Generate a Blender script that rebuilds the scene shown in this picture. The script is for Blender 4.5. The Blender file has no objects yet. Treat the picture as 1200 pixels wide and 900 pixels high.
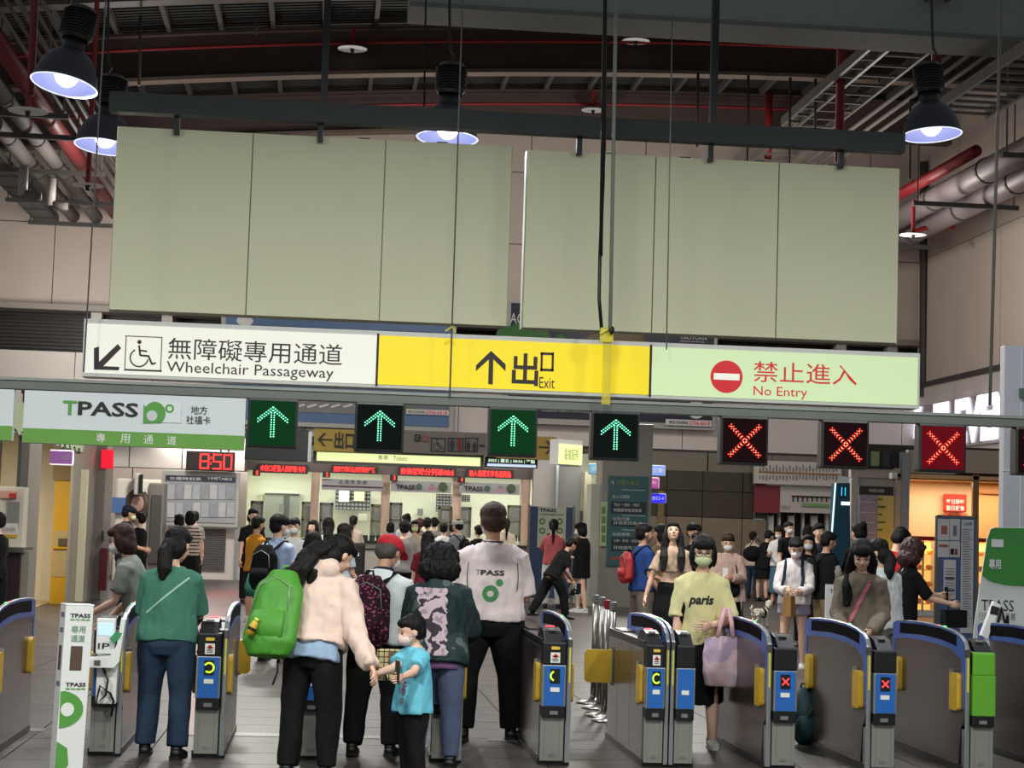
import bpy, bmesh, math, random
import numpy as np
from mathutils import Vector, Matrix, Euler, noise
from mathutils.bvhtree import BVHTree
random.seed(7)
R = math.radians
scene = bpy.context.scene
col = scene.collection

# ------------------------------------------------------------------ camera
F_PX = 2200.0; EYE = 1.60; YAW = R(5.45); ROLL = 0.032
PITCH = math.atan((619 - 450) / F_PX)
cam_data = bpy.data.cameras.new('camera')
cam_data.sensor_width = 36; cam_data.lens = 36 * F_PX / 1200; cam_data.clip_end = 200
cam = bpy.data.objects.new('camera', cam_data); col.objects.link(cam)
CM = Matrix.Rotation(-YAW, 4, 'Z') @ Matrix.Rotation(R(90) + PITCH, 4, 'X') @ Matrix.Rotation(ROLL, 4, 'Z')
CM.translation = (0, 0, EYE)
cam.matrix_world = CM
scene.camera = cam

# ------------------------------------------------------------------ world, exposure
scene.view_settings.view_transform = 'Standard'
scene.view_settings.look = 'None'
scene.view_settings.exposure = 0.0
scene.view_settings.gamma = 1.0
w = bpy.data.worlds.new('world'); scene.world = w; w.use_nodes = True
w.node_tree.nodes['Background'].inputs[0].default_value = (0.80, 0.86, 0.90, 1)
w.node_tree.nodes['Background'].inputs[1].default_value = 0.20

def area(name, loc, size, power, color=(1, 1, 1), rot=(0, 0, 0), size_y=None, spread=None):
    l = bpy.data.lights.new(name, 'AREA'); l.energy = power; l.color = color; l.size = size
    if size_y: l.shape = 'RECTANGLE'; l.size_y = size_y
    else: l.shape = 'DISK'
    if spread: l.spread = spread
    o = bpy.data.objects.new(name, l); o.location = loc; o.rotation_euler = rot; col.objects.link(o)
    return o

# unseen fill lights added in rows, outside the frame or behind the blank boards
for (x, y) in [(-4.0, 8), (0.5, 8), (5, 8), (-2, 3.0), (3, 3.0)]:
    area('unseen_hall_fill', (x, y, 5.2), 0.7, 270, (0.97, 1.0, 0.95))
for (x, y) in [(-0.8, 22), (4.2, 22), (-1.0, 31), (5.2, 31), (0.0, 41), (7.0, 41), (-3.2, 45)]:
    area('unseen_hall_fill', (x, y, 5.2), 0.7, 300, (1.0, 0.97, 0.90))

for (x, y, pw) in [(-4.5, 41, 330), (2, 44, 380), (8, 44, 330), (12, 41, 260)]:          # unseen point lights added behind the boards to brighten the rear walls
    l = bpy.data.lights.new('rear_wall_fill', 'POINT'); l.energy = pw; l.color = (1.0, 0.95, 0.90); l.shadow_soft_size = 0.4
    o = bpy.data.objects.new('rear_wall_fill', l); o.location = (x, y, 8.0); col.objects.link(o)

area('left_wall_fill', (-6.5, 46.5, 6.2), 1.6, 120, (1.0, 0.94, 0.88), rot=(R(100), 0, 0))  # unseen fill light added to brighten the left back wall

# ------------------------------------------------------------------ measuring helpers
def ray(px, py):
    d = Vector(((px - 600) / F_PX, -(py - 450) / F_PX, -1.0))
    return (CM.to_3x3() @ d)
def P(px, py, Y):
    d = ray(px, py); t = Y / d.y
    return Vector((d.x * t, Y, EYE + d.z * t))
def PXp(px, py, X):
    d = ray(px, py); t = X / d.x
    return Vector((X, d.y * t, EYE + d.z * t))
def G(px, py, z=0.0):
    d = ray(px, py); t = (z - EYE) / d.z
    return Vector((d.x * t, d.y * t, z))
def hz(px):
    return 619 + ROLL * (px - 600)
def stand(px, depth):
    """ground point seen in image column px at the given distance"""
    py = hz(px) + EYE * F_PX / depth
    return G(px, py)
def rectY(x0, y0, x1, y1, Y):
    xm = (x0 + x1) / 2; ym = (y0 + y1) / 2
    return P(x0, ym, Y).x, P(xm, y1, Y).z, P(x1, ym, Y).x, P(xm, y0, Y).z   # X0, Z0, X1, Z1

# ------------------------------------------------------------------ materials
def lin(c):
    c = c / 255.0
    return c / 12.92 if c <= 0.04045 else ((c + 0.055) / 1.055) ** 2.4
def rgb(t): return (lin(t[0]), lin(t[1]), lin(t[2]), 1)
_mats = {}
def mat(key, color=(128,128,128), rough=0.6, metal=0.0, var=0.06, scale=6.0, bump=0.0, bscale=60, emit=None, estr=1.0, alpha=None, spec=None, stretch=None):
    if key in _mats: return _mats[key]
    m = bpy.data.materials.new(key); m.use_nodes = True
    nt = m.node_tree; b = nt.nodes['Principled BSDF']
    c = rgb(color)
    b.inputs['Base Color'].default_value = c
    b.inputs['Roughness'].default_value = rough; b.inputs['Metallic'].default_value = metal
    if spec is not None: b.inputs['Specular IOR Level'].default_value = spec
    tc = nt.nodes.new('ShaderNodeTexCoord'); src = tc.outputs['Object']
    if stretch:
        mp = nt.nodes.new('ShaderNodeMapping'); mp.inputs['Scale'].default_value = stretch
        nt.links.new(src, mp.inputs[0]); src = mp.outputs[0]
    if var > 0:
        n = nt.nodes.new('ShaderNodeTexNoise'); n.inputs['Scale'].default_value = scale; n.inputs['Detail'].default_value = 4
        nt.links.new(src, n.inputs['Vector'])
        r = nt.nodes.new('ShaderNodeMixRGB'); r.blend_type = 'MIX'
        r.inputs[1].default_value = (c[0] * (1 - var * 2), c[1] * (1 - var * 2), c[2] * (1 - var * 2), 1)
        r.inputs[2].default_value = (min(1, c[0] * (1 + var * 2)), min(1, c[1] * (1 + var * 2)), min(1, c[2] * (1 + var * 2)), 1)
        nt.links.new(n.outputs[0], r.inputs[0]); nt.links.new(r.outputs[0], b.inputs['Base Color'])
    if bump > 0:
        n2 = nt.nodes.new('ShaderNodeTexNoise'); n2.inputs['Scale'].default_value = bscale; n2.inputs['Detail'].default_value = 3
        nt.links.new(src, n2.inputs['Vector'])
        bp = nt.nodes.new('ShaderNodeBump'); bp.inputs['Strength'].default_value = bump; bp.inputs['Distance'].default_value = 0.02
        nt.links.new(n2.outputs[0], bp.inputs['Height']); nt.links.new(bp.outputs[0], b.inputs['Normal'])
    if emit is not None:
        b.inputs['Emission Color'].default_value = rgb(emit); b.inputs['Emission Strength'].default_value = estr
    if alpha is not None:
        b.inputs['Alpha'].default_value = alpha
    _mats[key] = m
    return m
def pattern(key, cols, kind='stripe', scale=10, rough=0.8, axis='Z', thr=0.5, thr2=None):
    """two or three flat dye colours printed on cloth"""
    if key in _mats: return _mats[key]
    m = bpy.data.materials.new(key); m.use_nodes = True
    nt = m.node_tree; b = nt.nodes['Principled BSDF']; b.inputs['Roughness'].default_value = rough
    b.inputs['Specular IOR Level'].default_value = 0.2
    tc = nt.nodes.new('ShaderNodeTexCoord')
    ramp = nt.nodes.new('ShaderNodeValToRGB'); ramp.color_ramp.interpolation = 'CONSTANT'
    els = ramp.color_ramp.elements
    els[0].position = 0; els[0].color = rgb(cols[0]); els[1].position = thr; els[1].color = rgb(cols[1])
    if len(cols) > 2:
        e = els.new(thr2 or min(0.97, thr + (1 - thr) * 0.45)); e.color = rgb(cols[2])
    if kind == 'stripe':
        t = nt.nodes.new('ShaderNodeTexWave'); t.bands_direction = axis; t.inputs['Scale'].default_value = scale
    elif kind == 'voronoi':
        t = nt.nodes.new('ShaderNodeTexVoronoi'); t.inputs['Scale'].default_value = scale
    elif kind == 'noise':
        t = nt.nodes.new('ShaderNodeTexNoise'); t.inputs['Scale'].default_value = scale; t.inputs['Detail'].default_value = 2
    elif kind == 'checker':
        t = nt.nodes.new('ShaderNodeTexChecker'); t.inputs['Scale'].default_value = scale
        t.inputs[1].default_value = (0, 0, 0, 1); t.inputs[2].default_value = (1, 1, 1, 1)
    elif kind == 'plaid':
        t1 = nt.nodes.new('ShaderNodeTexWave'); t1.bands_direction = 'Z'; t1.inputs['Scale'].default_value = scale
        t2 = nt.nodes.new('ShaderNodeTexWave'); t2.bands_direction = 'X'; t2.inputs['Scale'].default_value = scale
        nt.links.new(tc.outputs['Object'], t1.inputs['Vector']); nt.links.new(tc.outputs['Object'], t2.inputs['Vector'])
        mx = nt.nodes.new('ShaderNodeMath'); mx.operation = 'MAXIMUM'
        nt.links.new(t1.outputs['Fac'], mx.inputs[0]); nt.links.new(t2.outputs['Fac'], mx.inputs[1])
        nt.links.new(mx.outputs[0], ramp.inputs[0]); t = None
    if t is not None:
        nt.links.new(tc.outputs['Object'], t.inputs['Vector'])
        nt.links.new(t.outputs[0] if kind == 'voronoi' else (t.outputs['Fac'] if 'Fac' in t.outputs else t.outputs[0]), ramp.inputs[0])
    nt.links.new(ramp.outputs[0], b.inputs['Base Color'])
    _mats[key] = m
    return m
def cloth(key, color=(128,128,128), rough=0.85, var=0.05):
    return mat(key, color, rough, 0, var, 9, 0.12, 22, spec=0.2)
def glow(key, color, s): return mat(key, color, 0.5, 0, 0, emit=color, estr=s)

M_STEEL = mat('stainless_steel', (150, 145, 138), 0.28, 1.0, 0.05, 3)
M_GREY = mat('grey_paint', (118, 118, 116), 0.5, 0.2, 0.05)
M_BLACK = mat('black_plastic', (18, 18, 20), 0.4, 0, 0.1)
M_DARKSTEEL = mat('dark_green_steel', (36, 42, 42), 0.55, 0.2, 0.08)
M_WHITE = mat('white_paint', (225, 225, 222), 0.5, 0, 0.03)
M_WIRE = mat('wire_grey', (120, 120, 115), 0.5, 0.4, 0)
M_RED = mat('red_pipe_paint', (135, 26, 30), 0.5, 0, 0.08)
M_GREEN = mat('print_green', (82, 150, 62), 0.6, 0, 0)
M_INK = mat('print_black', (22, 22, 24), 0.6, 0, 0)
M_SKIN = [mat('skin_light', (222, 180, 155), 0.55, 0, 0.03), mat('skin_tan', (190, 145, 118), 0.55, 0, 0.03)]
M_HAIR = mat('hair_black', (15, 12, 12), 0.62, 0, 0.15, 30, 0.6, 60, spec=0.25, stretch=(1, 1, 0.15))
M_HAIRBROWN = mat('hair_brown', (50, 30, 23), 0.62, 0, 0.2, 30, 0.6, 60, spec=0.25, stretch=(1, 1, 0.15))

# ------------------------------------------------------------------ scene graph helpers
def thing(name, label, cat, loc=(0, 0, 0), rotz=0.0, group=None):
    o = bpy.data.objects.new(name, None); o.empty_display_size = 0.1
    o.location = loc; o.rotation_euler = (0, 0, rotz); col.objects.link(o)
    o['label'] = label; o['category'] = cat
    if group: o['group'] = group
    return o
def structure(name, loc=(0, 0, 0)):
    o = bpy.data.objects.new(name, None); o.location = loc; col.objects.link(o); o['kind'] = 'structure'
    return o
def link_mesh(name, me, parent=None, label=None):
    o = bpy.data.objects.new(name, me); col.objects.link(o)
    if parent: o.parent = parent
    if label: o['label'] = label
    return o
def tag(o, label, cat, group=None):
    o['label'] = label; o['category'] = cat
    if group: o['group'] = group
    return o
def root_matrix(o):
    m = Matrix.Translation(o.location) @ o.rotation_euler.to_matrix().to_4x4()
    if o.parent: return root_matrix(o.parent) @ m
    return m
def copy_tree(o, parent=None):
    c = o.copy(); col.objects.link(c); c.parent = parent
    for ch in list(o.children): copy_tree(ch, c)
    return c

class MB:
    def __init__(s): s.v = []; s.f = []
    def add(s, vs, fs):
        k = len(s.v); s.v.extend([tuple(v) for v in vs]); s.f.extend([tuple(i + k for i in f) for f in fs]); return s
    def box(s, x0, y0, z0, x1, y1, z1):
        if x0 > x1: x0, x1 = x1, x0
        if y0 > y1: y0, y1 = y1, y0
        if z0 > z1: z0, z1 = z1, z0
        return s.add([(x0, y0, z0), (x1, y0, z0), (x1, y1, z0), (x0, y1, z0), (x0, y0, z1), (x1, y0, z1), (x1, y1, z1), (x0, y1, z1)],
                     [(0, 3, 2, 1), (4, 5, 6, 7), (0, 1, 5, 4), (1, 2, 6, 5), (2, 3, 7, 6), (3, 0, 4, 7)])
    def cbox(s, c, sx, sy, sz): return s.box(c[0] - sx / 2, c[1] - sy / 2, c[2] - sz / 2, c[0] + sx / 2, c[1] + sy / 2, c[2] + sz / 2)
    def rings(s, rr, closed=True):
        n = len(rr[0]); k = len(s.v)
        for r in rr: s.v.extend([tuple(p) for p in r])
        for i in range(len(rr) - 1):
            for j in range(n):
                a = k + i * n + j; b = k + i * n + (j + 1) % n
                s.f.append((a, b, b + n, a + n))
        if closed:
            s.f.append(tuple(k + j for j in reversed(range(n))))
            s.f.append(tuple(k + (len(rr) - 1) * n + j for j in range(n)))
        return s
    def tube(s, pts, radii, n=8, side=None, cap=True):
        pts = [Vector(p) for p in pts]
        if not isinstance(radii, (list, tuple)): radii = [radii] * len(pts)
        rr = []
        for i, p in enumerate(pts):
            d = (pts[min(i + 1, len(pts) - 1)] - pts[max(i - 1, 0)])
            if d.length < 1e-9: d = Vector((0, 0, 1))
            d.normalize()
            sv = Vector(side) if side is not None else (Vector((0, 1, 0)) if abs(d.y) < 0.8 else Vector((1, 0, 0)))
            a = sv - d * sv.dot(d)
            if a.length < 1e-4: a = d.orthogonal()
            a.normalize(); b = d.cross(a)
            r = radii[i]; ra, rb = (r if isinstance(r, (list, tuple)) else (r, r))
            rr.append([p + a * (ra * math.cos(2 * math.pi * j / n)) + b * (rb * math.sin(2 * math.pi * j / n)) for j in range(n)])
        return s.rings(rr, cap)
    def ell(s, c, r, rot=None, n=14, m=9):
        c = Vector(c); vs = []; fs = []
        M = rot if rot is not None else Matrix.Identity(3)
        vs.append(c + M @ Vector((0, 0, -r[2])))
        for i in range(1, m):
            t = -math.pi / 2 + math.pi * i / m
            for j in range(n):
                a = 2 * math.pi * j / n
                vs.append(c + M @ Vector((r[0] * math.cos(t) * math.cos(a), r[1] * math.cos(t) * math.sin(a), r[2] * math.sin(t))))
        vs.append(c + M @ Vector((0, 0, r[2])))
        for j in range(n): fs.append((0, 1 + (j + 1) % n, 1 + j))
        for i in range(m - 2):
            for j in range(n):
                a = 1 + i * n + j; b = 1 + i * n + (j + 1) % n
                fs.append((a, b, b + n, a + n))
        top = len(vs) - 1; k = 1 + (m - 2) * n
        for j in range(n): fs.append((k + j, k + (j + 1) % n, top))
        return s.add(vs, fs)
    def lathe(s, prof, c=(0, 0, 0), n=24, closed=False, M=None):
        rr = []
        for (r, z) in prof:
            ring = [Vector((r * math.cos(2 * math.pi * j / n), r * math.sin(2 * math.pi * j / n), z)) for j in range(n)]
            if M is not None: ring = [M @ p for p in ring]
            rr.append([p + Vector(c) for p in ring])
        return s.rings(rr, closed)
    def prism(s, poly, axis='y', a=0, b=0.01):
        """polygon in two coordinates extruded from a to b along the axis; poly winds counter-clockwise seen from the -axis side for y"""
        n = len(poly)
        def mk(p, t):
            return (p[0], t, p[1]) if axis == 'y' else ((t, p[0], p[1]) if axis == 'x' else (p[0], p[1], t))
        vs = [mk(p, a) for p in poly] + [mk(p, b) for p in poly]
        fs = [tuple(range(n)), tuple(reversed(range(n, 2 * n)))]
        for i in range(n):
            j = (i + 1) % n; fs.append((i, i + n, j + n, j))
        return s.add(vs, fs)
    def disc(s, c, r, n=20, y0=0.0, y1=0.004, r_in=0.0):
        """disc or ring facing -y"""
        if r_in <= 0: return s.prism([(c[0] + r * math.cos(2 * math.pi * i / n), c[1] + r * math.sin(2 * math.pi * i / n)) for i in range(n)], 'y', y0, y1)
        for i in range(n):
            a = 2 * math.pi * i / n; b = 2 * math.pi * (i + 1) / n
            s.prism([(c[0] + r_in * math.cos(a), c[1] + r_in * math.sin(a)), (c[0] + r * math.cos(a), c[1] + r * math.sin(a)),
                     (c[0] + r * math.cos(b), c[1] + r * math.sin(b)), (c[0] + r_in * math.cos(b), c[1] + r_in * math.sin(b))], 'y', y0, y1)
        return s
    def xf(s, M):
        s.v = [tuple(M @ Vector(v)) for v in s.v]; return s
    def mesh(s, name, material, smooth=False, bevel=0, fix=False):
        me = bpy.data.meshes.new(name); me.from_pydata(s.v, [], s.f)
        if bevel or fix:
            bm = bmesh.new(); bm.from_mesh(me)
            bmesh.ops.recalc_face_normals(bm, faces=bm.faces)
            if bevel: bmesh.ops.bevel(bm, geom=list(bm.edges), offset=bevel, segments=2, affect='EDGES', profile=0.7)
            bm.to_mesh(me); bm.free()
        me.materials.append(material)
        if smooth: me.polygons.foreach_set('use_smooth', [True] * len(me.polygons))
        return me

def part(name, mb, material, parent=None, label=None, world=False, smooth=False, bevel=0, fix=True):
    if world and parent is not None:
        inv = root_matrix(parent).inverted(); mb.xf(inv)
    return link_mesh(name, mb.mesh(name, material, smooth, bevel, fix), parent, label)

# scratch scene: modifiers and text are evaluated here, away from the real scene
tmp = bpy.data.scenes.new('scratch')
def evaluate(o):
    tmp.collection.objects.link(o)
    tmp.view_layers[0].update(); dg = tmp.view_layers[0].depsgraph
    me = bpy.data.meshes.new_from_object(o.evaluated_get(dg), depsgraph=dg)
    tmp.collection.objects.unlink(o)
    return me
def remesh(mb, voxel, smooth_it=4, wrinkle=0.0, wscale=9.0, name='m', seed=0.0, wz=0.45):
    me = bpy.data.meshes.new(name); me.from_pydata(mb.v, [], mb.f)
    bm = bmesh.new(); bm.from_mesh(me); bmesh.ops.recalc_face_normals(bm, faces=bm.faces); bm.to_mesh(me); bm.free()
    o = bpy.data.objects.new(name, me)
    r = o.modifiers.new('r', 'REMESH'); r.mode = 'VOXEL'; r.voxel_size = voxel; r.use_smooth_shade = True
    if smooth_it:
        sm = o.modifiers.new('s', 'SMOOTH'); sm.factor = 0.5; sm.iterations = smooth_it
    out = evaluate(o)
    bpy.data.objects.remove(o); bpy.data.meshes.remove(me)
    if wrinkle > 0:
        n = len(out.vertices); co = np.empty(n * 3, 'f'); out.vertices.foreach_get('co', co); co = co.reshape(-1, 3)
        no = np.empty(n * 3, 'f'); out.vertices.foreach_get('normal', no); no = no.reshape(-1, 3)
        d = np.array([noise.noise(Vector((c[0] * wscale + seed, c[1] * wscale, c[2] * wscale * wz))) + 0.4 * noise.noise(Vector((c[0] * wscale * 2.3, c[1] * wscale * 2.3 + seed, c[2] * wscale * wz * 2.9))) for c in co.tolist()], 'f')
        co += no * (d * wrinkle)[:, None]
        out.vertices.foreach_set('co', co.ravel()); out.update()
    return out

_tc = {}
def text_mb(body, bold=0.0, shear=0.0, extrude=0.0, res=2):
    """lettering as flat geometry, normalised to the box 0..1 x 0..1 facing -Y"""
    key = (body, bold, shear)
    if key not in _tc:
        cu = bpy.data.curves.new('t', 'FONT'); cu.body = body; cu.offset = bold; cu.shear = shear; cu.resolution_u = res
        o = bpy.data.objects.new('t', cu); me = evaluate(o)
        v = np.array([tuple(x.co) for x in me.vertices]); f = [tuple(p.vertices) for p in me.polygons]
        bpy.data.objects.remove(o); bpy.data.curves.remove(cu); bpy.data.meshes.remove(me)
        mn = v.min(0); mx = v.max(0); asp = (mx[0] - mn[0]) / (mx[1] - mn[1])
        v = (v - mn) / np.maximum(mx - mn, 1e-6)
        _tc[key] = (v, f, asp)
    return _tc[key]
def lettering(body, X0, Z0, X1, Z1, Y, material, parent, bold=0.0, shear=0.0, name='lettering', keep=False, world=True, label=None):
    v, f, asp = text_mb(body, bold, shear)
    if keep:
        wdt = (Z1 - Z0) * asp
        if wdt < X1 - X0: c = (X0 + X1) / 2; X0, X1 = c - wdt / 2, c + wdt / 2
    mb = MB(); mb.add([(X0 + (X1 - X0) * p[0], Y, Z0 + (Z1 - Z0) * p[1]) for p in v], f)
    return part(name, mb, material, parent, label=label, world=world, fix=False)
def letter_px(body, x0, y0, x1, y1, Y, material, parent, **k):
    a = rectY(x0, y0, x1, y1, Y)
    return lettering(body, a[0], a[1], a[2], a[3], Y, material, parent, **k)
def boxpx(x0, y0, x1, y1, Y, depth):
    a = rectY(x0, y0, x1, y1, Y); return MB().box(a[0], Y, a[1], a[2], Y + depth, a[3])
def bpart(name, x0, y0, x1, y1, Y, depth, material, parent, label=None, bevel=0):
    return part(name, boxpx(x0, y0, x1, y1, Y, depth), material, parent, label, world=True, bevel=bevel)
def bthing(name, label, cat, x0, y0, x1, y1, Y, group=None):
    a = rectY(x0, y0, x1, y1, Y); return thing(name, label, cat, ((a[0] + a[2]) / 2, Y, a[1]), 0, group)
# =================================================================== SETTING
M_WALL = mat('wall_cladding_beige', (206, 190, 178), 0.65, 0, 0.03, 1.2)
M_FASCIA = mat('fascia_panel_beige', (214, 204, 196), 0.5, 0, 0.03, 1.5)
M_JOINT = mat('joint_dark', (60, 55, 52), 0.8, 0, 0)
M_RECESS = mat('dark_recess', (48, 43, 42), 0.5, 0, 0.1)
M_DECK = mat('roof_deck_grey', (58, 58, 56), 0.7, 0.1, 0.15, 2, stretch=(8, 0.4, 1))
M_GIRDER = mat('girder_brown', (84, 68, 64), 0.6, 0, 0.08, 2)
M_FLANGE = mat('flange_tan', (104, 90, 80), 0.6, 0, 0.06, 2)
M_PURLIN = mat('purlin_grey', (92, 88, 84), 0.55, 0.1, 0.06)
M_TILE = mat('floor_tile_stone', (66, 60, 56), 0.45, 0, 0.08, 3, 0.03, 80, spec=0.35)
M_TILE2 = mat('floor_tile_stone_dark', (59, 53, 50), 0.45, 0, 0.09, 3, 0.03, 80, spec=0.35)
M_FLOORGLOW = mat('floor_red_glow', (104, 48, 46), 0.4, 0, 0.08, 3)
M_GROUT = mat('floor_grout', (62, 57, 55), 0.8, 0, 0)
M_CREAM = mat('cream_wall', (214, 218, 190), 0.6, 0, 0.02)

# floor --------------------------------------------------------------
floor = structure('floor')
part('slab', MB().box(-14, 4, -0.1, 20, 58, -0.008), M_GROUT, floor)
TW, TD = 0.9, 0.6
tile_me = MB().box(-TW / 2 + 0.005, -TD / 2 + 0.005, -0.012, TW / 2 - 0.005, TD / 2 - 0.005, 0).mesh('tile', M_TILE, fix=True)
tile_me2 = MB().box(-TW / 2 + 0.005, -TD / 2 + 0.005, -0.012, TW / 2 - 0.005, TD / 2 - 0.005, -0.0005).mesh('tile', M_TILE2, fix=True)
Y_T0, Y_T1 = 11.4, 23.4
for j in range(20):
    y = Y_T0 + (j + 0.5) * TD
    xl = (-80 - 390) / 2200 * y; xr = (1290 - 390) / 2200 * y
    for i in range(-5, 12):
        x = i * TW + 0.2
        if xl - 0.3 < x < xr + 0.3:
            o = link_mesh('tile', tile_me if (i * 7 + j * 13) % 5 else tile_me2, floor); o.location = (x, y, 0)
def paving_material():
    m = bpy.data.materials.new('paving_far'); m.use_nodes = True; nt = m.node_tree; b = nt.nodes['Principled BSDF']
    tc = nt.nodes.new('ShaderNodeTexCoord'); br = nt.nodes.new('ShaderNodeTexBrick'); br.offset = 0
    nt.links.new(tc.outputs['Object'], br.inputs['Vector'])
    br.inputs['Color1'].default_value = rgb((70, 63, 59)); br.inputs['Color2'].default_value = rgb((64, 57, 54)); br.inputs['Mortar'].default_value = rgb((46, 41, 39))
    br.inputs['Scale'].default_value = 1; br.inputs['Mortar Size'].default_value = 0.008
    br.inputs['Brick Width'].default_value = 0.9; br.inputs['Row Height'].default_value = 0.6
    nt.links.new(br.outputs[0], b.inputs['Base Color']); b.inputs['Roughness'].default_value = 0.38
    return m
M_PAVE = paving_material()
part('paving', MB().box(-14, Y_T1, -0.02, 20, 58, 0), M_PAVE, floor)
part('paving', MB().box(-14, 4, -0.02, 20, Y_T0, 0), M_PAVE, floor)
part('paving', MB().box(-14, Y_T0, -0.02, -4.7, Y_T1, 0), M_PAVE, floor)
part('paving', MB().box(10.3, Y_T0, -0.02, 20, Y_T1, 0), M_PAVE, floor)
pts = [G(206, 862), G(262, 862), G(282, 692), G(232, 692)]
part('red_glow_lane', MB().prism([(p.x, p.y) for p in pts], 'z', -0.005, 0.004), M_FLOORGLOW, floor, 'band of red light glow painted on the floor, leading into the hall')  # red light on the floor put in as a coloured strip
M_DRAIN = mat('drain_cover', (96, 94, 92), 0.4, 0.4, 0.05)
for k, (a, b) in enumerate([(15, 85), (285, 372), (390, 510), (545, 600), (665, 735), (815, 880), (935, 1000)]):
    pa = G(a, 832); pb = G(b, 832); yy = 14.2
    mb = MB().box(pa.x, yy, -0.004, pb.x, yy + 0.22, 0.003)
    part('drain_cover', mb, M_DRAIN, floor)
    m2 = MB(); n = 9
    for q in range(n):
        x = pa.x + (pb.x - pa.x) * (0.3 + 0.6 * q / n); m2.box(x, yy + 0.04, 0.002, x + 0.012, yy + 0.17, 0.0045)
    part('drain_slot', m2, mat('slot_pale', (140, 138, 134), 0.5, 0.2, 0), floor)

# roof ---------------------------------------------------------------
ceiling = structure('ceiling')
def zr(x): return 12.25 - 0.0028 * (x - 14) ** 2
XS = [-13 + i * 1.4 for i in range(25)]
def strip_x(mb, y0, y1, zo0, zo1):
    rr = [[(x, y0, zr(x) + zo0), (x, y1, zr(x) + zo0), (x, y1, zr(x) + zo1), (x, y0, zr(x) + zo1)] for x in XS]
    mb.rings(rr)
for gy in (35.6, 42.0, 48.4):
    mb = MB(); strip_x(mb, gy - 0.01, gy + 0.03, 0.03, 1.05); part('girder_web', mb, M_GIRDER, ceiling)
    mb = MB(); strip_x(mb, gy - 0.2, gy + 0.2, -0.03, 0.05); part('girder_flange', mb, M_FLANGE, ceiling)
    mb = MB(); strip_x(mb, gy - 0.2, gy + 0.2, 1.0, 1.06); part('girder_flange', mb, M_GIRDER, ceiling)
mb = MB()
for i in range(105):                       # ribbed roof deck: ribs run across the hall
    y = 31 + i * 0.22; strip_x(mb, y, y + 0.11, 1.24, 1.30)
mb2 = MB(); strip_x(mb2, 31, 54.2, 1.30, 1.36)
part('roof_deck', mb2, M_DECK, ceiling)
o = part('deck_rib', mb, M_DECK, ceiling); o['kind'] = 'stuff'
for i in range(26):
    x = -12 + i * 1.15
    z = zr(x) + 1.06
    part('purlin', MB().box(x - 0.05, 31, z, x + 0.05, 54, z + 0.16), M_PURLIN, ceiling)
# long dark duct crossing the hall near the top of the frame
a = rectY(500, 0, 1210, 30, 30)
part('duct', MB().box(P(480, 2, 30).x, 30, 10.05, 17, 30.9, 11.2), mat('duct_grey', (140, 146, 138), 0.6, 0.1, 0.06), ceiling)
part('duct_edge', MB().box(P(480, 2, 30).x, 29.9, 9.98, 17, 31, 10.06), mat('duct_edge_grey', (104, 108, 102), 0.7, 0.0, 0.06), ceiling)

# back wall ----------------------------------------------------------
wall_back = structure('wall_back')
Z_UP = 7.16; Z_FT = 5.89; Z_FB = 3.80
part('backing', MB().box(-14, 51.15, Z_UP, 18, 51.4, 13.6), M_JOINT, wall_back)
for i in range(10):
    x0 = -14 + i * 3.2
    for (z0, z1) in ((Z_UP, 9.4), (9.4, 11.4), (11.4, 13.6)):
        part('wall_panel', MB().box(x0 + 0.012, 51.0, z0 + 0.012, x0 + 3.188, 51.16, z1 - 0.012), M_WALL, wall_back)
part('recess', MB().box(-14, 52.0, Z_FT - 0.2, 18, 52.2, Z_UP + 0.2), M_RECESS, wall_back)
part('ledge', MB().box(-14, 50.5, Z_UP - 0.16, 18, 51.4, Z_UP), mat('ledge_grey', (150, 142, 134), 0.6, 0, 0.03), wall_back)
for i in range(12):                         # louvre rails inside the recess
    z = Z_FT + 0.08 + i * 0.1
    part('recess_rail', MB().box(-14, 51.85, z, 18, 51.95, z + 0.03), mat('recess_rail', (74, 68, 66), 0.5, 0.2, 0), wall_back)
for px in (112, 195, 588, 680, 812, 985, 1045):
    x = P(px, 400, 50.9).x
    part('recess_post', MB().box(x - 0.14, 50.8, Z_FT, x + 0.14, 51.2, Z_UP - 0.1), mat('post_light', (176, 172, 166), 0.5, 0.1, 0.03), wall_back)
for i in range(15):                         # fascia, panel by panel
    x0 = -13 + i * 2.05
    part('fascia_panel', MB().box(x0 + 0.01, 50.6, Z_FB + 0.09, x0 + 2.04, 50.7, Z_FT), M_FASCIA, wall_back)
part('fascia_trim', MB().box(-13, 50.5, Z_FB, 17, 54, Z_FB + 0.09), mat('soffit_dark', (58, 52, 50), 0.6, 0, 0.04), wall_back)
part('fascia_core', MB().box(-13, 50.68, Z_FB + 0.05, 17, 52, Z_FT - 0.02), M_JOINT, wall_back)
part('downpipe', MB().tube([P(1083, 190, 50.2), P(1082, 465, 50.2)], 0.12, 8), mat('downpipe_brown', (60, 50, 46), 0.5, 0, 0.05), wall_back, world=True)

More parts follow.
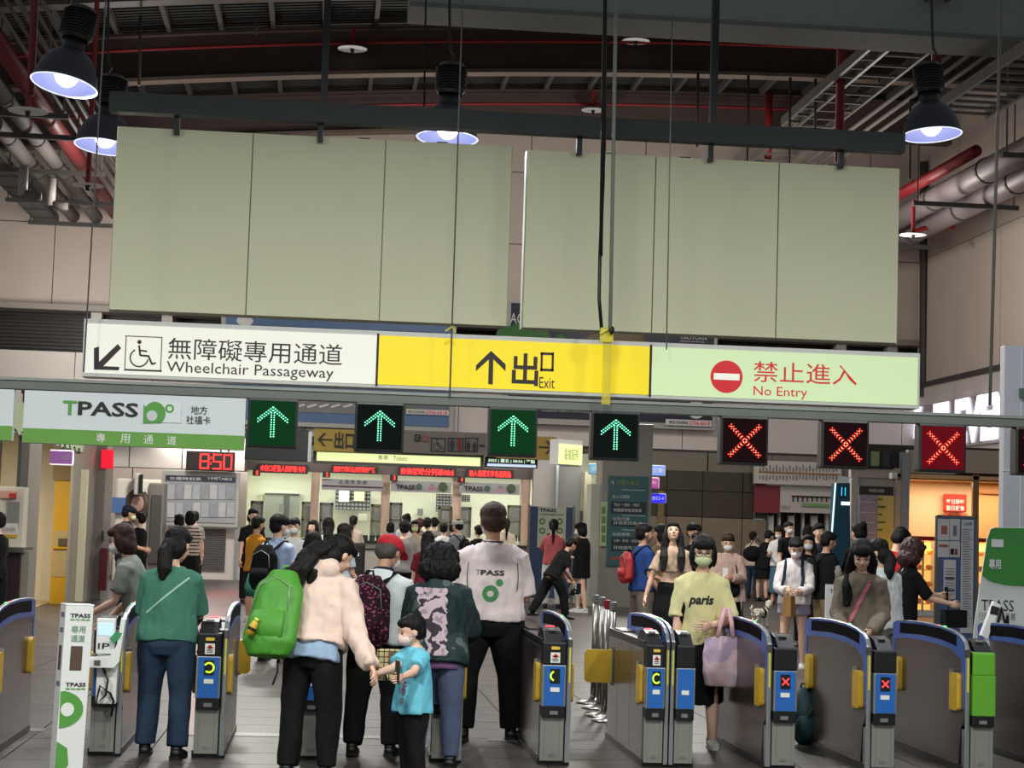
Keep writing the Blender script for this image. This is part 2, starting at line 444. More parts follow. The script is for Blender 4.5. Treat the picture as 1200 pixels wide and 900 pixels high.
# right wall ---------------------------------------------------------
wall_right = structure('wall_right')
XR = 16.2
part('backing', MB().box(XR + 0.1, 38, 0, XR + 0.4, 51, 13.6), M_JOINT, wall_right)
for j, (y0, y1) in enumerate([(38, 41.2), (41.2, 44.4), (44.4, 47.6), (47.6, 50.9)]):
    part('wall_panel', MB().box(XR, y0 + 0.012, 5.95, XR + 0.11, y1 - 0.012, 9.4), M_WALL, wall_right)
    part('wall_panel', MB().box(XR, y0 + 0.012, 9.42, XR + 0.11, y1 - 0.012, 13.5), M_WALL, wall_right)
    part('wall_panel', MB().box(XR - 0.05, y0 + 0.012, 3.2, XR + 0.11, y1 - 0.012, 5.82), M_FASCIA, wall_right)
part('ledge_trim', MB().box(XR - 0.12, 38, 5.82, XR + 0.12, 50.6, 5.95), mat('ledge_dark', (70, 64, 62), 0.5, 0, 0.03), wall_right)
sgn = thing('shop_sign', 'glowing white channel letters of the shop high on the right hand wall', 'sign', (XR - 0.06, 48, 4.1))
M_LETTERGLOW = glow('letter_glow', (236, 232, 255), 1.5)
def Yat(px): return XR * 2200 / (px - 390)
for tx, a_, b_ in (('7-', Yat(1084), Yat(1113)), ('ELEVEN', Yat(1118), Yat(1118) - 5.9)):
    v, f, asp = text_mb(tx, 0.06)
    mb = MB(); mb.add([(XR - 0.16, a_ + (b_ - a_) * p[0], 4.12 + 1.16 * p[1]) for p in v], f)
    part('lettering', mb, M_LETTERGLOW, sgn, world=True, fix=False)
ya, yb = Yat(1084), Yat(1118) - 5.9
part('backer', MB().box(XR - 0.12, yb, 4.05, XR - 0.06, ya, 5.3), mat('sign_backer', (170, 165, 160), 0.5, 0, 0), sgn, world=True)

# pipework on the left, running away down the hall ---------------------
def run(name, label, cat, x, z, r, y0, y1, m, group=None):
    t = thing(name, label, cat, (x, y0, z), 0, group)
    part('pipe', MB().tube([(0, 0, 0), (0, y1 - y0, 0)], r, 14), m, t, smooth=True)
    return t
M_PIPE = mat('pipe_silver', (120, 113, 109), 0.7, 0.0, 0.06)
M_TRAY = mat('tray_grey', (95, 92, 88), 0.5, 0.4, 0.08)
for (x, r, lab) in ((-7.05, 0.17, 'grey insulated pipe under the roof at the left, beside the wide cable tray'), (-6.45, 0.17, 'grey insulated pipe at the left, between the other grey pipe and the red one')):
    t = run('ceiling_pipe', lab, 'pipe', x, 9.5, r, 30, 50.4, M_PIPE, 'grey pipes under the roof at the left')
    for yy in (36, 40, 44, 48): part('pipe_clamp', MB().tube([(0, yy - 30, 0), (0, yy - 30 + 0.12, 0)], r + 0.02, 14), M_TRAY, t)
run('fire_pipe', 'thick dark red pipe running under the roof at the left', 'pipe', -5.95, 9.62, 0.17, 30, 50.4, mat('dark_red_pipe', (120, 30, 34), 0.5, 0, 0.06))
for i in range(7):
    x = -5.62 + i * 0.13; z = 9.7 + (i % 3) * 0.12
    run('conduit', 'thin steel conduit in the bundle beside the dark red pipe', 'pipe', x, z, 0.035, 28, 50.4, M_PIPE, 'steel conduits beside the dark red pipe')
t = thing('cable_tray', 'wide dark cable tray lowest of the left pipe bundle', 'cable tray', (-7.75, 30, 9.35))
part('tray_bottom', MB().box(-0.3, 0, 0, 0.3, 20.4, 0.03), mat('tray_dark', (70, 72, 70), 0.5, 0.3, 0.1), t)
for s in (-1, 1): part('side_rail', MB().box(s * 0.3 - 0.02, 0, 0, s * 0.3 + 0.02, 20.4, 0.16), M_TRAY, t)
for k in range(14): part('rung', MB().box(-0.3, 0.5 + k * 1.5, -0.05, 0.3, 0.58 + k * 1.5, 0.0), M_TRAY, t)
for (yy, x0), od in zip(((36.5, -7.5), (38.6, -8.3), (42.6, -8.2), (46.7, -8.2), (50.2, -8.2)), ('nearest', 'second nearest', 'middle', 'second farthest', 'farthest')):
    t = thing('pipe_bracket', od + ' of the grey channel brackets under the left pipe bundle', 'bracket', (x0, yy, 9.22), 0, 'brackets under the left pipe bundle')
    part('channel', MB().box(0, 0, 0, 2.9 + (x0 + 8.2) * -1, 0.12, 0.1), M_TRAY, t)
    for xx in (0.05, 2.8 + (x0 + 8.2) * -1): part('hanger_rod', MB().tube([(xx, 0.06, 0.1), (xx, 0.06, 1.9)], 0.02, 6), M_WIRE, t)
for (a_, b_) in (((27, 215), 39), ((60, 228), 42)):
    p = P(a_[0], a_[1], b_); 
    t = thing('pipe_stub', ('nearer' if b_ == 39 else 'farther') + ' short pale pipe stub hanging below the left grey pipes', 'pipe', p, 0, 'pipe stubs below the left grey pipes')
    part('stub', MB().tube([(0, 0, -0.25), (0, 0, 0.35)], 0.1, 12), mat('stub_pale', (180, 172, 165), 0.5, 0, 0.04), t, smooth=True)
    part('elbow', MB().tube([(0, 0, -0.2), (0.25, 0, -0.25), (0.38, 0, -0.25)], 0.09, 12), M_PIPE, t, smooth=True)

# pipework on the right -------------------------------------------------
for (x, z, r, lab) in ((13.75, 9.55, 0.27, 'thick silver insulated pipe on the right, the upper one'), (14.4, 9.35, 0.27, 'thick silver insulated pipe on the right, the lower one by the wall')):
    t = run('ceiling_pipe', lab, 'pipe', x, z, r, 30, 50.4, mat('pipe_silver_pink', (150, 138, 138), 0.5, 0.2, 0.05), 'silver pipes on the right')
    for yy in (35, 38.5, 42, 45.5): part('pipe_clamp', MB().tube([(0, yy - 30, 0), (0, yy - 30 + 0.1, 0)], r + 0.025, 14), M_TRAY, t)
run('fire_pipe', 'bright red pipe running beside the thick silver pipes at the right', 'pipe', 13.3, 9.85, 0.13, 38, 50.4, M_RED)
def ladder(label, x0, x1, z, y0, y1, n):
    t = thing('cable_ladder', label, 'cable tray', ((x0 + x1) / 2, y0, z)); h = (x1 - x0) / 2
    for s in (-1, 1): part('side_rail', MB().box(s * h - 0.03, 0, 0, s * h + 0.03, y1 - y0, 0.2), mat('rail_grey', (118, 112, 106), 0.5, 0.3, 0.05), t)
    for k in range(n):
        yy = (k + 0.5) * (y1 - y0) / n; part('rung', MB().box(-h, yy, 0.02, h, yy + 0.06, 0.07), M_PIPE, t)
    return t
ladder('cable ladder with pale rungs above the rightmost lamp', 11.0, 12.1, 9.6, 24, 34, 22)
ladder('long cable ladder under the roof right of the red drop pipes', 10.3, 11.2, 11.0, 29, 50.4, 26)
ladder('narrow cable ladder under the roof, leftmost on the right side', 9.6, 9.95, 10.6, 26, 40, 20)
for i in range(6):
    run('conduit', 'thin conduit under the roof between the cable ladders at the right', 'pipe', 11.5 + i * 0.17, 10.9 + (i % 2) * 0.12, 0.04, 28, 50.4, M_PIPE, 'conduits between the right cable ladders')
for yy, od in ((34.5, 'nearest'), (40, 'middle'), (46, 'farthest')):
    t = thing('pipe_bracket', od + ' of the dark channel brackets below the right silver pipes', 'bracket', (12.6, yy, 9.0), 0, 'brackets under the right silver pipes')
    part('channel', MB().box(0, 0, 0, 2.4, 0.12, 0.1), M_TRAY, t)
    for xx in (0.1, 2.3): part('hanger_rod', MB().tube([(xx, 0.06, 0.1), (xx, 0.06, 2.4)], 0.02, 6), M_WIRE, t)

# red sprinkler mains with round heat collector plates -------------------
def sprinkler(px, py, Y, wpx, label, up=None, ztop=None):
    p = P(px, py, Y); r = wpx / 2 * Y / 2200
    t = thing('sprinkler', label, 'sprinkler', p, 0, 'sprinklers with round plates')
    part('plate', MB().lathe([(0.0, 0.012), (r, 0.0), (r, -0.012), (0.0, -0.004)], n=28, closed=False), M_WHITE, t, smooth=False)
    part('nozzle', MB().lathe([(0.0, 0.0), (0.05, -0.01), (0.035, -0.08), (0.05, -0.09), (0.0, -0.1)], n=10), M_BLACK, t)
    part('drop_pipe', MB().tube([(0, 0, 0), (0, 0, up)], 0.045, 8), M_RED, t)
sprinkler(413, 57, 41.5, 35, 'round white sprinkler plate left of centre, hanging from the near red main', 0.45)
sprinkler(745, 48, 41.5, 34, 'round white sprinkler plate above the right blank board, hanging from the near red main', 0.5)
sprinkler(695, 129, 47.9, 28, 'round white sprinkler plate just above the black beam near the centre', 0.5)
sprinkler(33, 130, 29.0, 46, 'white sprinkler plate at the far left below the first lamp', 3.5)
sprinkler(103, 217, 33.0, 36, 'white sprinkler plate left of the blank board, below the second lamp', 3.5)
sprinkler(1070, 275, 41.0, 32, 'white sprinkler plate right of the blank board, under the silver pipes', 0.8)
sprinkler(1190, 213, 40.0, 38, 'white sprinkler plate at the right edge of the photo', 0.8)
for gy, dz, lab in ((41.55, 0.62, 'long thin red sprinkler main along the near roof girder'), (47.95, 0.62, 'long thin red sprinkler main along the far roof girder')):
    t = thing('sprinkler_main', lab, 'pipe', (-8, gy, 11))
    part('pipe', MB().tube([(x, gy, zr(x) + dz) for x in [-8 + k * 1.7 for k in range(13)]], 0.04, 8), M_RED, t, world=True)
for (px, y0, y1, Y, r, lab) in ((983, 25, 190, 36, 0.09, 'thick red pipe dropping behind the black beam, the left of the pair at right'), (1097, 40, 88, 34, 0.1, 'short thick red pipe dropping behind the rightmost lamp'),
                     (900, 108, 190, 46, 0.09, 'red pipe dropping from the far main behind the right blank board'), (36, 0, 112, 29, 0.05, 'thin dark red pipe dropping at the far left above the sprinkler plate')):
    t = thing('drop_pipe', lab, 'pipe', P(px, y1, Y)); part('pipe', MB().tube([P(px, y1, Y), Vector((P(px, y1, Y).x, Y, P(px, y0, Y).z + (3 if y0 < 50 else 0)))], r, 10), M_RED if px != 36 else mat('dull_red', (100, 34, 36), 0.5, 0, 0), t, world=True, smooth=True)
t = thing('drop_pipe', 'red bent pipe under the silver pipes beside the right wall', 'pipe', P(1085, 268, 44))
part('pipe', MB().tube([P(1118, 240, 44), P(1117, 267, 44), P(1085, 267, 44), P(1070, 272, 44)], 0.06, 8), M_RED, t, world=True)
t = thing('drop_pipe', 'red bent pipe on the near girder behind the first lamp', 'pipe', P(105, 50, 41.3))
part('pipe', MB().tube([P(97, 50, 41.3), P(110, 51, 41.3), P(108, 130, 41.3)], 0.05, 8), M_RED, t, world=True)

# thin hanging rods and wires -------------------------------------------
def rod(px0, py0, px1, py1, Y, r, m, label, group='thin hanging rods', name='hanger_rod'):
    b = P(px1, py1, Y); tpt = P(px0, py0, Y)
    d = (tpt - b); tpt = b + d * ((11.2 - b.z) / d.z) if py0 <= 0 else tpt
    t = thing(name, label, 'rod', b, 0, group)
    part('rod', MB().tube([b, tpt], r, 6), m, t, world=True, smooth=True)
rod(124, 0, 98, 436, 12.9, 0.006, M_WIRE, 'thin grey wire in front of the left end of the white passageway sign')
rod(542, 0, 527, 466, 12.9, 0.006, M_WIRE, 'thin grey wire in front of the yellow exit sign')
rod(788, 15, 781, 410, 12.9, 0.005, M_WIRE, 'thin grey wire in front of the right blank board')
rod(1173, 0, 1160, 475, 12.9, 0.012, M_WIRE, 'thin metal rod hanging at the far right beside the wall')
rod(722, 0, 715, 385, 12.75, 0.014, mat('rod_pale', (150, 158, 148), 0.4, 0.4, 0), 'pale steel conduit hanging down to the yellow bracket')
rod(709, 0, 704, 300, 12.8, 0.015, M_BLACK, 'black cable hanging left of the pale conduit', name='cable')
rod(499, 0, 497, 125, 20, 0.012, M_BLACK, 'thin dark rod left of the middle lamp')
for (px, y1) in ((955, 155), (925, 195), (876, 190), (1030, 88), (1066, 210), (817, 172)):
    rod(px + 2, 0, px, y1, 38, 0.03, M_TRAY, 'grey hanger rod under the roof at right, behind the black beam')
for (px, y1) in ((163, 100), (97, 60), (58, 60), (2, 40), (300, 40)):
    rod(px + 2, 0, px, y1, 36, 0.03, M_TRAY, 'grey hanger rod under the roof at left, behind the lamps')
# =================================================================== BLACK BEAM, LAMPS, BOARDS, SIGNS
YB = 13.6
t = thing('hanging_beam', 'long black steel beam hung across the hall above the blank boards', 'beam', P(600, 150, YB))
b0 = P(128, 118, YB); b1 = P(1061, 168, YB); zb = (b0.z + b1.z) / 2
part('beam', MB().box(b0.x, YB, zb - 0.07, b1.x, YB + 0.12, zb + 0.075), M_DARKSTEEL, t, world=True)
for px in (380, 838):
    x = P(px, 100, YB).x; part('post', MB().box(x - 0.025, YB + 0.02, zb + 0.07, x + 0.025, YB + 0.09, 11), M_DARKSTEEL, t, world=True)
BT = [P(137, 146, 13.75).z, P(601, 173, 13.75).z]; zt = sum(BT) / 2
for px in (205, 375, 681, 836, 990):
    x = P(px, 165, YB).x; part('hanger', MB().box(x - 0.02, YB + 0.08, zt - 0.05, x + 0.02, YB + 0.13, zb), M_DARKSTEEL, t, world=True)
for px, Yc in ((205, 13.7), (880, 13.7)):
    pass
M_BOARD = mat('board_pale_green', (204, 203, 172), 0.55, 0, 0.025, 1.0)
M_BOARD_EDGE = mat('board_edge', (168, 174, 150), 0.5, 0, 0)
def board(label, xs_top, ytop_l, ytop_r, ybot_l, ybot_r, Y):
    # edges taken at mid height; real boards are plain upright panels in one plane
    ym = (ytop_l + ybot_r) / 2
    X = [P(px, ym + (px - xs_top[0]) * 0.04, Y).x for px in xs_top]
    z1 = (P(xs_top[0], ytop_l, Y).z + P(xs_top[-1], ytop_r, Y).z) / 2
    z0 = (P(xs_top[0] - 8, ybot_l, Y).z + P(xs_top[-1] - 8, ybot_r, Y).z) / 2
    t = thing('blank_board', label, 'board', ((X[0] + X[-1]) / 2, Y, z0))
    for a_, b_ in zip(X[:-1], X[1:]):
        part('board_panel', MB().box(a_ + 0.004, Y, z0, b_ - 0.004, Y + 0.05, z1), M_BOARD, t, world=True, bevel=0.003)
    part('frame', MB().box(X[0] - 0.004, Y + 0.03, z0 - 0.004, X[-1] + 0.004, Y + 0.16, z1 + 0.004), M_BOARD_EDGE, t, world=True)
    for k in range(1, 5):
        x = X[0] + (X[-1] - X[0]) * (k / 5 + 0.02)
        part('top_clip', MB().box(x - 0.04, Y + 0.02, z1, x + 0.04, Y + 0.05, z1 + 0.012), M_DARKSTEEL, t, world=True)
    return X, z0, z1
board('wide blank pale green board of three panels at the left', [132, 292, 448, 597], 146, 173, 362, 382, 13.75)
board('wide blank pale green board of three panels at the right', [615, 766, 911, 1053], 176, 197, 384, 401, 13.75)

# high bay lamps ---------------------------------------------------------
M_SHADE = mat('lamp_shade_grey', (52, 52, 60), 0.45, 0.3, 0.06)
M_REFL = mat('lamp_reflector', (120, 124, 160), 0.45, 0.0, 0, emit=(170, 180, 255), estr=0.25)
M_BULB = glow('lamp_bulb', (248, 250, 255), 8)
def high_bay(px, py, wpx, label, tilt=(0, 0), cord=5.0):
    D = 0.5; Zc = F_PX * D / wpx
    p = P(px, py, Zc)
    t = thing('high_bay_lamp', label, 'lamp', p, 0, 'bell shaped high bay lamps')
    r = D / 2; T = Matrix.Rotation(R(tilt[0]), 3, 'X') @ Matrix.Rotation(R(tilt[1]), 3, 'Y')
    prof = [(r, 0.0), (r * 0.985, 0.03), (r * 0.93, 0.09), (r * 0.82, 0.17), (r * 0.62, 0.24), (r * 0.4, 0.28), (r * 0.3, 0.29)]
    part('shade', MB().lathe(prof, n=36, M=T), M_SHADE, t, smooth=True, fix=False)
    inner = [(r * 0.995, 0.0), (r * 0.97, 0.03), (r * 0.90, 0.09), (r * 0.79, 0.165), (r * 0.58, 0.23), (0.001, 0.26)]
    part('reflector', MB().lathe([(a, b - 0.002) for a, b in inner], n=36, M=T), M_REFL, t, smooth=True, fix=False)
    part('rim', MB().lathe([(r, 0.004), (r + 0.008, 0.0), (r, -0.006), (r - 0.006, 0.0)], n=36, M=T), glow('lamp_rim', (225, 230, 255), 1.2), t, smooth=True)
    part('bulb', MB().ell(T @ Vector((0, 0, 0.10)), (0.095, 0.095, 0.11)), M_BULB, t, smooth=True)
    part('collar', MB().lathe([(0.085, 0.27), (0.085, 0.37), (0.06, 0.38), (0.001, 0.38)], n=18, M=T), M_BLACK, t, smooth=True)
    mb = MB().lathe([(0.1, 0.37), (0.12, 0.4), (0.12, 0.60), (0.1, 0.63), (0.001, 0.64)], n=18, M=T)
    part('ballast', mb, M_BLACK, t, smooth=True)
    fins = MB()
    for k in range(9): fins.lathe([(0.12, 0.40 + k * 0.023), (0.135, 0.405 + k * 0.023), (0.12, 0.41 + k * 0.023)], n=18, M=T)
    part('cooling_fin', fins, M_BLACK, t)
    part('hook', MB().tube([(0, 0, 0.63), (0.03, 0, 0.70), (0.0, 0, 0.76)], 0.012, 6), M_BLACK, t)
    part('cord', MB().tube([(0.0, 0, 0.74), (-0.01, 0, 0.9), (-0.03, 0, 1.4), (-0.02, 0, cord)], 0.012, 6), M_BLACK, t)
    l = bpy.data.lights.new('lamp_light', 'AREA'); l.shape = 'DISK'; l.size = 0.42; l.energy = 85; l.color = (0.9, 0.94, 1.0)
    lo = bpy.data.objects.new('lamp_light', l); col.objects.link(lo); lo.parent = t; lo.location = (0, 0, -0.03)
high_bay(75, 100, 77, 'lit bell shaped lamp at the top left, the nearer of the two', (-7, 9))
high_bay(122, 172, 68, 'lit bell shaped lamp half hidden behind the left blank board', (-5, 4))
high_bay(524, 162, 72, 'lit bell shaped lamp hanging behind the black beam in the middle', (-3, 2))
high_bay(1092, 158, 71, 'lit bell shaped lamp at the right end of the black beam', (-4, -3))

# the three-field illuminated direction sign ------------------------------
YS = 13.05
Xs = [P(99, 410, YS).x, P(442, 425, YS).x, P(762, 437, YS).x, P(1076, 448, YS).x]
zt_ = (P(99, 378, YS).z + P(1076, 416, YS).z) / 2; zb_ = (P(97, 439, YS).z + P(1075, 477, YS).z) / 2
sign = thing('direction_sign', 'long lit sign with white, yellow and pale green fields above the gates', 'sign', ((Xs[0] + Xs[3]) / 2, YS, zb_))
part('housing', MB().box(Xs[0] - 0.012, YS, zb_ - 0.012, Xs[3] + 0.012, YS + 0.2, zt_ + 0.02), mat('sign_housing', (190, 190, 186), 0.5, 0.1, 0.02), sign, world=True, bevel=0.004)
M_FW = mat('lit_white_field', (206, 204, 194), 0.4, 0, 0, emit=(250, 248, 236), estr=0.40)
M_FY = mat('lit_yellow_field', (230, 205, 20), 0.4, 0, 0, emit=(240, 212, 16), estr=0.36)
M_FG = mat('lit_pale_green_field', (186, 204, 160), 0.4, 0, 0, emit=(206, 226, 176), estr=0.40)
for k, (m, nm) in enumerate(((M_FW, 'white lit field of the sign'), (M_FY, 'yellow lit field of the sign'), (M_FG, 'pale green lit field of the sign'))):
    part('sign_field', MB().box(Xs[k] + 0.006, YS - 0.006, zb_ + 0.012, Xs[k + 1] - 0.006, YS + 0.01, zt_ - 0.012), m, sign, nm, world=True)
for k in (1, 2): part('divider', MB().box(Xs[k] - 0.008, YS - 0.009, zb_, Xs[k] + 0.008, YS, zt_), M_INK, sign, world=True)
YL = YS - 0.009
M_SIGNINK = mat('sign_ink', (44, 36, 34), 0.6, 0, 0); M_SIGNRED = mat('sign_red', (196, 22, 30), 0.5, 0, 0, emit=(200, 20, 28), estr=0.25)
letter_px('無障礙專用通道', 197, 399.5, 401, 424.5, YL, M_SIGNINK, sign, bold=0.0)
letter_px('Wheelchair Passageway', 195, 427, 391, 443.5, YL, M_SIGNINK, sign)
letter_px('出', 600, 414, 631, 452, YL, M_SIGNINK, sign, bold=0.02)
letter_px('Exit', 632, 442, 650, 455, YL, M_SIGNINK, sign)
letter_px('禁止進入', 883, 425.5, 1004, 449.5, YL, M_SIGNRED, sign, bold=0.0)
letter_px('No Entry', 883, 453.5, 946, 467.5, YL, M_SIGNRED, sign)
def poly_px(name, pts, Y, m, parent, th=0.003, label=None):
    q = [P(a, b, Y) for a, b in pts]
    return part(name, MB().prism([(v_.x, v_.z) for v_ in q], 'y', Y, Y + th), m, parent, label, world=True)
poly_px('arrow', [(110, 408), (110, 433), (139, 434), (140, 430), (121, 429), (142, 408), (138, 403), (116, 424), (116, 406)], YL, M_SIGNINK, sign)
mb = MB()
for (a, b, c, d) in ((146.5, 394, 189.5, 395), (146, 433, 189.5, 435), (146.5, 394, 147.5, 434), (188.5, 395, 189.5, 435)):
    q = rectY(a, b, c, d, YL); mb.box(q[0], YL, q[1], q[2], YL + 0.003, q[3])
part('pictogram_frame', mb, M_SIGNINK, sign, world=True)
def wheelchair(cx, cy, s, Y, m, parent, th=0.03):
    """pictogram: head, body stroke, seat, leg, wheel arc; s = pixels per unit"""
    c = P(cx, cy, Y); k = s * Y / 2200
    mb = MB()
    def seg(a, b, w):
        a = Vector(a) * k; b = Vector(b) * k; d = (b - a).normalized(); n = Vector((-d.y, d.x)) * w * k / 2
        pp = [a + n, a - n, b - n, b + n]
        mb.prism([(c.x + p.x, c.z + p.y) for p in pp], 'y', Y, Y + 0.003)
    mb.disc((c.x - 0.12 * k, c.z + 0.52 * k), 0.09 * k, 12, Y, Y + 0.003)
    seg((-0.13, 0.38), (-0.06, -0.05), 0.08); seg((-0.1, 0.16), (0.22, 0.13), 0.07); seg((-0.08, -0.05), (0.3, -0.07), 0.08)
    seg((0.28, -0.05), (0.46, -0.42), 0.08); seg((0.44, -0.42), (0.62, -0.35), 0.07)
    pr = None
    for i in range(15):
        a = R(120 + i * 16.5); p = (-0.1 + 0.38 * math.cos(a), -0.16 + 0.38 * math.sin(a))
        if pr: seg(pr, p, 0.06)
        pr = p
    part('wheelchair_pictogram', mb, m, parent, world=True)
wheelchair(166, 415, 27, YL, M_SIGNINK, sign)
poly_px('arrow', [(557, 433), (575, 411), (592.5, 433), (592, 426), (578.5, 419), (578.5, 451), (571.5, 450.5), (573, 418), (558, 427)][:0] or [(575.5, 411), (592.5, 427), (592.5, 435), (578.2, 421), (577.5, 450.5), (572, 450), (573, 421), (557.5, 435), (558, 428)], YL, M_SIGNINK, sign)
mb = MB()
for (a, b, c, d) in ((633.5, 413, 649, 416), (633, 432, 649, 435), (633.5, 413, 636, 435), (646.5, 413, 649, 435)):
    q = rectY(a, b, c, d, YL); mb.box(q[0], YL, q[1], q[2], YL + 0.003, q[3])
part('lettering', mb, M_SIGNINK, sign, world=True)
c = P(851.5, 441.5, YL); k = 19.5 * YL / 2200
part('no_entry_disc', MB().disc((c.x, c.z), k, 32, YL, YL + 0.004), M_SIGNRED, sign, world=True)
part('no_entry_bar', MB().box(c.x - 0.8 * k, YL - 0.003, c.z - 0.2 * k, c.x + 0.8 * k, YL, c.z + 0.2 * k), M_FW, sign, world=True)

# beam that carries the lane signals ---------------------------------------
YR = 12.92
z_r = (P(60, 450, YR).z + P(1150, 491, YR).z) / 2
t = thing('signal_rail', 'long grey steel rail under the lit sign carrying the lane signals', 'beam', (P(600, 470, YR).x, YR, z_r))
part('rail', MB().box(P(-60, 440, YR).x, YR, z_r - 0.045, P(1270, 490, YR).x, YR + 0.12, z_r + 0.03), mat('rail_grey_green', (104, 108, 104), 0.45, 0.4, 0.07, 4), t, world=True, bevel=0.004)
part('rail_lip', MB().box(P(-60, 440, YR).x, YR - 0.012, z_r + 0.015, P(1270, 490, YR).x, YR + 0.14, z_r + 0.035), mat('rail_lip', (140, 144, 138), 0.4, 0.4, 0.05), t, world=True)
zsig = z_r - 0.045
# yellow bracket and clear strip hanging in front of the exit sign
t = thing('hanging_bracket', 'yellow clamp with a clear plastic strip hanging in front of the yellow exit sign', 'bracket', P(711, 395, 12.8))
part('clamp', boxpx(704, 384, 719, 401, 12.78, 0.05), mat('clamp_yellow', (205, 190, 40), 0.4, 0, 0.05), t, world=True, bevel=0.004)
part('clamp_arm', MB().tube([P(703, 391, 12.77), P(720, 382, 12.77)], 0.008, 6), mat('clamp_yellow_light', (225, 215, 90), 0.4, 0, 0), t, world=True)
part('clear_strip', boxpx(706, 401, 716, 474, 12.8, 0.01), mat('clear_plastic', (222, 205, 60), 0.2, 0, 0, alpha=0.45), t, world=True)
part('bolt', MB().ell(P(717, 387, 12.75), (0.02, 0.02, 0.03)), M_BLACK, t, world=True)
t = thing('cable', 'black cable sagging behind the pale conduit down to the yellow clamp', 'cable', P(704, 390, 12.82))
part('cable', MB().tube([P(709, -5, 12.84), P(708, 180, 12.84), P(703, 300, 12.84), P(702, 350, 12.84), P(705, 386, 12.82)], 0.013, 7), M_BLACK, t, world=True, smooth=True)
t = thing('cable', 'little yellow tie on the wire above the exit sign', 'cable tie', P(527, 386, 12.9))
part('tie', MB().tube([P(522, 388, 12.88), P(530, 383, 12.88), P(533, 389, 12.88)], 0.008, 6), mat('tie_yellow', (200, 190, 70), 0.4, 0, 0), t, world=True)

# lane signals --------------------------------------------------------------
M_LEDG = glow('led_green', (120, 255, 190), 1.8); M_LEDR = glow('led_red', (255, 52, 30), 1.7); M_LEDHOT = glow('led_red_core', (255, 190, 150), 1.8)
M_SIGB = {'up': mat('signal_face_green', (5, 16, 12), 0.8, 0, 0.05, spec=0.1), 'x': mat('signal_face_red', (26, 3, 7), 0.8, 0, 0.05, spec=0.1)}
def signal(px, py, kind, label, group, glow_face=0.0, w=58):
    c = P(px, py, YR); s = w * YR / 2200 / 2
    t = thing('lane_signal', label, 'signal', (c.x, YR, zsig - 2 * s), 0, group)
    part('housing', MB().box(-s, -0.02, 0, s, 0.11, 2 * s), M_BLACK, t, bevel=0.014)
    fm = M_SIGB['up' if kind == 'up' else 'x']
    if glow_face > 0:
        fm = mat('signal_face_lit_' + kind, (6, 34, 18) if kind == 'up' else (46, 4, 10), 0.8, 0, 0, spec=0.1, emit=(4, 72, 26) if kind == 'up' else (120, 4, 20), estr=glow_face)
    part('face', MB().box(-s * 0.9, -0.026, s * 0.12, s * 0.9, -0.018, s * 1.9), fm, t)
    part('mount', MB().box(-0.03, 0.02, 2 * s - 0.005, 0.03, 0.09, 2 * s + 0.02), M_GREY, t)
    mb = MB(); mh = MB(); r = 0.0048 if kind == 'up' else 0.0055
    if kind == 'up':
        rows = []
        for q in range(11): rows += [(-0.06, 0.40 - q * 0.095), (0.06, 0.40 - q * 0.095)]
        for q in range(8):
            for sgn_ in (-1, 1):
                rows += [(sgn_ * (0.02 + q * 0.085), 0.62 - q * 0.066), (sgn_ * (0.02 + q * 0.085), 0.50 - q * 0.066)]
        for (u, w_) in rows: mb.disc((u * s * 0.95, s * 1.02 + w_ * s), r, 8, -0.031, -0.024)
        part('led_arrow', mb, M_LEDG, t)
    else:
        for q in range(14):
            f_ = -0.62 + q * 1.24 / 13
            for o_ in (-0.042, 0.042):
                for sg in (-1, 1):
                    mb.disc(((f_ + o_) * s, s * 1.0 + (f_ * sg - o_ * sg) * s), r, 8, -0.031, -0.024)
        part('led_cross', mb, M_LEDR, t)
        for q in range(12):
            f_ = -0.57 + q * 1.14 / 11
            for sg in (-1, 1): mh.disc((f_ * s, s + f_ * sg * s), r * 0.7, 6, -0.032, -0.025)
        part('led_core', mh, M_LEDHOT, t)
    return t
GA = 'green arrow lane signals'; GX = 'red cross lane signals'
signal(320, 486, 'up', 'green arrow lane signal beside the green and white pass board', GA, 0.35)
signal(445, 492, 'up', 'green arrow lane signal under the join of the white and yellow sign fields', GA)
signal(601, 498, 'up', 'green arrow lane signal under the middle of the yellow exit sign', GA, 0.45)
signal(721, 502, 'up', 'green arrow lane signal under the right end of the yellow exit sign', GA)
signal(872, 508, 'x', 'red cross lane signal under the no entry disc, leftmost of the crosses', GX)
signal(990, 512, 'x', 'red cross lane signal under the right end of the no entry sign', GX)
signal(1104, 515, 'x', 'brightest red cross lane signal, right of the sign and over the shop letters', GX, 0.5)
signal(1217, 520, 'x', 'dark lane signal cut by the right edge of the photo', GX)
for px in (320, 445, 601, 721, 872, 990, 1104):
    pass

# green and white pass boards ------------------------------------------------
def pass_board(label, x0, x1, full=True):
    a = rectY(x0, 446, x1, 514, YR)
    zt2 = zsig - 0.006; zb2 = zt2 - 0.356
    if not full: zb2 += 0.01
    t = thing('pass_board', label, 'sign', ((a[0] + a[2]) / 2, YR, zb2), 0, 'green and white pass boards')
    part('panel', MB().box(a[0], YR - 0.01, zb2, a[2], YR + 0.07, zt2), mat('board_white_print', (206, 212, 216), 0.45, 0, 0.02), t, world=True, bevel=0.003)
    part('green_band', MB().box(a[0] + 0.002, YR - 0.014, zb2 + 0.002, a[2] - 0.002, YR - 0.009, zb2 + 0.10), mat('board_green_print', (98, 150, 62), 0.45, 0, 0.02), t, world=True)
    return t, a, zb2, zt2
pass_board('end of a green and white pass board at the left edge of the photo', -80, 16, False)
t, a, zb2, zt2 = pass_board('wide green and white pass board left of the first green arrow', 28, 288)
YLL = YR - 0.016
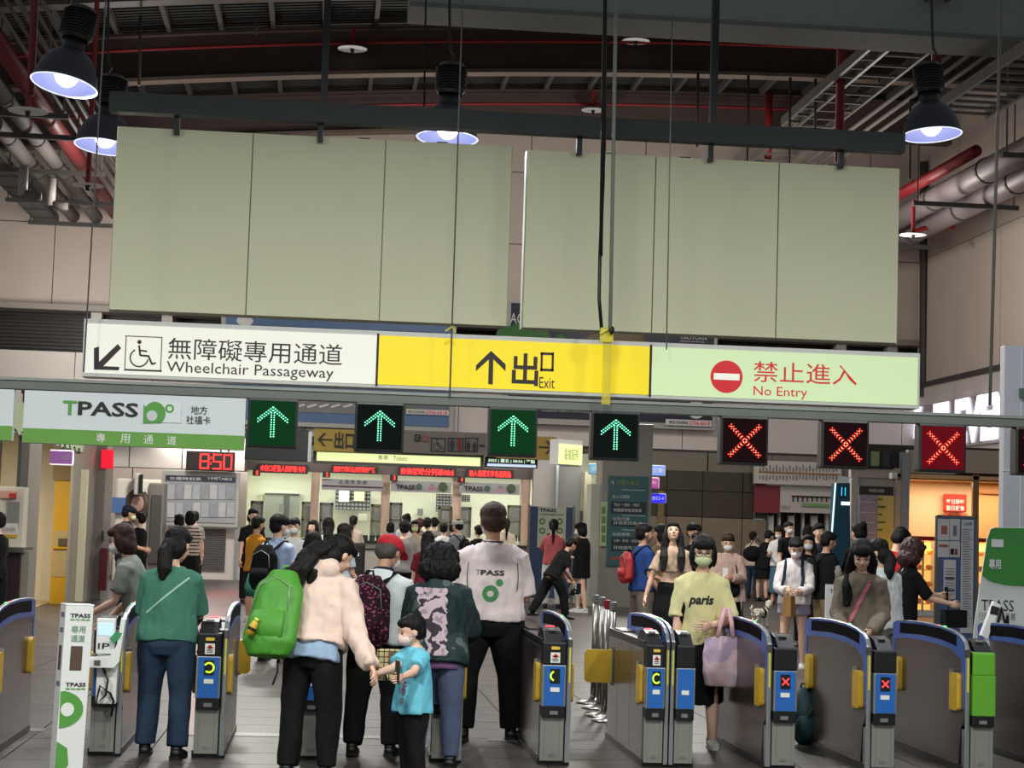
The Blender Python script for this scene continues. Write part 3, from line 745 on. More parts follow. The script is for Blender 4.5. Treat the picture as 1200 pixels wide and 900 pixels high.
def bx(u0, v0, u1, v1): # fractions of the board
    w_ = a[2] - a[0]; h_ = zt2 - zb2
    return a[0] + u0 * w_, zb2 + v0 * h_, a[0] + u1 * w_, zb2 + v1 * h_
q = bx(0.175, 0.56, 0.238, 0.83); lettering('T', *q, YLL, M_GREEN, t, bold=0.022)
q = bx(0.243, 0.56, 0.514, 0.83); lettering('PASS', *q, YLL, M_INK, t, bold=0.022)
q = bx(0.752, 0.66, 0.826, 0.82); lettering('地方', *q, YLL, M_INK, t)
q = bx(0.732, 0.47, 0.842, 0.63); lettering('社福卡', *q, YLL, M_INK, t)
for u, ch in ((0.33, '專'), (0.44, '用'), (0.545, '通'), (0.65, '道')):
    q = bx(u, 0.06, u + 0.042, 0.23); lettering(ch, *q, YLL, M_WHITE, t, bold=0.0)
w_ = a[2] - a[0]; h_ = zt2 - zb2
part('printed_card', MB().box(*[v_ for v_ in (a[0] + 0.538 * w_, YLL, zb2 + 0.48 * h_, a[0] + 0.708 * w_, YLL + 0.004, zb2 + 0.86 * h_)]), mat('card_print', (214, 218, 222), 0.4, 0, 0.02), t, world=True)
cx, cz = a[0] + 0.585 * w_, zb2 + 0.63 * h_
mb = MB(); rr_ = 0.070
poly = [(cx - rr_, cz - rr_ * 0.9)] + [(cx + rr_ * 1.05 * math.cos(R(-50 + i * 14)) + 0.005, cz + rr_ * 1.15 * math.sin(R(-50 + i * 14)) + 0.005) for i in range(15)] + [(cx - rr_, cz + rr_ * 0.9)]
mb.prism([(p[0], p[1]) for p in poly], 'y', YLL - 0.002, YLL)
part('logo_shape', mb, M_GREEN, t, world=True)
part('logo_hole', MB().disc((cx - 0.012, cz - 0.01), 0.036, 24, YLL - 0.004, YLL - 0.002), mat('logo_hole', (190, 196, 198), 0.5, 0, 0), t, world=True)
part('logo_ring', MB().disc((a[0] + 0.655 * w_, zb2 + 0.75 * h_), 0.030, 24, YLL - 0.003, YLL, 0.017), M_GREEN, t, world=True)
# =================================================================== TICKET GATES
M_GBODY = mat('gate_brown_steel', (84, 74, 72), 0.25, 0.6, 0.06, 3)
M_GPED = mat('gate_pedestal_grey', (140, 140, 132), 0.4, 0.35, 0.04)
M_GBLUE = mat('gate_blue', (38, 98, 176), 0.35, 0.0, 0.03)
M_GBLUE2 = mat('gate_blue_trim', (52, 92, 170), 0.3, 0.2, 0.04)
M_GSILV = mat('gate_silver_edge', (165, 168, 170), 0.3, 0.7, 0.04)
M_YEL = mat('flap_yellow', (200, 160, 40), 0.45, 0, 0.06, 12)
M_WIN = mat('dark_window', (10, 6, 9), 0.8, 0, 0.05, spec=0.05)
M_LIME = glow('ring_lime', (185, 255, 40), 1.6)
M_REDGLOW = glow('red_light', (255, 50, 60), 2.0)
M_GRNGLOW = glow('green_light', (70, 230, 120), 1.2)
M_XRED = glow('cross_red', (235, 60, 60), 1.1)
L_G = 1.72
GATES = 'ticket gate cabinets in the row'
def fin_profile():
    top = [(0.0, 0.80), (0.012, 0.86), (0.05, 0.905), (0.14, 0.94), (0.30, 0.968), (0.55, 0.985), (0.95, 0.992), (1.35, 0.985), (1.62, 0.97), (1.69, 0.955), (L_G, 0.92)]
    return top
def rpad(mb, x0, x1, y0, y1, z0, z1, r=0.03):
    """rounded flap in the y-z plane"""
    pts = []
    for (cy, cz, a0) in ((y1 - r, z1 - r, 0), (y0 + r, z1 - r, 90), (y0 + r, z0 + r, 180), (y1 - r, z0 + r, 270)):
        for k in range(4):
            a = R(a0 + k * 30); pts.append((cy + r * math.cos(a), cz + r * math.sin(a)))
    mb.prism(pts, 'x', x0, x1)
def rpad_x(mb, x0, x1, y0, y1, z0, z1, r=0.03):
    pts = []
    for (cx, cz, a0) in ((x1 - r, z1 - r, 0), (x0 + r, z1 - r, 90), (x0 + r, z0 + r, 180), (x1 - r, z0 + r, 270)):
        for k in range(4):
            a = R(a0 + k * 30); pts.append((cx + r * math.cos(a), cz + r * math.sin(a)))
    mb.prism(pts, 'y', y0, y1)
def gate(px, side, display, label, flap=None, Y0=12.85, green=False, head=True, X=None, ring=(0, 300), farflap=False):
    x = P(px, 896, Y0).x if X is None else X
    t = thing('ticket_gate', label, 'ticket gate', (x, Y0, 0), 0, GATES); s = side
    W = 0.082
    def bx(name, x0, y0, z0, x1, y1, z1, m, lab=None, bev=0.0, par=t): return part(name, MB().box(x0 * s, y0, z0, x1 * s, y1, z1), m, par, lab, bevel=bev)
    bx('plinth', -W - 0.012, 0.03, 0, 0.125, L_G + 0.01, 0.05, M_BLACK)
    bx('body', -W, 0.06, 0.045, 0.095, L_G, 0.80, M_GBODY, bev=0.004)
    # side skin panels on the lane side opposite the fin
    for (a_, b_) in ((0.07, 0.62), (0.63, 1.20), (1.21, 1.70)):
        bx('side_panel', -W - 0.004, a_, 0.07, -W, b_, 0.60 if a_ < 1 else 0.79, M_GBODY)
    for (a_, b_) in ((0.07, 0.62), (0.63, 1.20)): bx('side_panel', -W - 0.004, a_, 0.61, -W, b_, 0.79, M_GBODY)
    bx('pedestal', -W, 0, 0.03, 0.078, 0.10, 0.335, M_GPED, bev=0.004)
    for xx in (-0.055, 0.05): bx('pedestal_groove', xx - 0.002, -0.002, 0.05, xx + 0.002, 0.01, 0.32, M_GREY)
    bx('pedestal_latch', -0.022, -0.004, 0.06, 0.025, 0.004, 0.08, M_GREY)
    bx('top_deck', -W, 0.10, 0.80, 0.095, L_G, 0.85, M_BLACK, bev=0.006)
    if head:
        bx('head_base', -W + 0.002, -0.03, 0.325, 0.078, 0.12, 0.405, M_BLACK, bev=0.008)
        bx('head_slot', -0.025, -0.034, 0.345, 0.03, -0.028, 0.37, M_GREY)
        bx('head_frame', -W - 0.002, -0.035, 0.40, 0.08, 0.14, 0.68, M_GSILV if not green else mat('gate_green', (92, 158, 44), 0.4, 0, 0.03), bev=0.008)
        if not green:
            bx('blue_panel', -W + 0.012, -0.043, 0.405, 0.068, -0.03, 0.675, M_GBLUE, bev=0.003)
        bx('head_top', -W, -0.03, 0.68, 0.078, 0.14, 0.835, M_BLACK if not green else mat('gate_green', (92, 158, 44)), bev=0.012)
        if green: bx('head_top_cap', -W, -0.02, 0.66, 0.078, 0.30, 0.84, mat('gate_green', (92, 158, 44)), bev=0.015)
        if display in ('ring', 'x'):
            bx('display', -0.03, -0.05, 0.56, 0.035, -0.042, 0.655, M_BLACK)
        if display == 'ring':
            mb = MB(); cx, cz, r0, r1 = 0.003 * s, 0.607, 0.026, 0.036; n = 16
            a0, a1 = R(ring[0]), R(ring[1])
            for i in range(n):
                u = a0 + (a1 - a0) * i / n; v_ = a0 + (a1 - a0) * (i + 1) / n
                mb.prism([(cx + r0 * math.cos(u), cz + r0 * math.sin(u)), (cx + r1 * math.cos(u), cz + r1 * math.sin(u)), (cx + r1 * math.cos(v_), cz + r1 * math.sin(v_)), (cx + r0 * math.cos(v_), cz + r0 * math.sin(v_))], 'y', -0.054, -0.050)
            part('lit_ring', mb, M_LIME, t)
        if display == 'x':
            mb = MB(); cx, cz = 0.0025 * s, 0.607; k = 0.026
            for sg in (-1, 1):
                d = Vector((1, sg)).normalized(); n_ = Vector((-d.y, d.x)) * 0.005
                a_ = Vector((cx, cz)) - d * k * 1.3; b_ = Vector((cx, cz)) + d * k * 1.3
                mb.prism([tuple(a_ + n_), tuple(a_ - n_), tuple(b_ - n_), tuple(b_ + n_)], 'y', -0.054 - 0.001 * sg, -0.050)
            part('lit_cross', mb, M_XRED, t)
        if not green: bx('label_plate', -0.028, -0.047, 0.50, 0.035, -0.042, 0.53, M_WHITE)
        if display == 'ring':
            bx('sticker', -0.03, -0.036, 0.695, 0.035, -0.029, 0.765, M_WHITE)
            part('sticker_print', MB().disc((0.003 * s, 0.742), 0.014, 10, -0.039, -0.036).box((-0.02) * s, -0.039, 0.735, 0.026 * s, -0.036, 0.742), mat('print_red', (190, 50, 40), 0.6, 0, 0), t)
            part('sticker_text', MB().box(-0.018 * s, -0.038, 0.718, 0.022 * s, -0.036, 0.724).box(-0.018 * s, -0.038, 0.706, 0.022 * s, -0.036, 0.711), M_INK, t)
            rp = MB(); rpad_x(rp, min(-0.028 * s, 0.033 * s), max(-0.028 * s, 0.033 * s), -0.040, -0.03, 0.785, 0.805, 0.009); part('ticket_slot', rp, mat('slot_yellow', (225, 185, 70), 0.4, 0, 0), t)
        # sloped console
        mb = MB(); mb.prism([(0.0, 0.835), (0.10, 0.905), (0.22, 0.925), (0.34, 0.915), (0.46, 0.85), (0.46, 0.83)], 'x', -0.07 * s, 0.05 * s)
        part('console', mb, M_BLACK, t, bevel=0.004)
        bx('console_pad', -0.035, 0.09, 0.905, 0.015, 0.15, 0.918, M_GREY)
        if display == 'ring': bx('status_light', -0.03, 0.28, 0.915, 0.03, 0.34, 0.928, M_REDGLOW)
    # far console lying on the deck
    bx('far_reader', -0.06, 1.15, 0.85, 0.06, 1.6, 0.862, mat('reader_dark', (60, 30, 36), 0.3, 0, 0.1))
    # fin: steel sheet with blue arch and dark window
    top = fin_profile()
    low = [(L_G, 0.05), (0.14, 0.05), (0.10, 0.30), (0.05, 0.34), (0.0, 0.42)]
    mb = MB(); mb.prism(top + low, 'x', 0.095 * s, 0.118 * s); part('fin', mb, M_GBODY, t)
    # blue border, both faces
    arch_lo = [(p[0], p[1] - 0.14) for p in top[2:-1]]
    bl = MB()
    poly = top[1:-1] + [(L_G - 0.01, 0.95)] + [(L_G - 0.01, 0.60), (L_G - 0.05, 0.60)] + [(L_G - 0.07, 0.83)] + list(reversed([(p[0], p[1] - 0.13) for p in top[4:-2]])) + [(0.17, 0.80), (0.10, 0.78), (0.06, 0.45), (0.01, 0.42), (0.0, 0.80)]
    q = MB(); q.prism(poly, 'x', 0.092 * s, 0.121 * s); part('blue_arch', q, M_GBLUE2, t)
    wn = [(0.20, 0.942), (0.32, 0.957), (0.55, 0.973), (0.95, 0.980), (1.52, 0.966), (1.52, 0.885), (0.95, 0.903), (0.55, 0.896), (0.32, 0.880), (0.20, 0.866)]
    q = MB(); q.prism(wn, 'x', 0.089 * s, 0.124 * s); part('arch_window', q, M_WIN, t)
    # silver edge trim following the arch and the front
    e = MB()
    path = [(0.0, 0.28), (-0.004, 0.45), (-0.004, 0.80)] + [(p[0] - 0.002, p[1] + 0.004) for p in top[1:]]
    e.tube([(0.1065 * s, p[0], p[1]) for p in path], [(0.016, 0.004)] * len(path), 6, side=(1, 0, 0)); part('edge_trim', e, M_GSILV, t, smooth=False)
    bx('chrome_cap', 0.09, -0.012, 0.80, 0.123, 0.03, 0.86, M_STEEL, bev=0.006)
    bx('yellow_strip', 0.101, -0.012, 0.56, 0.112, -0.004, 0.80, mat('strip_yellow', (215, 200, 60), 0.4, 0, 0))
    bx('front_post', 0.088, 0.0, 0.02, 0.123, 0.06, 0.30, M_GSILV, bev=0.003)
    for k, (m, yy) in enumerate(((M_GRNGLOW, 0.5), (M_REDGLOW, 0.62))):
        part('status_light', MB().ell((0.107 * s, yy, 0.99), (0.012, 0.03, 0.006)), m, t)
    # flaps retracted into the sides near the front, both lanes
    for (xs, xe) in ((-W - 0.03, -W + 0.004), (0.115, 0.15)):
        f_ = MB(); rpad(f_, min(xs * s, xe * s), max(xs * s, xe * s), 0.09, 0.26, 0.42, 0.68); part('flap', f_, M_YEL, t)
        bx('flap_slot', xs + (0.006 if xs < 0 else 0), 0.265, 0.40, xe - (0 if xs < 0 else 0.006), 0.285, 0.70, M_GSILV)
        f_ = MB(); rpad(f_, min(xs * s, xe * s), max(xs * s, xe * s), 1.46, 1.60, 0.44, 0.70); part('flap', f_, M_YEL, t)
    if flap:
        for (xa, xb, yy) in flap:
            f_ = MB(); rpad_x(f_, xa, xb, yy, yy + 0.025, 0.45, 0.70, 0.035); part('flap', f_, M_YEL, t, 'yellow flap swung out across the lane')
            part('flap_hinge', MB().tube([(xb if xa < -0.1 else xa, yy + 0.01, 0.43), (xb if xa < -0.1 else xa, yy + 0.01, 0.72)], 0.014, 8), M_GREY, t)
    return t
gate(-38, 1, 'plain', 'wide brown steel ticket gate cut by the left edge of the photo', Y0=12.5)
gate(118, 1, 'plain', 'ticket gate behind the white pass post, with the white card reader box on it', flap=None)
gate(240, 1, 'ring', 'ticket gate between the woman in teal and the woman with the green backpack', flap=[(0.12, 0.22, 1.45)], ring=(-130, 150))
gate(362, 1, 'ring', 'ticket gate mostly hidden behind the woman in the pink hoodie')
gate(519, 1, 'ring', 'ticket gate mostly hidden behind the boy and the curly haired woman')
gate(646, 1, 'ring', 'ticket gate just right of the standing staff man', flap=[(0.12, 0.19, 1.45)], ring=(110, 250))
g1_ = gate(765, 1, 'ring', 'ticket gate with its yellow flap swung out to the left', flap=[(-0.36, -0.09, 1.45)], ring=(50, 320)); g1_.scale.x = 0.80
g2_ = gate(800, -1, 'plain', 'ticket gate beside the woman in the paris shirt, back to back with its neighbour'); g2_.scale.x = 0.80
gate(917, -1, 'x', 'ticket gate with a small red cross, right of the pastel tote bag')
gate(1034, -1, 'x', 'ticket gate with a small red cross before the pink strap woman')
gate(1150, -1, 'green', 'ticket gate with a bright green head near the right edge', green=True)
gate(1262, -1, 'plain', 'ticket gate cut by the right edge of the photo', head=True)

# white pass post standing before the second gate --------------------------
Yp = 12.0
bp = G(82, 905); 
pp = P(86, 720, Yp)
t = thing('pass_post', 'tall white pass post with a green ring logo in front of the gates', 'post', (pp.x, Yp, 0), R(24)); t.rotation_euler = (0, R(1.2), R(24))
hh = P(88, 709, Yp).z
part('post', MB().box(-0.088, -0.06, 0, 0.088, 0.06, hh), M_WHITE, t, bevel=0.005)
part('cap', MB().box(-0.09, -0.062, hh, 0.09, 0.062, hh + 0.008), mat('post_cap', (236, 238, 236), 0.4, 0, 0), t, bevel=0.002)
yf = -0.063
def ptext(s, x0, z0, x1, z1, m, b=0.02): lettering(s, x0, z0, x1, z1, yf, m, t, bold=b, world=False)
ptext('TPASS', -0.058, hh - 0.075, 0.07, hh - 0.05, M_INK, 0.03)
ptext('專用通道', -0.058, hh - 0.094, 0.07, hh - 0.082, M_GREEN)
ptext('專用', -0.045, hh - 0.17, 0.045, hh - 0.125, mat('print_dull_green', (130, 160, 140), 0.6, 0, 0))
ptext('通道', -0.045, hh - 0.225, 0.045, hh - 0.18, mat('print_dull_green', (130, 160, 140)))
part('window_slot', MB().box(-0.04, yf, hh - 0.40, 0.035, -0.055, hh - 0.25), mat('slot_brown', (90, 70, 62), 0.4, 0, 0.1), t, bevel=0.002)
ptext('TPASS', -0.058, hh - 0.50, 0.07, hh - 0.475, M_INK, 0.03)
ptext('專用通道', -0.058, hh - 0.52, 0.07, hh - 0.507, M_GREEN)
def shape(mb_, name, m): part(name, mb_, m, t)
mb = MB(); pts_ = [( -0.087 + 0.0, hh - 0.60)] 
poly = [(-0.085, 0.14 + 0.18), (-0.085, 0.34)] + [( -0.085 + 0.15 * math.sin(R(a_)), 0.23 + 0.115 * math.cos(R(a_))) for a_ in range(10, 180, 14)]
zo = hh - 0.87
mb.prism([(p[0], p[1] + zo) for p in poly[1:]], 'y', yf, -0.058); shape(mb, 'logo_shape', M_GREEN)
part('logo_hole', MB().disc((-0.035, 0.23 + zo), 0.042, 20, yf - 0.002, yf), M_WHITE, t)
part('logo_stripe', MB().prism([(-0.087, 0.01), (-0.087, 0.20), (-0.02, 0.16), (-0.005, 0.06), (-0.03, 0.01)], 'y', yf, -0.058), M_GREEN, t)
for zz in (hh - 0.075, hh - 0.17, hh - 0.5):
    part('side_print', MB().box(-0.090, -0.04, zz, -0.087, 0.03, zz + 0.03), mat('print_lilac', (120, 118, 140), 0.6, 0, 0), t)
part('window_slot', MB().box(-0.091, -0.03, hh - 0.40, -0.086, 0.02, hh - 0.25), mat('slot_brown', (90, 70, 62)), t)

# white card reader box hanging on the second gate ---------------------------
xg = P(118, 896, 12.85).x
t = thing('card_reader', 'white card reader box with a lit screen and black cable behind the white post', 'card reader', (xg + 0.02, 12.80, 0.0))
part('box', MB().box(-0.06, -0.09, 0.36, 0.075, 0.02, 0.70), M_WHITE, t, bevel=0.01)
mb = MB(); mb.prism([(-0.13, 0.60), (0.06, 0.60), (0.09, 0.64), (0.12, 0.92), (0.09, 0.93), (0.07, 0.75), (0.03, 0.68), (-0.13, 0.66)], 'y', -0.16, -0.05); part('bracket_arm', mb, M_WHITE, t, bevel=0.006)
part('terminal', MB().box(-0.07, -0.12, 0.69, 0.05, -0.05, 0.92), M_WHITE, t, bevel=0.008)
part('screen', MB().box(-0.06, -0.124, 0.81, 0.04, -0.119, 0.89), glow('reader_screen', (170, 200, 235), 0.7), t)
lettering('IP', -0.055, 0.72, 0.02, 0.76, -0.125, M_INK, t, world=False)
part('sticker', MB().prism([(0.02, 0.79), (0.05, 0.76), (0.09, 0.80), (0.10, 0.83), (0.06, 0.84)], 'y', -0.165, -0.158), mat('sticker_green', (60, 140, 96), 0.6, 0, 0), t)
part('cable', MB().tube([(-0.02, -0.10, 0.60), (0.02, -0.13, 0.52), (0.01, -0.13, 0.42), (-0.05, -0.13, 0.36), (-0.03, -0.12, 0.48), (0.04, -0.12, 0.43), (0.06, -0.1, 0.38), (0.05, -0.1, 0.28)], 0.008, 7), M_BLACK, t, smooth=True)
part('lock', MB().box(-0.07, -0.17, 0.62, -0.03, -0.16, 0.65), M_STEEL, t)

# black card reader on the far right near the flag board
t = thing('card_reader', 'card reader with black cables on the last gate at the right', 'card reader', P(1163, 745, 14.3))
c_ = P(1163, 745, 14.3)
part('stand', MB().box(-0.05, 0, -0.2, 0.04, 0.05, 0.05), M_WHITE, t)
mb = MB(); mb.prism([(-0.10, 0.0), (-0.05, -0.03), (0.06, 0.24), (0.0, 0.27)], 'y', -0.03, 0.03); part('terminal', mb, M_WHITE, t, bevel=0.006)
part('screen', MB().prism([(-0.035, 0.17), (0.03, 0.16), (0.045, 0.22), (-0.02, 0.235)], 'y', -0.034, -0.028), M_INK, t)
part('cable', MB().tube([(0.02, 0, 0.0), (0.07, 0, 0.22), (0.10, 0, 0.10), (0.06, 0, -0.1), (0.12, 0, 0.16), (0.13, 0, 0.0)], 0.012, 7), M_BLACK, t, smooth=True)
# =================================================================== BACK OF THE HALL
M_OLIVE = mat('olive_grey_wall', (120, 114, 100), 0.5, 0, 0.04)
M_BLUEAD = mat('ad_sky_blue', (84, 112, 150), 0.5, 0, 0.1, 1.2)
M_NAVY = mat('ad_navy', (22, 26, 48), 0.45, 0, 0.1, 1.5)
M_ADWHITE = mat('print_white', (214, 214, 212), 0.5, 0, 0)
YA = 50.3
# advertising billboards on the fascia ----------------------------------------
t = bthing('billboard', 'pale blue advertising billboard behind the left blank board', 'billboard', 262, 374, 528, 506, YA)
a = rectY(262, 372, 528, 496, YA)
part('frame', MB().box(a[0] - 0.12, YA, a[1] - 0.12, a[2] + 0.12, YA + 0.2, a[3] + 0.1), mat('ad_frame', (170, 168, 162), 0.5, 0.1, 0), t, world=True)
part('poster', MB().box(a[0], YA - 0.02, a[1], a[2], YA, a[3]), M_BLUEAD, t, world=True)
bpart('poster_print', 300, 383, 396, 390, YA - 0.04, 0.02, mat('ad_band_navy', (40, 48, 84), 0.5, 0, 0), t)
letter_px('智慧製造　綠能科技　資通AI', 308, 383.5, 388, 389.5, YA - 0.06, M_ADWHITE, t)
letter_px('2023桃園產業展覽會資通訊THE未來', 438, 388, 526, 393, YA - 0.06, M_SIGNINK, t)
part('poster_print', MB().ell(P(287, 376, YA - 0.03), (0.22, 0.02, 0.14)), M_ADWHITE, t, world=True)
bpart('poster_print', 340, 466, 430, 484, YA - 0.04, 0.02, mat('ad_road_grey', (128, 128, 128), 0.5, 0, 0.15, 3), t)
for k in range(6): poly_px('poster_print', [(345 + k * 14, 476), (356 + k * 14, 473), (358 + k * 14, 475), (347 + k * 14, 478)], YA - 0.06, M_ADWHITE, t, 0.02)
bpart('poster_print', 474, 466, 524, 474, YA - 0.04, 0.02, mat('ad_building_brown', (96, 84, 70), 0.5, 0, 0.2, 5), t)
poly_px('poster_print', [(474, 474), (524, 474), (524, 481), (500, 480), (474, 484)], YA - 0.04, mat('ad_grey', (104, 110, 118), 0.5, 0, 0), t, 0.02)
poly_px('poster_print', [(474, 476), (496, 480), (474, 482)], YA - 0.06, mat('ad_grass', (98, 116, 58), 0.5, 0, 0), t, 0.02)
bpart('caption_strip', 476, 480, 526, 486, YA - 0.08, 0.02, M_ADWHITE, t)
letter_px('2706-6618', 499, 481.5, 524, 485.5, YA - 0.10, M_SIGNRED, t)
letter_px('廣告招租專線', 478, 481, 498, 484.5, YA - 0.10, M_SIGNINK, t)

t = bthing('billboard', 'dark navy and green advertising billboard behind the gap between the blank boards', 'billboard', 595, 362, 838, 500, YA)
a = rectY(597, 360, 836, 493, YA)
part('frame', MB().box(a[0] - 0.1, YA, a[1] - 0.16, a[2] + 0.1, YA + 0.2, a[3] + 0.08), mat('ad_frame', (170, 168, 162)), t, world=True)
part('poster', MB().box(a[0], YA - 0.02, a[1], a[2], YA, a[3]), M_NAVY, t, world=True)
letter_px('AC', 598, 367, 613, 379, YA - 0.04, M_ADWHITE, t)
mb = MB()
for (px, py, rx, rz) in ((605, 392, 0.55, 0.25), (622, 390, 0.5, 0.28), (632, 394, 0.3, 0.2), (612, 386, 0.3, 0.22), (657, 397, 0.16, 0.14)):
    c_ = P(px, py, YA - 0.03); mb.ell(c_, (rx, 0.02, rz), n=12, m=6)
part('poster_print', mb, mat('ad_leaf_green', (50, 104, 36), 0.5, 0, 0.15, 4), t, world=True)
mb = MB()
for (px, py, rx, rz) in ((700, 398, 0.3, 0.2), (735, 396, 0.5, 0.16), (746, 393, 0.2, 0.2)):
    c_ = P(px, py, YA - 0.03); mb.ell(c_, (rx, 0.02, rz), n=12, m=6)
part('poster_print', mb, mat('ad_branch_brown', (104, 88, 50), 0.5, 0, 0.15, 4), t, world=True)
letter_px('TAOYUAN', 797, 394, 828, 398, YA - 0.04, M_ADWHITE, t)
letter_px('LEADING AND BEYOND', 797, 399.5, 826, 401, YA - 0.04, M_ADWHITE, t)
letter_px('桃園國際 AEROTROPOLIS', 634, 480, 690, 483, YA - 0.04, M_ADWHITE, t)
bpart('poster_print', 779, 481, 800, 485, YA - 0.04, 0.02, M_ADWHITE, t)
c_ = P(816, 480, YA - 0.05); part('poster_print', MB().disc((c_.x, c_.z), 0.25, 20, c_.y, c_.y + 0.02), M_ADWHITE, t, world=True)
bpart('caption_strip', 780, 492, 834, 499, YA - 0.08, 0.02, M_ADWHITE, t)
letter_px('2706-6618', 808, 493.5, 832, 498, YA - 0.10, M_SIGNRED, t)
letter_px('廣告招租專線', 784, 493, 806, 497, YA - 0.10, M_SIGNINK, t)

# lower back wall between the corner column and the ticket hall -------------------
YW = 51.5
for (x0, x1) in ((100, 152), (152, 214), (214, 288)):
    for (y0, y1) in ((500, 551), (551, 700)):
        a = rectY(x0, y0, x1, y1, YW)
        z1 = Z_FB if y0 == 500 else 2.9; z0 = 2.92 if y0 == 500 else 0
        part('wall_panel', MB().box(a[0] + 0.015, YW, z0, a[2] - 0.015, YW + 0.1, z1), M_FASCIA if z1 > 3 else M_WALL, wall_back)
part('wall_core', MB().box(P(100, 560, YW).x, YW + 0.05, 0, P(288, 560, YW).x, YW + 0.4, Z_FB), M_JOINT, wall_back)
# clock -------------------------------------------------------------------------
M_LEDTXT = glow('led_text_red', (255, 45, 40), 2.2)
t = bthing('led_clock', 'black digital clock reading 8:50 in red digits', 'clock', 218, 529, 275, 552, 49.5)
bpart('case', 218, 529, 275, 552, 49.5, 0.2, mat('clock_case', (26, 8, 12), 0.4, 0, 0), t, bevel=0.02)
a = rectY(234, 532, 272, 550, 49.48)
def seg7(ch, x0, z0, w, h, y, mb, k=0.035):
    S = {'8': 'abcdefg', '5': 'afgcd', '0': 'abcdef'}[ch]
    d = dict(a=(x0, z0 + h - k, x0 + w, z0 + h), g=(x0, z0 + h / 2 - k / 2, x0 + w, z0 + h / 2 + k / 2), d=(x0, z0, x0 + w, z0 + k), f=(x0, z0 + h / 2, x0 + k, z0 + h), b=(x0 + w - k, z0 + h / 2, x0 + w, z0 + h), e=(x0, z0, x0 + k, z0 + h / 2), c=(x0 + w - k, z0, x0 + w, z0 + h / 2))
    for s_ in S: q = d[s_]; mb.box(q[0], y - 0.02, q[1], q[2], y, q[3])
W_ = a[2] - a[0]; H_ = a[3] - a[1]
mb = MB(); seg7('8', a[0], a[1], W_ * 0.29, H_, 49.5, mb); seg7('5', a[0] + W_ * 0.40, a[1], W_ * 0.27, H_, 49.5, mb); seg7('0', a[0] + W_ * 0.73, a[1], W_ * 0.27, H_, 49.5, mb)
for f_ in (0.3, 0.65): mb.box(a[0] + W_ * 0.33, 49.48, a[1] + H_ * f_, a[0] + W_ * 0.36, 49.5, a[1] + H_ * f_ + 0.06)
part('digits', mb, M_LEDTXT, t, world=True)
for px in (259, 268):
    part('mount_arm', MB().tube([P(px, 529, 49.6), P(px - 2, 514, 49.8)], 0.03, 6), M_GREY, t, world=True)
# notice board and roller shutter -------------------------------------------------
t = bthing('notice_board', 'silver framed station notice board under the red digital clock', 'notice board', 188, 553, 281, 617, 49.8)
bpart('frame', 189, 552, 280, 617, 49.8, 0.15, mat('board_frame_silver', (176, 176, 172), 0.4, 0.3, 0.02), t, bevel=0.02)
for px in (191, 278): part('leg', MB().box(P(px, 600, 49.9).x - 0.04, 49.9, 0, P(px, 600, 49.9).x + 0.04, 49.98, P(px, 600, 49.9).z), M_GSILV, t, world=True)
bpart('sheet', 194, 558, 276, 612, 49.77, 0.04, mat('board_sheet_grey', (156, 158, 162), 0.25, 0, 0.1, 2), t)
bpart('header', 194, 558, 276, 564, 49.74, 0.03, mat('board_header', (40, 42, 66), 0.4, 0, 0), t)
letter_px('台鐵時刻表', 199, 559, 236, 563, 49.72, M_ADWHITE, t); letter_px('TIMETABLE', 243, 559.5, 272, 562.5, 49.72, M_ADWHITE, t)
for k in range(16):
    x0 = 196 + (k % 8) * 10; y0 = 568 + (k // 8) * 21
    bpart('timetable_sheet', x0, y0, x0 + 8.4, y0 + 17, 49.745, 0.02, mat('sheet_tone_%d' % (k % 3), [(168, 170, 174), (148, 150, 156), (184, 184, 184)][k % 3], 0.5, 0, 0.12, 8), t)
t = bthing('cabinet', 'grey metal cabinet with a dark slatted shutter under the notice board', 'cabinet', 196, 618, 290, 678, 50.2)
bpart('case', 196, 618, 292, 679, 50.2, 0.5, M_FASCIA, t)
q = rectY(226, 620, 264, 668, 50.15)
for k in range(22):
    z = q[1] + (q[3] - q[1]) * k / 22; part('slat', MB().box(q[0], 50.12, z, q[2], 50.2, z + (q[3] - q[1]) / 22 * 0.62), mat('shutter_slat', (112, 106, 104), 0.4, 0.3, 0.05), t, world=True)
bpart('shutter_back', 226, 620, 264, 668, 50.17, 0.04, M_RECESS, t)
# white rounded machine at left --------------------------------------------------
t = bthing('photo_booth', 'white rounded booth with a dark oval window behind the policeman', 'booth', 134, 560, 190, 690, 47.5)
bpart('body', 133, 561, 186, 706, 47.5, 1.2, mat('booth_white', (206, 198, 186), 0.4, 0, 0.03), t, bevel=0.06)
bpart('side', 172, 566, 190, 690, 47.4, 1.0, mat('booth_grey', (110, 104, 98), 0.4, 0.1, 0.05), t, bevel=0.04)
c_ = P(161, 592, 47.42); part('window', MB().ell(c_, (0.32, 0.03, 0.42)), mat('booth_window', (70, 56, 50), 0.2, 0, 0.1), t, world=True, smooth=True)
c_ = P(161, 590, 47.38); part('window_poster', MB().ell(c_, (0.16, 0.02, 0.2)), mat('booth_poster', (150, 118, 108), 0.5, 0, 0.2, 8), t, world=True)
bpart('lamp_arm', 157, 554, 165, 580, 47.2, 0.3, mat('booth_lamp', (186, 180, 172), 0.4, 0.1, 0), t, bevel=0.05)
bpart('lamp_pad', 163, 556, 167, 578, 47.15, 0.1, M_BLACK, t)
bpart('screen', 131, 583, 147, 601, 47.4, 0.1, mat('booth_screen', (60, 84, 120), 0.3, 0, 0.05, emit=(90, 120, 165), estr=0.3), t)
bpart('door', 176, 580, 188, 660, 47.35, 0.05, mat('booth_door', (74, 70, 68), 0.3, 0, 0.05), t)

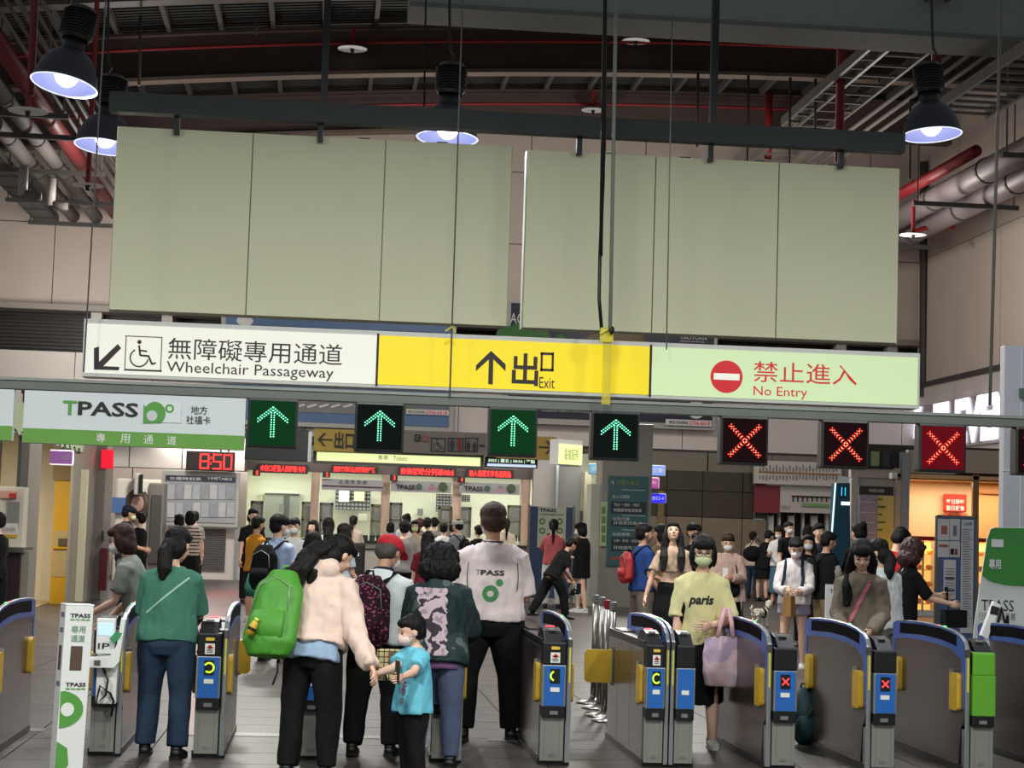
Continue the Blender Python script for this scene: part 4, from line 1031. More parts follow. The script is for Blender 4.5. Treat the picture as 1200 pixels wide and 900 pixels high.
# ticket windows --------------------------------------------------------------------
YT = 54.0
wi = structure('window_1')
M_INT = mat('booth_interior', (232, 234, 208), 0.6, 0, 0.02)
a = rectY(283, 550, 645, 640, 57)
part('interior_wall', MB().box(a[0] - 1, 57, 0, a[2] + 1, 57.2, 4.0), M_INT, wi)
part('interior_ceiling', MB().box(a[0] - 1, YT, 3.3, a[2] + 1, 57, 3.35), M_WHITE, wi)
part('side_wall', MB().box(P(283, 600, YT).x - 0.2, YT, 0, P(283, 600, YT).x, 57, 3.6), M_INT, wi)
for px in (326, 410, 493, 575, 628):
    area('booth_light', (P(px, 590, 56).x, 55.6, 3.25), 1.6, 46, (0.97, 1.0, 0.9), size_y=0.8)
M_STONE = mat('pillar_copper_stone', (200, 170, 148), 0.35, 0.0, 0.3, 5, stretch=(1, 1, 0.3))
for px in (282, 368.5, 451.5, 535.5, 616):
    a = rectY(px - 5, 552, px + 5, 640, YT - 0.3)
    part('pillar', MB().box(a[0], YT - 0.3, 0, a[2], YT + 0.3, 3.3), M_STONE, wi, bevel=0.02)
a = rectY(277, 544, 650, 555, YT - 0.35)
part('lintel', MB().box(a[0], YT - 0.35, 3.02, a[2], YT + 0.35, 3.45), mat('lintel_brown_grey', (106, 94, 88), 0.5, 0.1, 0.06), wi)
part('counter_front', MB().box(a[0], YT - 0.25, 0, a[2] + 0.5, YT + 0.1, 1.05), mat('counter_steel', (200, 192, 182), 0.3, 0.3, 0.1, 2), wi)
part('counter_top', MB().box(a[0], YT - 0.45, 1.05, a[2] + 0.5, YT + 0.4, 1.12), M_DARKSTEEL, wi)
part('counter_band', MB().box(a[0], YT - 0.3, 0.86, a[2] + 0.5, YT - 0.24, 0.9), M_BLACK, wi)
# window frames and small side panes
M_FRAME = mat('window_frame_grey', (108, 108, 104), 0.4, 0.3, 0.03); M_FRAMEG = mat('window_frame_olive', (122, 122, 92), 0.4, 0.1, 0.03)
M_PANE = mat('glass_pane_grey', (120, 122, 122), 0.1, 0, 0.02, alpha=0.55); M_CLEAR = mat('glass_clear', (210, 220, 210), 0.05, 0, 0, alpha=0.10)
M_PAPER = mat('notice_paper', (150, 148, 146), 0.7, 0, 0.1, 20)
for (x0, x1, y0, m) in ((293, 308, 587, M_FRAME), (353, 368, 588, M_FRAMEG), (374, 390, 589, M_FRAME), (434, 449, 591, M_FRAMEG), (456, 471, 589, M_FRAME), (513, 530, 594, M_FRAMEG), (536, 552, 594, M_FRAME), (594, 611, 592, M_FRAMEG)):
    w0 = rectY(x0, y0, x1, 630, YT - 0.05)
    part('side_window_frame', MB().box(w0[0], YT - 0.08, w0[1], w0[0] + 0.07, YT, w0[3]).box(w0[2] - 0.07, YT - 0.08, w0[1], w0[2], YT, w0[3]).box(w0[0], YT - 0.08, w0[3] - 0.07, w0[2], YT, w0[3]).box(w0[0], YT - 0.08, (w0[1] + w0[3]) / 2 - 0.03, w0[2], YT, (w0[1] + w0[3]) / 2 + 0.03), m, wi)
    part('side_window_pane', MB().box(w0[0] + 0.05, YT - 0.04, w0[1], w0[2] - 0.05, YT - 0.03, w0[3] - 0.05), M_PANE, wi)
    part('notice', MB().box(w0[0] + 0.1, YT - 0.07, (w0[1] + w0[3]) / 2 + 0.08, w0[2] - 0.1, YT - 0.05, w0[3] - 0.12), M_PAPER, wi)
for (x0, x1) in ((287, 363), (374, 446), (457, 530), (541, 611)):
    w0 = rectY(x0, 560, x1, 634, YT)
    part('window_pane', MB().box(w0[0], YT + 0.02, 1.12, w0[2], YT + 0.03, 3.0), M_CLEAR, wi)
# things inside the booths
bpart('inner_door', 309, 577, 350, 640, 56.8, 0.1, mat('door_grey_green', (150, 156, 142), 0.5, 0, 0.04), wi)
bpart('inner_door_frame', 307, 575, 352, 578, 56.7, 0.12, mat('door_frame_white', (226, 228, 214), 0.5, 0, 0), wi)
bpart('coat_rack', 332, 580, 339, 606, 56.5, 0.1, mat('coat_dark', (62, 68, 58), 0.7, 0, 0.1), wi)
bpart('fan', 327, 591, 333, 600, 56.4, 0.1, M_GREY, wi)
M_RACK = mat('rack_black', (38, 42, 42), 0.5, 0, 0.1)
def rack(x0, y0, x1, y1, n, m_):
    w0 = rectY(x0, y0, x1, y1, 56.6)
    part('slip_rack', MB().box(w0[0], 56.6, w0[1], w0[2], 56.65, w0[3]), M_RACK, wi)
    mb = MB(); dx = (w0[2] - w0[0]) / n; dz = (w0[3] - w0[1]) / m_
    for i in range(n):
        for j in range(m_): mb.box(w0[0] + (i + 0.15) * dx, 56.57, w0[1] + (j + 0.2) * dz, w0[0] + (i + 0.8) * dx, 56.6, w0[1] + (j + 0.7) * dz)
    o = part('rack_slip', mb, M_PAPER, wi); o['kind'] = 'stuff'
rack(393, 575, 434, 598, 9, 5); rack(511, 579, 530, 600, 5, 6); rack(537, 580, 551, 588, 5, 3)
bpart('inner_window', 397, 575, 409, 588, 56.5, 0.05, glow('inner_window_white', (235, 240, 215), 0.8), wi)
bpart('inner_window', 415, 576, 427, 587, 56.5, 0.05, glow('inner_window_cream', (240, 235, 160), 0.8), wi)
bpart('wall_phone', 420, 602, 430, 611, 56.6, 0.1, mat('phone_beige', (206, 204, 180), 0.5, 0, 0), wi, bevel=0.03)
bpart('emblem', 489, 596, 496, 604, 56.8, 0.05, M_GREY, wi, bevel=0.02)
for k, px in enumerate((425, 433, 441, 600, 608)):
    bpart('counter_machine', px, 627, px + 6, 634, 53.9, 0.2, M_RACK, wi, bevel=0.02)
# banners and ticker displays
def banner(x0, x1, y0, label):
    t = bthing('window_banner', label, 'banner', x0, y0, x1, y0 + 13, 53.5, 'grey banners over the ticket windows')
    bpart('sheet', x0, y0, x1, y0 + 13, 53.5, 0.04, mat('banner_grey', (160, 156, 158), 0.6, 0, 0.03), t)
    return t
t = banner(377, 449, 562, 'grey banner with black lettering over the second ticket window')
letter_px('全 票 售 票 處', 397, 562.5, 430, 567.5, 53.45, M_INK, t)
bpart('stripe', 377, 569.5, 449, 570.3, 53.45, 0.04, mat('stripe_maroon', (96, 44, 54), 0.5, 0, 0), t)
for (x0, y0, lab) in ((458, 564, 'grey pass banner over the third ticket window'), (538, 566, 'grey pass banner over the fourth ticket window, right end behind the staff man')):
    t = banner(x0, x0 + 71, y0, lab)
    letter_px('TPASS', x0 + 6, y0 + 4, x0 + 28, y0 + 9.5, 53.45, M_INK, t, bold=0.03)
    c_ = P(x0 + 33, y0 + 6.5, 53.45); part('logo_shape', MB().disc((c_.x, c_.z), 0.09, 12, 53.44, 53.46), mat('logo_dull', (70, 92, 78), 0.6, 0, 0), t, world=True)
    letter_px('地方', x0 + 46, y0 + 3.5, x0 + 51, y0 + 6.5, 53.45, M_INK, t); letter_px('社福卡', x0 + 44, y0 + 7.5, x0 + 53, y0 + 10, 53.45, M_SIGNRED, t)
    c_ = P(x0 + 61, y0 + 6.5, 53.45); part('round_mark', MB().disc((c_.x, c_.z), 0.13, 16, 53.44, 53.46), mat('mark_green', (64, 84, 56), 0.6, 0, 0), t, world=True)
for (x0, y0, x1, y1, txt, lab) in ((305, 545.5, 358, 553, '本窗口販售人臉辨識卡片', 'red ticker display over the first ticket window'), (391, 547, 440, 553.5, '請旅客排隊依序購票並準備', 'red ticker display over the second ticket window'),
                              (470, 549, 532, 557, '自強號晚分列車08:5', 'red ticker display over the third ticket window'), (550, 551.5, 599, 559, '無人售票又早名品質信', 'red ticker display over the fourth ticket window'), (630, 554, 641, 560, '辦理', 'short red ticker display at the right end of the ticket windows')):
    t = bthing('led_ticker', lab, 'display', x0, y0, x1, y1, 53.4, 'red ticker displays over the ticket windows')
    bpart('case', x0 - 3, y0 - 1.5, x1 + 3, y1 + 1.5, 53.4, 0.2, mat('ticker_case', (40, 14, 16), 0.5, 0, 0), t)
    letter_px(txt, x0, y0, x1, y1, 53.36, M_LEDTXT, t, bold=0.02)
for (px, py, m) in ((301, 554, '1'), (383, 556, '2'), (462, 560, '3'), (541, 562, '4')):
    t = bthing('window_number', 'small red window number plate %s on a pillar' % {'1': 'one', '2': 'two', '3': 'three', '4': 'four'}[m], 'number plate', px - 4, py - 3.5, px + 4, py + 3.5, 53.3)
    bpart('case', px - 5, py - 3.5, px + 4, py + 3.5, 53.3, 0.1, M_BLACK, t); letter_px(m, px - 1, py - 2.5, px + 1.5, py + 2.5, 53.26, M_LEDTXT, t, bold=0.03)

# hanging direction signs before the ticket windows ---------------------------------
YD = 49.0
M_SIGNDULL = mat('unlit_yellow', (150, 126, 44), 0.5, 0, 0.03); M_SIGNGREY = mat('sign_grey', (104, 98, 92), 0.5, 0, 0.04)
t = bthing('display_screen', 'dark blank display screen hanging behind the first green arrow', 'display', 287, 505, 366, 541, YD)
bpart('case', 287, 503, 362, 540, YD, 0.25, mat('screen_case', (16, 24, 22), 0.3, 0, 0.05), t, bevel=0.02)
bpart('frame', 361, 506, 365, 541, YD - 0.02, 0.1, M_GSILV, t)
t = bthing('exit_sign', 'dull yellow exit sign with an arrow pointing left', 'sign', 368, 503, 417, 530, YD)
bpart('panel', 368, 503, 418, 529, YD, 0.2, M_SIGNDULL, t)
def arrow_mb(cx, cy, w, h, Y, d):
    c_ = P(cx, cy, Y); k = Y / 2200; w *= k; h *= k; mb = MB()
    mb.prism([(c_.x - w / 2, c_.z - h * 0.05), (c_.x + w / 2, c_.z - h * 0.05), (c_.x + w / 2, c_.z + h * 0.05), (c_.x - w / 2, c_.z + h * 0.05)], 'y', Y, Y + 0.01)
    tip = c_.x + d * w / 2
    for s_ in (-1, 1):
        mb.prism([(tip, c_.z), (tip - d * w * 0.4, c_.z + s_ * h / 2), (tip - d * w * 0.55, c_.z + s_ * h / 2), (tip - d * w * 0.16, c_.z)], 'y', Y - 0.002, Y + 0.01)
    return mb
part('arrow', arrow_mb(381, 515, 17, 15, YD - 0.03, -1), M_INK, t, world=True)
letter_px('出口', 392, 506, 415, 526, YD - 0.03, M_INK, t, bold=0.02)
t = bthing('exit_sign', 'dull yellow exit sign with an arrow pointing right', 'sign', 573, 512, 654, 538, YD)
bpart('panel', 582, 511, 652, 538, YD, 0.2, M_SIGNDULL, t)
part('arrow', arrow_mb(640, 524, 17, 15, YD - 0.03, 1), M_INK, t, world=True)
letter_px('出口', 588, 514, 612, 534, YD - 0.03, M_INK, t, bold=0.02); letter_px('Exit', 613, 527, 626, 533, YD - 0.03, M_INK, t)
t = bthing('facility_sign', 'grey hanging sign with a row of facility pictograms between the exit signs', 'sign', 418, 505, 582, 533, YD)
bpart('panel', 418, 505, 582, 531, YD + 0.02, 0.18, M_SIGNGREY, t)
M_PIC = M_INK
for (x0, x1) in ((505, 522), (525, 543), (545, 560)):
    mb = MB()
    for (a_, b_, c2, d_) in ((x0, 513, x1, 513.8), (x0, 528.4, x1, 529.2), (x0, 513, x0 + 0.8, 529), (x1 - 0.8, 513, x1, 529)):
        q = rectY(a_, b_, c2, d_, YD - 0.01); mb.box(q[0], YD - 0.01, q[1], q[2], YD + 0.01, q[3])
    part('pictogram_frame', mb, M_PIC, t, world=True)
wheelchair(513, 521, 11, YD - 0.02, M_PIC, t)
def figure(cx, cy, k, m):
    c_ = P(cx, cy, YD - 0.02); mb = MB(); y = c_.y
    mb.disc((c_.x, c_.z + 0.13 * k), 0.035 * k, 10, y, y + 0.01)
    mb.prism([(c_.x - 0.05 * k, c_.z + 0.08 * k), (c_.x - 0.06 * k, c_.z - 0.04 * k), (c_.x - 0.03 * k, c_.z - 0.18 * k), (c_.x + 0.03 * k, c_.z - 0.18 * k), (c_.x + 0.06 * k, c_.z - 0.04 * k), (c_.x + 0.05 * k, c_.z + 0.08 * k)], 'y', y, y + 0.01)
    part('pictogram', mb, m, t, world=True)
figure(530, 520, 1, mat('pic_navy', (28, 30, 60), 0.6, 0, 0)); figure(538, 520, 1, mat('pic_red', (110, 24, 30), 0.6, 0, 0)); figure(549, 522, 0.8, M_PIC); figure(556, 523, 0.7, M_PIC)
bpart('pictogram', 486, 509, 493, 517, YD - 0.02, 0.02, M_PIC, t); letter_px('C', 487.5, 510.5, 491.5, 515.5, YD - 0.04, M_SIGNGREY, t, bold=0.03)
bpart('pictogram', 496, 510, 502, 517, YD - 0.02, 0.02, mat('pic_brown', (120, 70, 60), 0.5, 0, 0), t)
bpart('pictogram', 562, 521, 568, 523, YD - 0.02, 0.02, M_PIC, t)
t = bthing('light_box_sign', 'long glowing pale yellow tickets light box over the ticket windows', 'sign', 368, 531, 565, 545, YD + 0.8)
bpart('case', 367, 530, 567, 546, YD + 0.8, 0.3, M_GREY, t)
bpart('lit_face', 371, 533, 563, 543, YD + 0.78, 0.04, glow('lit_pale_yellow', (226, 236, 170), 1.1), t)
letter_px('Tickets', 461, 534.5, 477, 540, YD + 0.75, M_GREY, t); letter_px('售票', 443, 533.5, 455, 539, YD + 0.75, M_GREY, t)
t = bthing('departure_board', 'small lit departure display right of the tickets light box', 'display', 570, 537, 629, 548, YD + 0.7)
bpart('case', 569, 536, 630, 548, YD + 0.7, 0.3, mat('display_navy', (18, 24, 44), 0.4, 0, 0), t)
bpart('status_bar', 571, 544, 628, 547, YD + 0.67, 0.04, glow('display_white_blue', (200, 220, 240), 0.9), t)
letter_px('3025 | 臺北 | 08:56 | 準點', 572, 538, 627, 543, YD + 0.66, glow('display_text', (200, 230, 200), 1.2), t, bold=0.02)

# angled lit sign and doorway to the right of the counters --------------------------
t = thing('light_box_sign', 'small lit yellow green sign box right of the right-pointing exit sign', 'sign', P(668, 545, 46), R(38))
part('case', MB().box(-0.42, 0, 0, 0.42, 0.3, 0.62), M_WHITE, t); part('lit_face', MB().box(-0.40, -0.02, 0.02, 0.40, 0, 0.5), glow('lit_yellow_green', (222, 238, 150), 1.1), t)
lettering('臺鐵服務', -0.25, 0.12, 0.25, 0.4, -0.04, M_GREY, t, world=False)
wall_passage = structure('wall_passage')
part('return_wall', MB().box(P(624, 600, 53).x, 53, 0, P(652, 600, 53).x, 53.3, 3.6), mat('grey_wall_panel', (150, 146, 140), 0.5, 0, 0.03), wall_passage)
d1 = bpart('door', 652, 547, 680, 640, 52.8, 0.15, mat('door_grey', (108, 106, 102), 0.4, 0.1, 0.03), None); d1.name = 'door_1'; d1['kind'] = 'structure'
bpart('jamb', 650, 545, 653, 690, 52.7, 0.2, M_GSILV, wall_passage)
bpart('bright_wall', 678, 525, 740, 612, 53.5, 0.1, M_CREAM, wall_passage)
bpart('lower_wall', 672, 600, 770, 690, 53.0, 0.1, mat('grey_green_wall', (96, 100, 92), 0.5, 0, 0.05), wall_passage)
bpart('post', 684, 553, 692, 640, 52.5, 0.2, mat('post_tan', (150, 140, 120), 0.4, 0.1, 0.04), wall_passage)
area('window_front_fill', (P(450, 560, 52).x, 51.2, 3.76), 12.0, 230, (1.0, 0.96, 0.9), rot=(R(52), 0, 0), size_y=0.25)  # unseen fill light added to brighten the ticket window fronts
area('booth_light', (P(700, 560, 52).x, 51.8, 3.5), 1.2, 30, (0.97, 1.0, 0.9))
def smallsign(x0, y0, x1, y1, c, gl, label, txt, shape_='box'):
    t = bthing('wall_sign', label, 'sign', x0, y0, x1, y1, 44)
    bpart('case', x0, y0, x1, y1, 44, 0.12, M_ADWHITE, t, bevel=0.03)
    bpart('lit_face', x0 + 0.8, y0 + 0.8, x1 - 0.8, y1 - 0.8, 43.97, 0.04, gl, t, bevel=0.01)
    letter_px(txt, x0 + 3, y0 + 3.5, x1 - 3, y1 - 4, 43.94, M_ADWHITE, t)
smallsign(690, 543, 709, 556, 0, glow('sign_teal', (84, 132, 156), 0.8), 'pale teal lit sign, the left upper one by the passage', '公車 Bus')
smallsign(690, 575, 709, 588, 0, glow('sign_violet', (84, 66, 160), 0.9), 'violet lit sign, the left lower one by the passage', '計程車')
smallsign(761, 545, 780, 558, 0, glow('sign_teal2', (96, 122, 180), 0.8), 'pale blue lit sign above the round purple one', '公車')
smallsign(761, 578, 781, 590, 0, glow('sign_blue', (36, 30, 200), 0.9), 'deep blue lit sign below the round purple one', '出口→')
t = bthing('wall_sign', 'rounded purple lit sign right of the directory pillar', 'sign', 757, 559, 773, 573, 43.8)
bpart('case', 755, 559, 773, 573, 43.8, 0.1, M_ADWHITE, t, bevel=0.045); bpart('lit_face', 755, 560, 772, 572, 43.77, 0.06, glow('sign_purple', (140, 54, 124), 0.6), t, bevel=0.028)
letter_px('AED', 758, 564, 769, 567, 43.74, M_ADWHITE, t)
bpart('red_panel', 704, 557, 711, 572, 44.2, 0.1, mat('red_panel', (210, 84, 90), 0.5, 0, 0), wall_passage)

# pillar with the teal directory -----------------------------------------------------
YP = 39.5
p0 = P(712, 620, YP).x; p1 = P(760, 620, YP).x
pil = structure('wall_pillar')
part('pillar', MB().box(p0 - 0.15, YP, 0, p1 + 0.05, YP + 0.9, 3.9), mat('pillar_grey', (146, 140, 132), 0.45, 0.1, 0.04), pil, bevel=0.02)
part('pillar_flange', MB().box(p0 - 0.36, YP + 0.1, 0, p0 - 0.14, YP + 0.8, 2.6), mat('pillar_light', (184, 182, 170), 0.4, 0.1, 0.03), pil, bevel=0.03)
t = bthing('directory_board', 'tall teal station directory board on the grey pillar', 'directory', 712, 558, 759, 664, YP - 0.06)
a = rectY(712, 558, 759, 664, YP - 0.06)
part('board', MB().box(a[0], YP - 0.07, a[1], a[2], YP, a[3]), mat('board_teal', (52, 96, 100), 0.45, 0, 0.03), t, world=True, bevel=0.01)
letter_px('桃園火車站', 723, 563, 749, 569, YP - 0.09, mat('print_olive', (150, 160, 80), 0.6, 0, 0), t)
letter_px('↑', 716, 563, 720, 569, YP - 0.09, M_ADWHITE, t)
for (y0, y1, l1, l2) in ((588, 602, 'TRA・HSR・MRT', '桃園機場捷運轉乘'), (611, 617, '', '計程車搭乘處'), (630, 646, '公車・客運・接駁車', '往桃園區公所')):
    bpart('dark_block', 716, y0, 757, y1, YP - 0.085, 0.02, mat('board_dark_teal', (24, 44, 52), 0.5, 0, 0), t)
    if l1: letter_px(l1, 719, y0 + 2, 750, y0 + 5.5, YP - 0.10, M_ADWHITE, t)
    letter_px(l2, 719, y1 - 6, 752, y1 - 2, YP - 0.10, M_ADWHITE, t)
for (y0, tx) in ((580, '出入口資訊'), (606, '公共汽車'), (624, '站前廣場')):
    letter_px(tx, 718, y0, 738, y0 + 4, YP - 0.09, M_ADWHITE, t)
for y0 in (574, 604, 621):
    bpart('rule_line', 729, y0, 756, y0 + 0.6, YP - 0.09, 0.02, M_ADWHITE, t)
letter_px('TAOYUAN', 715, 652, 726, 656, YP - 0.09, M_SIGNRED, t)
t = bthing('banner_strip', 'narrow pale green vertical banner at the left of the directory pillar', 'banner', 703, 590, 711, 640, YP - 0.1)
bpart('sheet', 703.5, 588, 711, 640, YP - 0.1, 0.04, mat('banner_pale_green', (176, 196, 150), 0.6, 0, 0.03), t)
for k in range(4): bpart('print', 705, 594 + k * 11, 709.5, 602 + k * 11, YP - 0.12, 0.02, mat('banner_print_green', (104, 132, 80), 0.6, 0, 0.1), t)

# pass poster screen --------------------------------------------------------------------
YQ = 40.5
t = bthing('poster_screen', 'free standing blue screen with a white pass poster behind the people in black', 'screen', 618, 593, 674, 700, YQ)
a = rectY(620, 594, 672, 650, YQ)
part('panel', MB().box(a[0], YQ, 0.12, a[2], YQ + 0.05, a[3]), mat('screen_blue', (58, 74, 110), 0.7, 0, 0.04), t, world=True)
for x in (a[0], a[2]):
    part('frame_post', MB().tube([(x, YQ + 0.02, 0.0), (x, YQ + 0.02, a[3] + 0.03)], 0.03, 8), M_STEEL, t, world=True)
    part('foot', MB().box(x - 0.04, YQ - 0.3, 0, x + 0.04, YQ + 0.3, 0.05), M_STEEL, t, world=True)
bpart('poster', 630, 594, 663, 642, YQ - 0.02, 0.02, mat('poster_pale', (190, 196, 176), 0.6, 0, 0.03), t)
letter_px('TPASS', 632, 596, 652, 600, YQ - 0.03, M_INK, t, bold=0.03)
letter_px('行政院通勤月票', 632, 602, 660, 604, YQ - 0.03, M_INK, t)
mb = MB()
for (px, py) in ((635.5, 611), (656, 611), (635.5, 622), (656, 622)):
    c_ = P(px, py, YQ - 0.03); mb.disc((c_.x, c_.z), 0.07, 16, c_.y, c_.y + 0.01, 0.035)
part('print', mb, mat('print_leaf', (92, 132, 50), 0.6, 0, 0), t, world=True)

# dark steel clad wall ------------------------------------------------------------------
YC = 50.0
wall_steel = structure('wall_steel')
M_CLAD = mat('clad_dark_bronze', (78, 72, 62), 0.35, 0.3, 0.08, 2); M_CLAD2 = mat('clad_brushed_bronze', (150, 136, 118), 0.35, 0.45, 0.1, 1.5, stretch=(1, 1, 4))
cols = [761, 781, 823, 870, 884, 899]; zt2_ = 3.55
xs = [P(c_, 600, YC).x for c_ in cols]
part('core', MB().box(xs[0], YC + 0.06, 0, xs[-2], YC + 0.4, 3.8), M_JOINT, wall_steel)
for i in range(5):
    for (z0, z1, m) in ((0.02, 2.05, M_CLAD2), (2.07, 2.75, M_CLAD), (2.77, 3.3, M_CLAD)):
        part('clad_panel', MB().box(xs[i] + 0.012, YC, z0, xs[i + 1] - 0.012, YC + 0.07, z1), m, wall_steel, bevel=0.006)
for (a_, b_) in ((757, 829), (830, 905), (905, 1000)):
    q = rectY(a_, 530, b_, 548, YC); part('upper_panel', MB().box(q[0] + 0.01, YC, 3.3, q[2] - 0.01, YC + 0.1, 3.8), M_OLIVE, wall_steel)
part('gold_strip', boxpx(771, 575, 778, 620, YC - 0.15, 0.1), mat('gold_post', (150, 132, 90), 0.3, 0.6, 0.1), wall_steel)

# fare map and ticket machines -------------------------------------------------------------
t = bthing('fare_map', 'wide white fare map over the ticket machines', 'map', 884, 541, 984, 570, 49.6)
bpart('panel', 884, 541, 986, 568, 49.6, 0.15, mat('map_white', (196, 190, 182), 0.4, 0, 0.02), t)
bpart('route_line', 889, 553.5, 984, 555.3, 49.57, 0.04, mat('route_brown', (150, 116, 80), 0.5, 0, 0), t)
for k in range(24): bpart('station_mark', 890 + k * 3.9, 548 - (k % 2) * 3, 891.2 + k * 3.9, 553 - (k % 2) * 1, 49.58, 0.02, M_GREY, t)
for k in range(24): bpart('station_mark', 890 + k * 3.9, 557, 891.2 + k * 3.9, 561 + (k % 3), 49.58, 0.02, M_GREY, t)
t = bthing('line_map', 'white line map panel with a red left end above the dark ticket machines', 'map', 897, 568, 985, 600, 49.8)
bpart('panel', 897, 569, 990, 601, 49.8, 0.15, mat('map_white', (196, 190, 182)), t)
bpart('red_end', 884, 569, 914, 601, 49.78, 0.1, mat('map_red', (130, 44, 56), 0.5, 0, 0.2, 0.6), t)
bpart('route_line', 928, 581.5, 984, 583, 49.76, 0.04, M_INK, t)
for k in range(10): bpart('station_mark', 929 + k * 5.6, 582, 930 + k * 5.6, 588, 49.76, 0.04, M_INK, t)
bpart('print', 940, 590, 972, 594, 49.76, 0.04, mat('map_green', (120, 160, 100), 0.6, 0, 0.1), t)
letter_px('票價圖 FARE', 916, 592, 926, 597, 49.74, M_GREY, t)
wm = structure('wall_machines')
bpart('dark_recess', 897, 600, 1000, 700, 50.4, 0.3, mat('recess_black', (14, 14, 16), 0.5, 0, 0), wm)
for k, (px, w_) in enumerate(((903, 6), (913, 2), (927, 6.5), (941, 2), (954, 7), (969, 3), (984, 6))):
    bpart('white_post', px - w_ / 2, 601, px + w_ / 2, 690, 50.1, 0.2, mat('post_white', (208, 204, 200), 0.5, 0, 0.02), wm)
    if w_ > 5: bpart('post_cap', px - w_ / 2, 601, px + w_ / 2, 604, 50.05, 0.1, M_DARKSTEEL, wm)
M_UPSLAB = mat('upper_slab_grey', (150, 146, 140), 0.5, 0, 0.03)

# leaning teal sign totem ----------------------------------------------------------------
t = thing('sign_totem', 'leaning teal sign totem with a white lit edge and a small blue screen', 'sign', P(987, 720, 38))
YK = 38.0
q = [P(a_, b_, YK) for a_, b_ in ((971, 723), (973, 680), (979, 566), (996, 566), (996, 600), (998, 723))]
part('body', MB().prism([(v_.x, v_.z) for v_ in q], 'y', YK, YK + 0.3), mat('totem_teal', (20, 72, 92), 0.4, 0, 0.05), t, world=True)
q = [P(a_, b_, YK - 0.02) for a_, b_ in ((972, 656), (978.5, 566), (980, 566), (973.5, 656))]
part('lit_edge', MB().prism([(v_.x, v_.z) for v_ in q], 'y', YK - 0.02, YK), glow('totem_edge', (200, 235, 250), 1.5), t, world=True)
part('screen', boxpx(985, 570, 992, 583, YK - 0.03, 0.02), mat('totem_screen', (10, 40, 60), 0.3, 0, 0), t, world=True)
letter_px('11', 986, 571, 991, 581, YK - 0.05, glow('totem_digit', (60, 200, 255), 1.6), t)
part('cup', boxpx(986, 588, 996, 592, YK - 0.03, 0.02), glow('totem_white', (240, 240, 245), 1.2), t, world=True, bevel=0.006)

# right wing: column, area map, bakery --------------------------------------------------------
wr = structure('wall_right_wing')
M_WING = mat('wing_panel', (188, 180, 170), 0.5, 0, 0.03)
YG = 41.0
def wing(x0, y0, x1, y1, Y=YG, m=M_WING, nm='wing_panel', d=0.2, z0=None):
    q = rectY(x0, y0, x1, y1, Y); return part(nm, MB().box(q[0] + 0.006, Y, q[1] if z0 is None else z0, q[2] - 0.006, Y + d, q[3]), m, wr)
wing(997, 548, 1056, 560); wing(997, 560, 1006, 640, z0=0); wing(1048, 560, 1062, 640, z0=0); wing(1006, 560, 1048, 640, Y=YG + 0.1, z0=0)
wing(1056, 530, 1066, 640, Y=YG - 0.05, m=M_GSILV, z0=0)
wing(1064, 528, 1120, 555); wing(1120, 528, 1200, 555)
part('core', MB().box(P(997, 600, YG).x, YG + 0.25, 3.0, 17, YG + 0.5, 3.75), M_JOINT, wr)
# small high windows left of the shop wing
for k, (a_, b_, c2) in enumerate(((993, 1004, (120, 124, 122)), (1008, 1018, (110, 114, 110)), (1020, 1031, (160, 176, 120)), (1034, 1044, (66, 66, 68)))):
    wing(a_, 529, b_, 546, Y=YG - 0.05, m=mat('high_pane_%d' % k, c2, 0.2, 0, 0.1, 5), nm='high_window_pane', d=0.05)
for px in (991, 1006, 1019, 1032.5, 1045.5): wing(px - 1.2, 526, px + 1.2, 549, Y=YG - 0.1, m=M_DARKSTEEL, nm='high_window_bar', d=0.08)
wing(990, 546, 1047, 549, Y=YG - 0.1, m=M_DARKSTEEL, nm='high_window_bar', d=0.08)
t = bthing('area_map', 'framed area map, lilac left and yellow right, on the pale column', 'map', 1007, 570, 1047, 641, YG - 0.2)
bpart('frame', 1006, 569, 1048, 644, YG - 0.12, 0.1, M_GSILV, t, bevel=0.01)
bpart('header', 1007, 570, 1047, 580, YG - 0.14, 0.04, mat('map_header', (54, 44, 42), 0.5, 0, 0), t)
letter_px('周邊區域圖', 1018, 573, 1036, 577, YG - 0.16, M_ADWHITE, t)
bpart('map_sheet', 1007, 581, 1027, 642, YG - 0.14, 0.04, mat('map_lilac', (156, 146, 168), 0.5, 0, 0.12, 5), t)
bpart('map_sheet', 1028, 581, 1047, 642, YG - 0.14, 0.04, mat('map_yellow', (208, 196, 110), 0.5, 0, 0.08, 5), t)
for k in range(5): bpart('print', 1029, 584 + k * 9, 1034 + (k % 2) * 4, 586 + k * 9, YG - 0.16, 0.03, mat('map_text', (110, 100, 50), 0.5, 0, 0), t)
for k in range(4): bpart('print', 1008, 588 + k * 12, 1026, 588.8 + k * 12, YG - 0.16, 0.03, M_ADWHITE, t)
t = bthing('camera_box', 'small security camera box on the pale column', 'camera', 1044, 552, 1052, 562, YG - 0.2)
bpart('body', 1045, 554, 1052, 561, YG - 0.3, 0.25, M_WHITE, t, bevel=0.02)
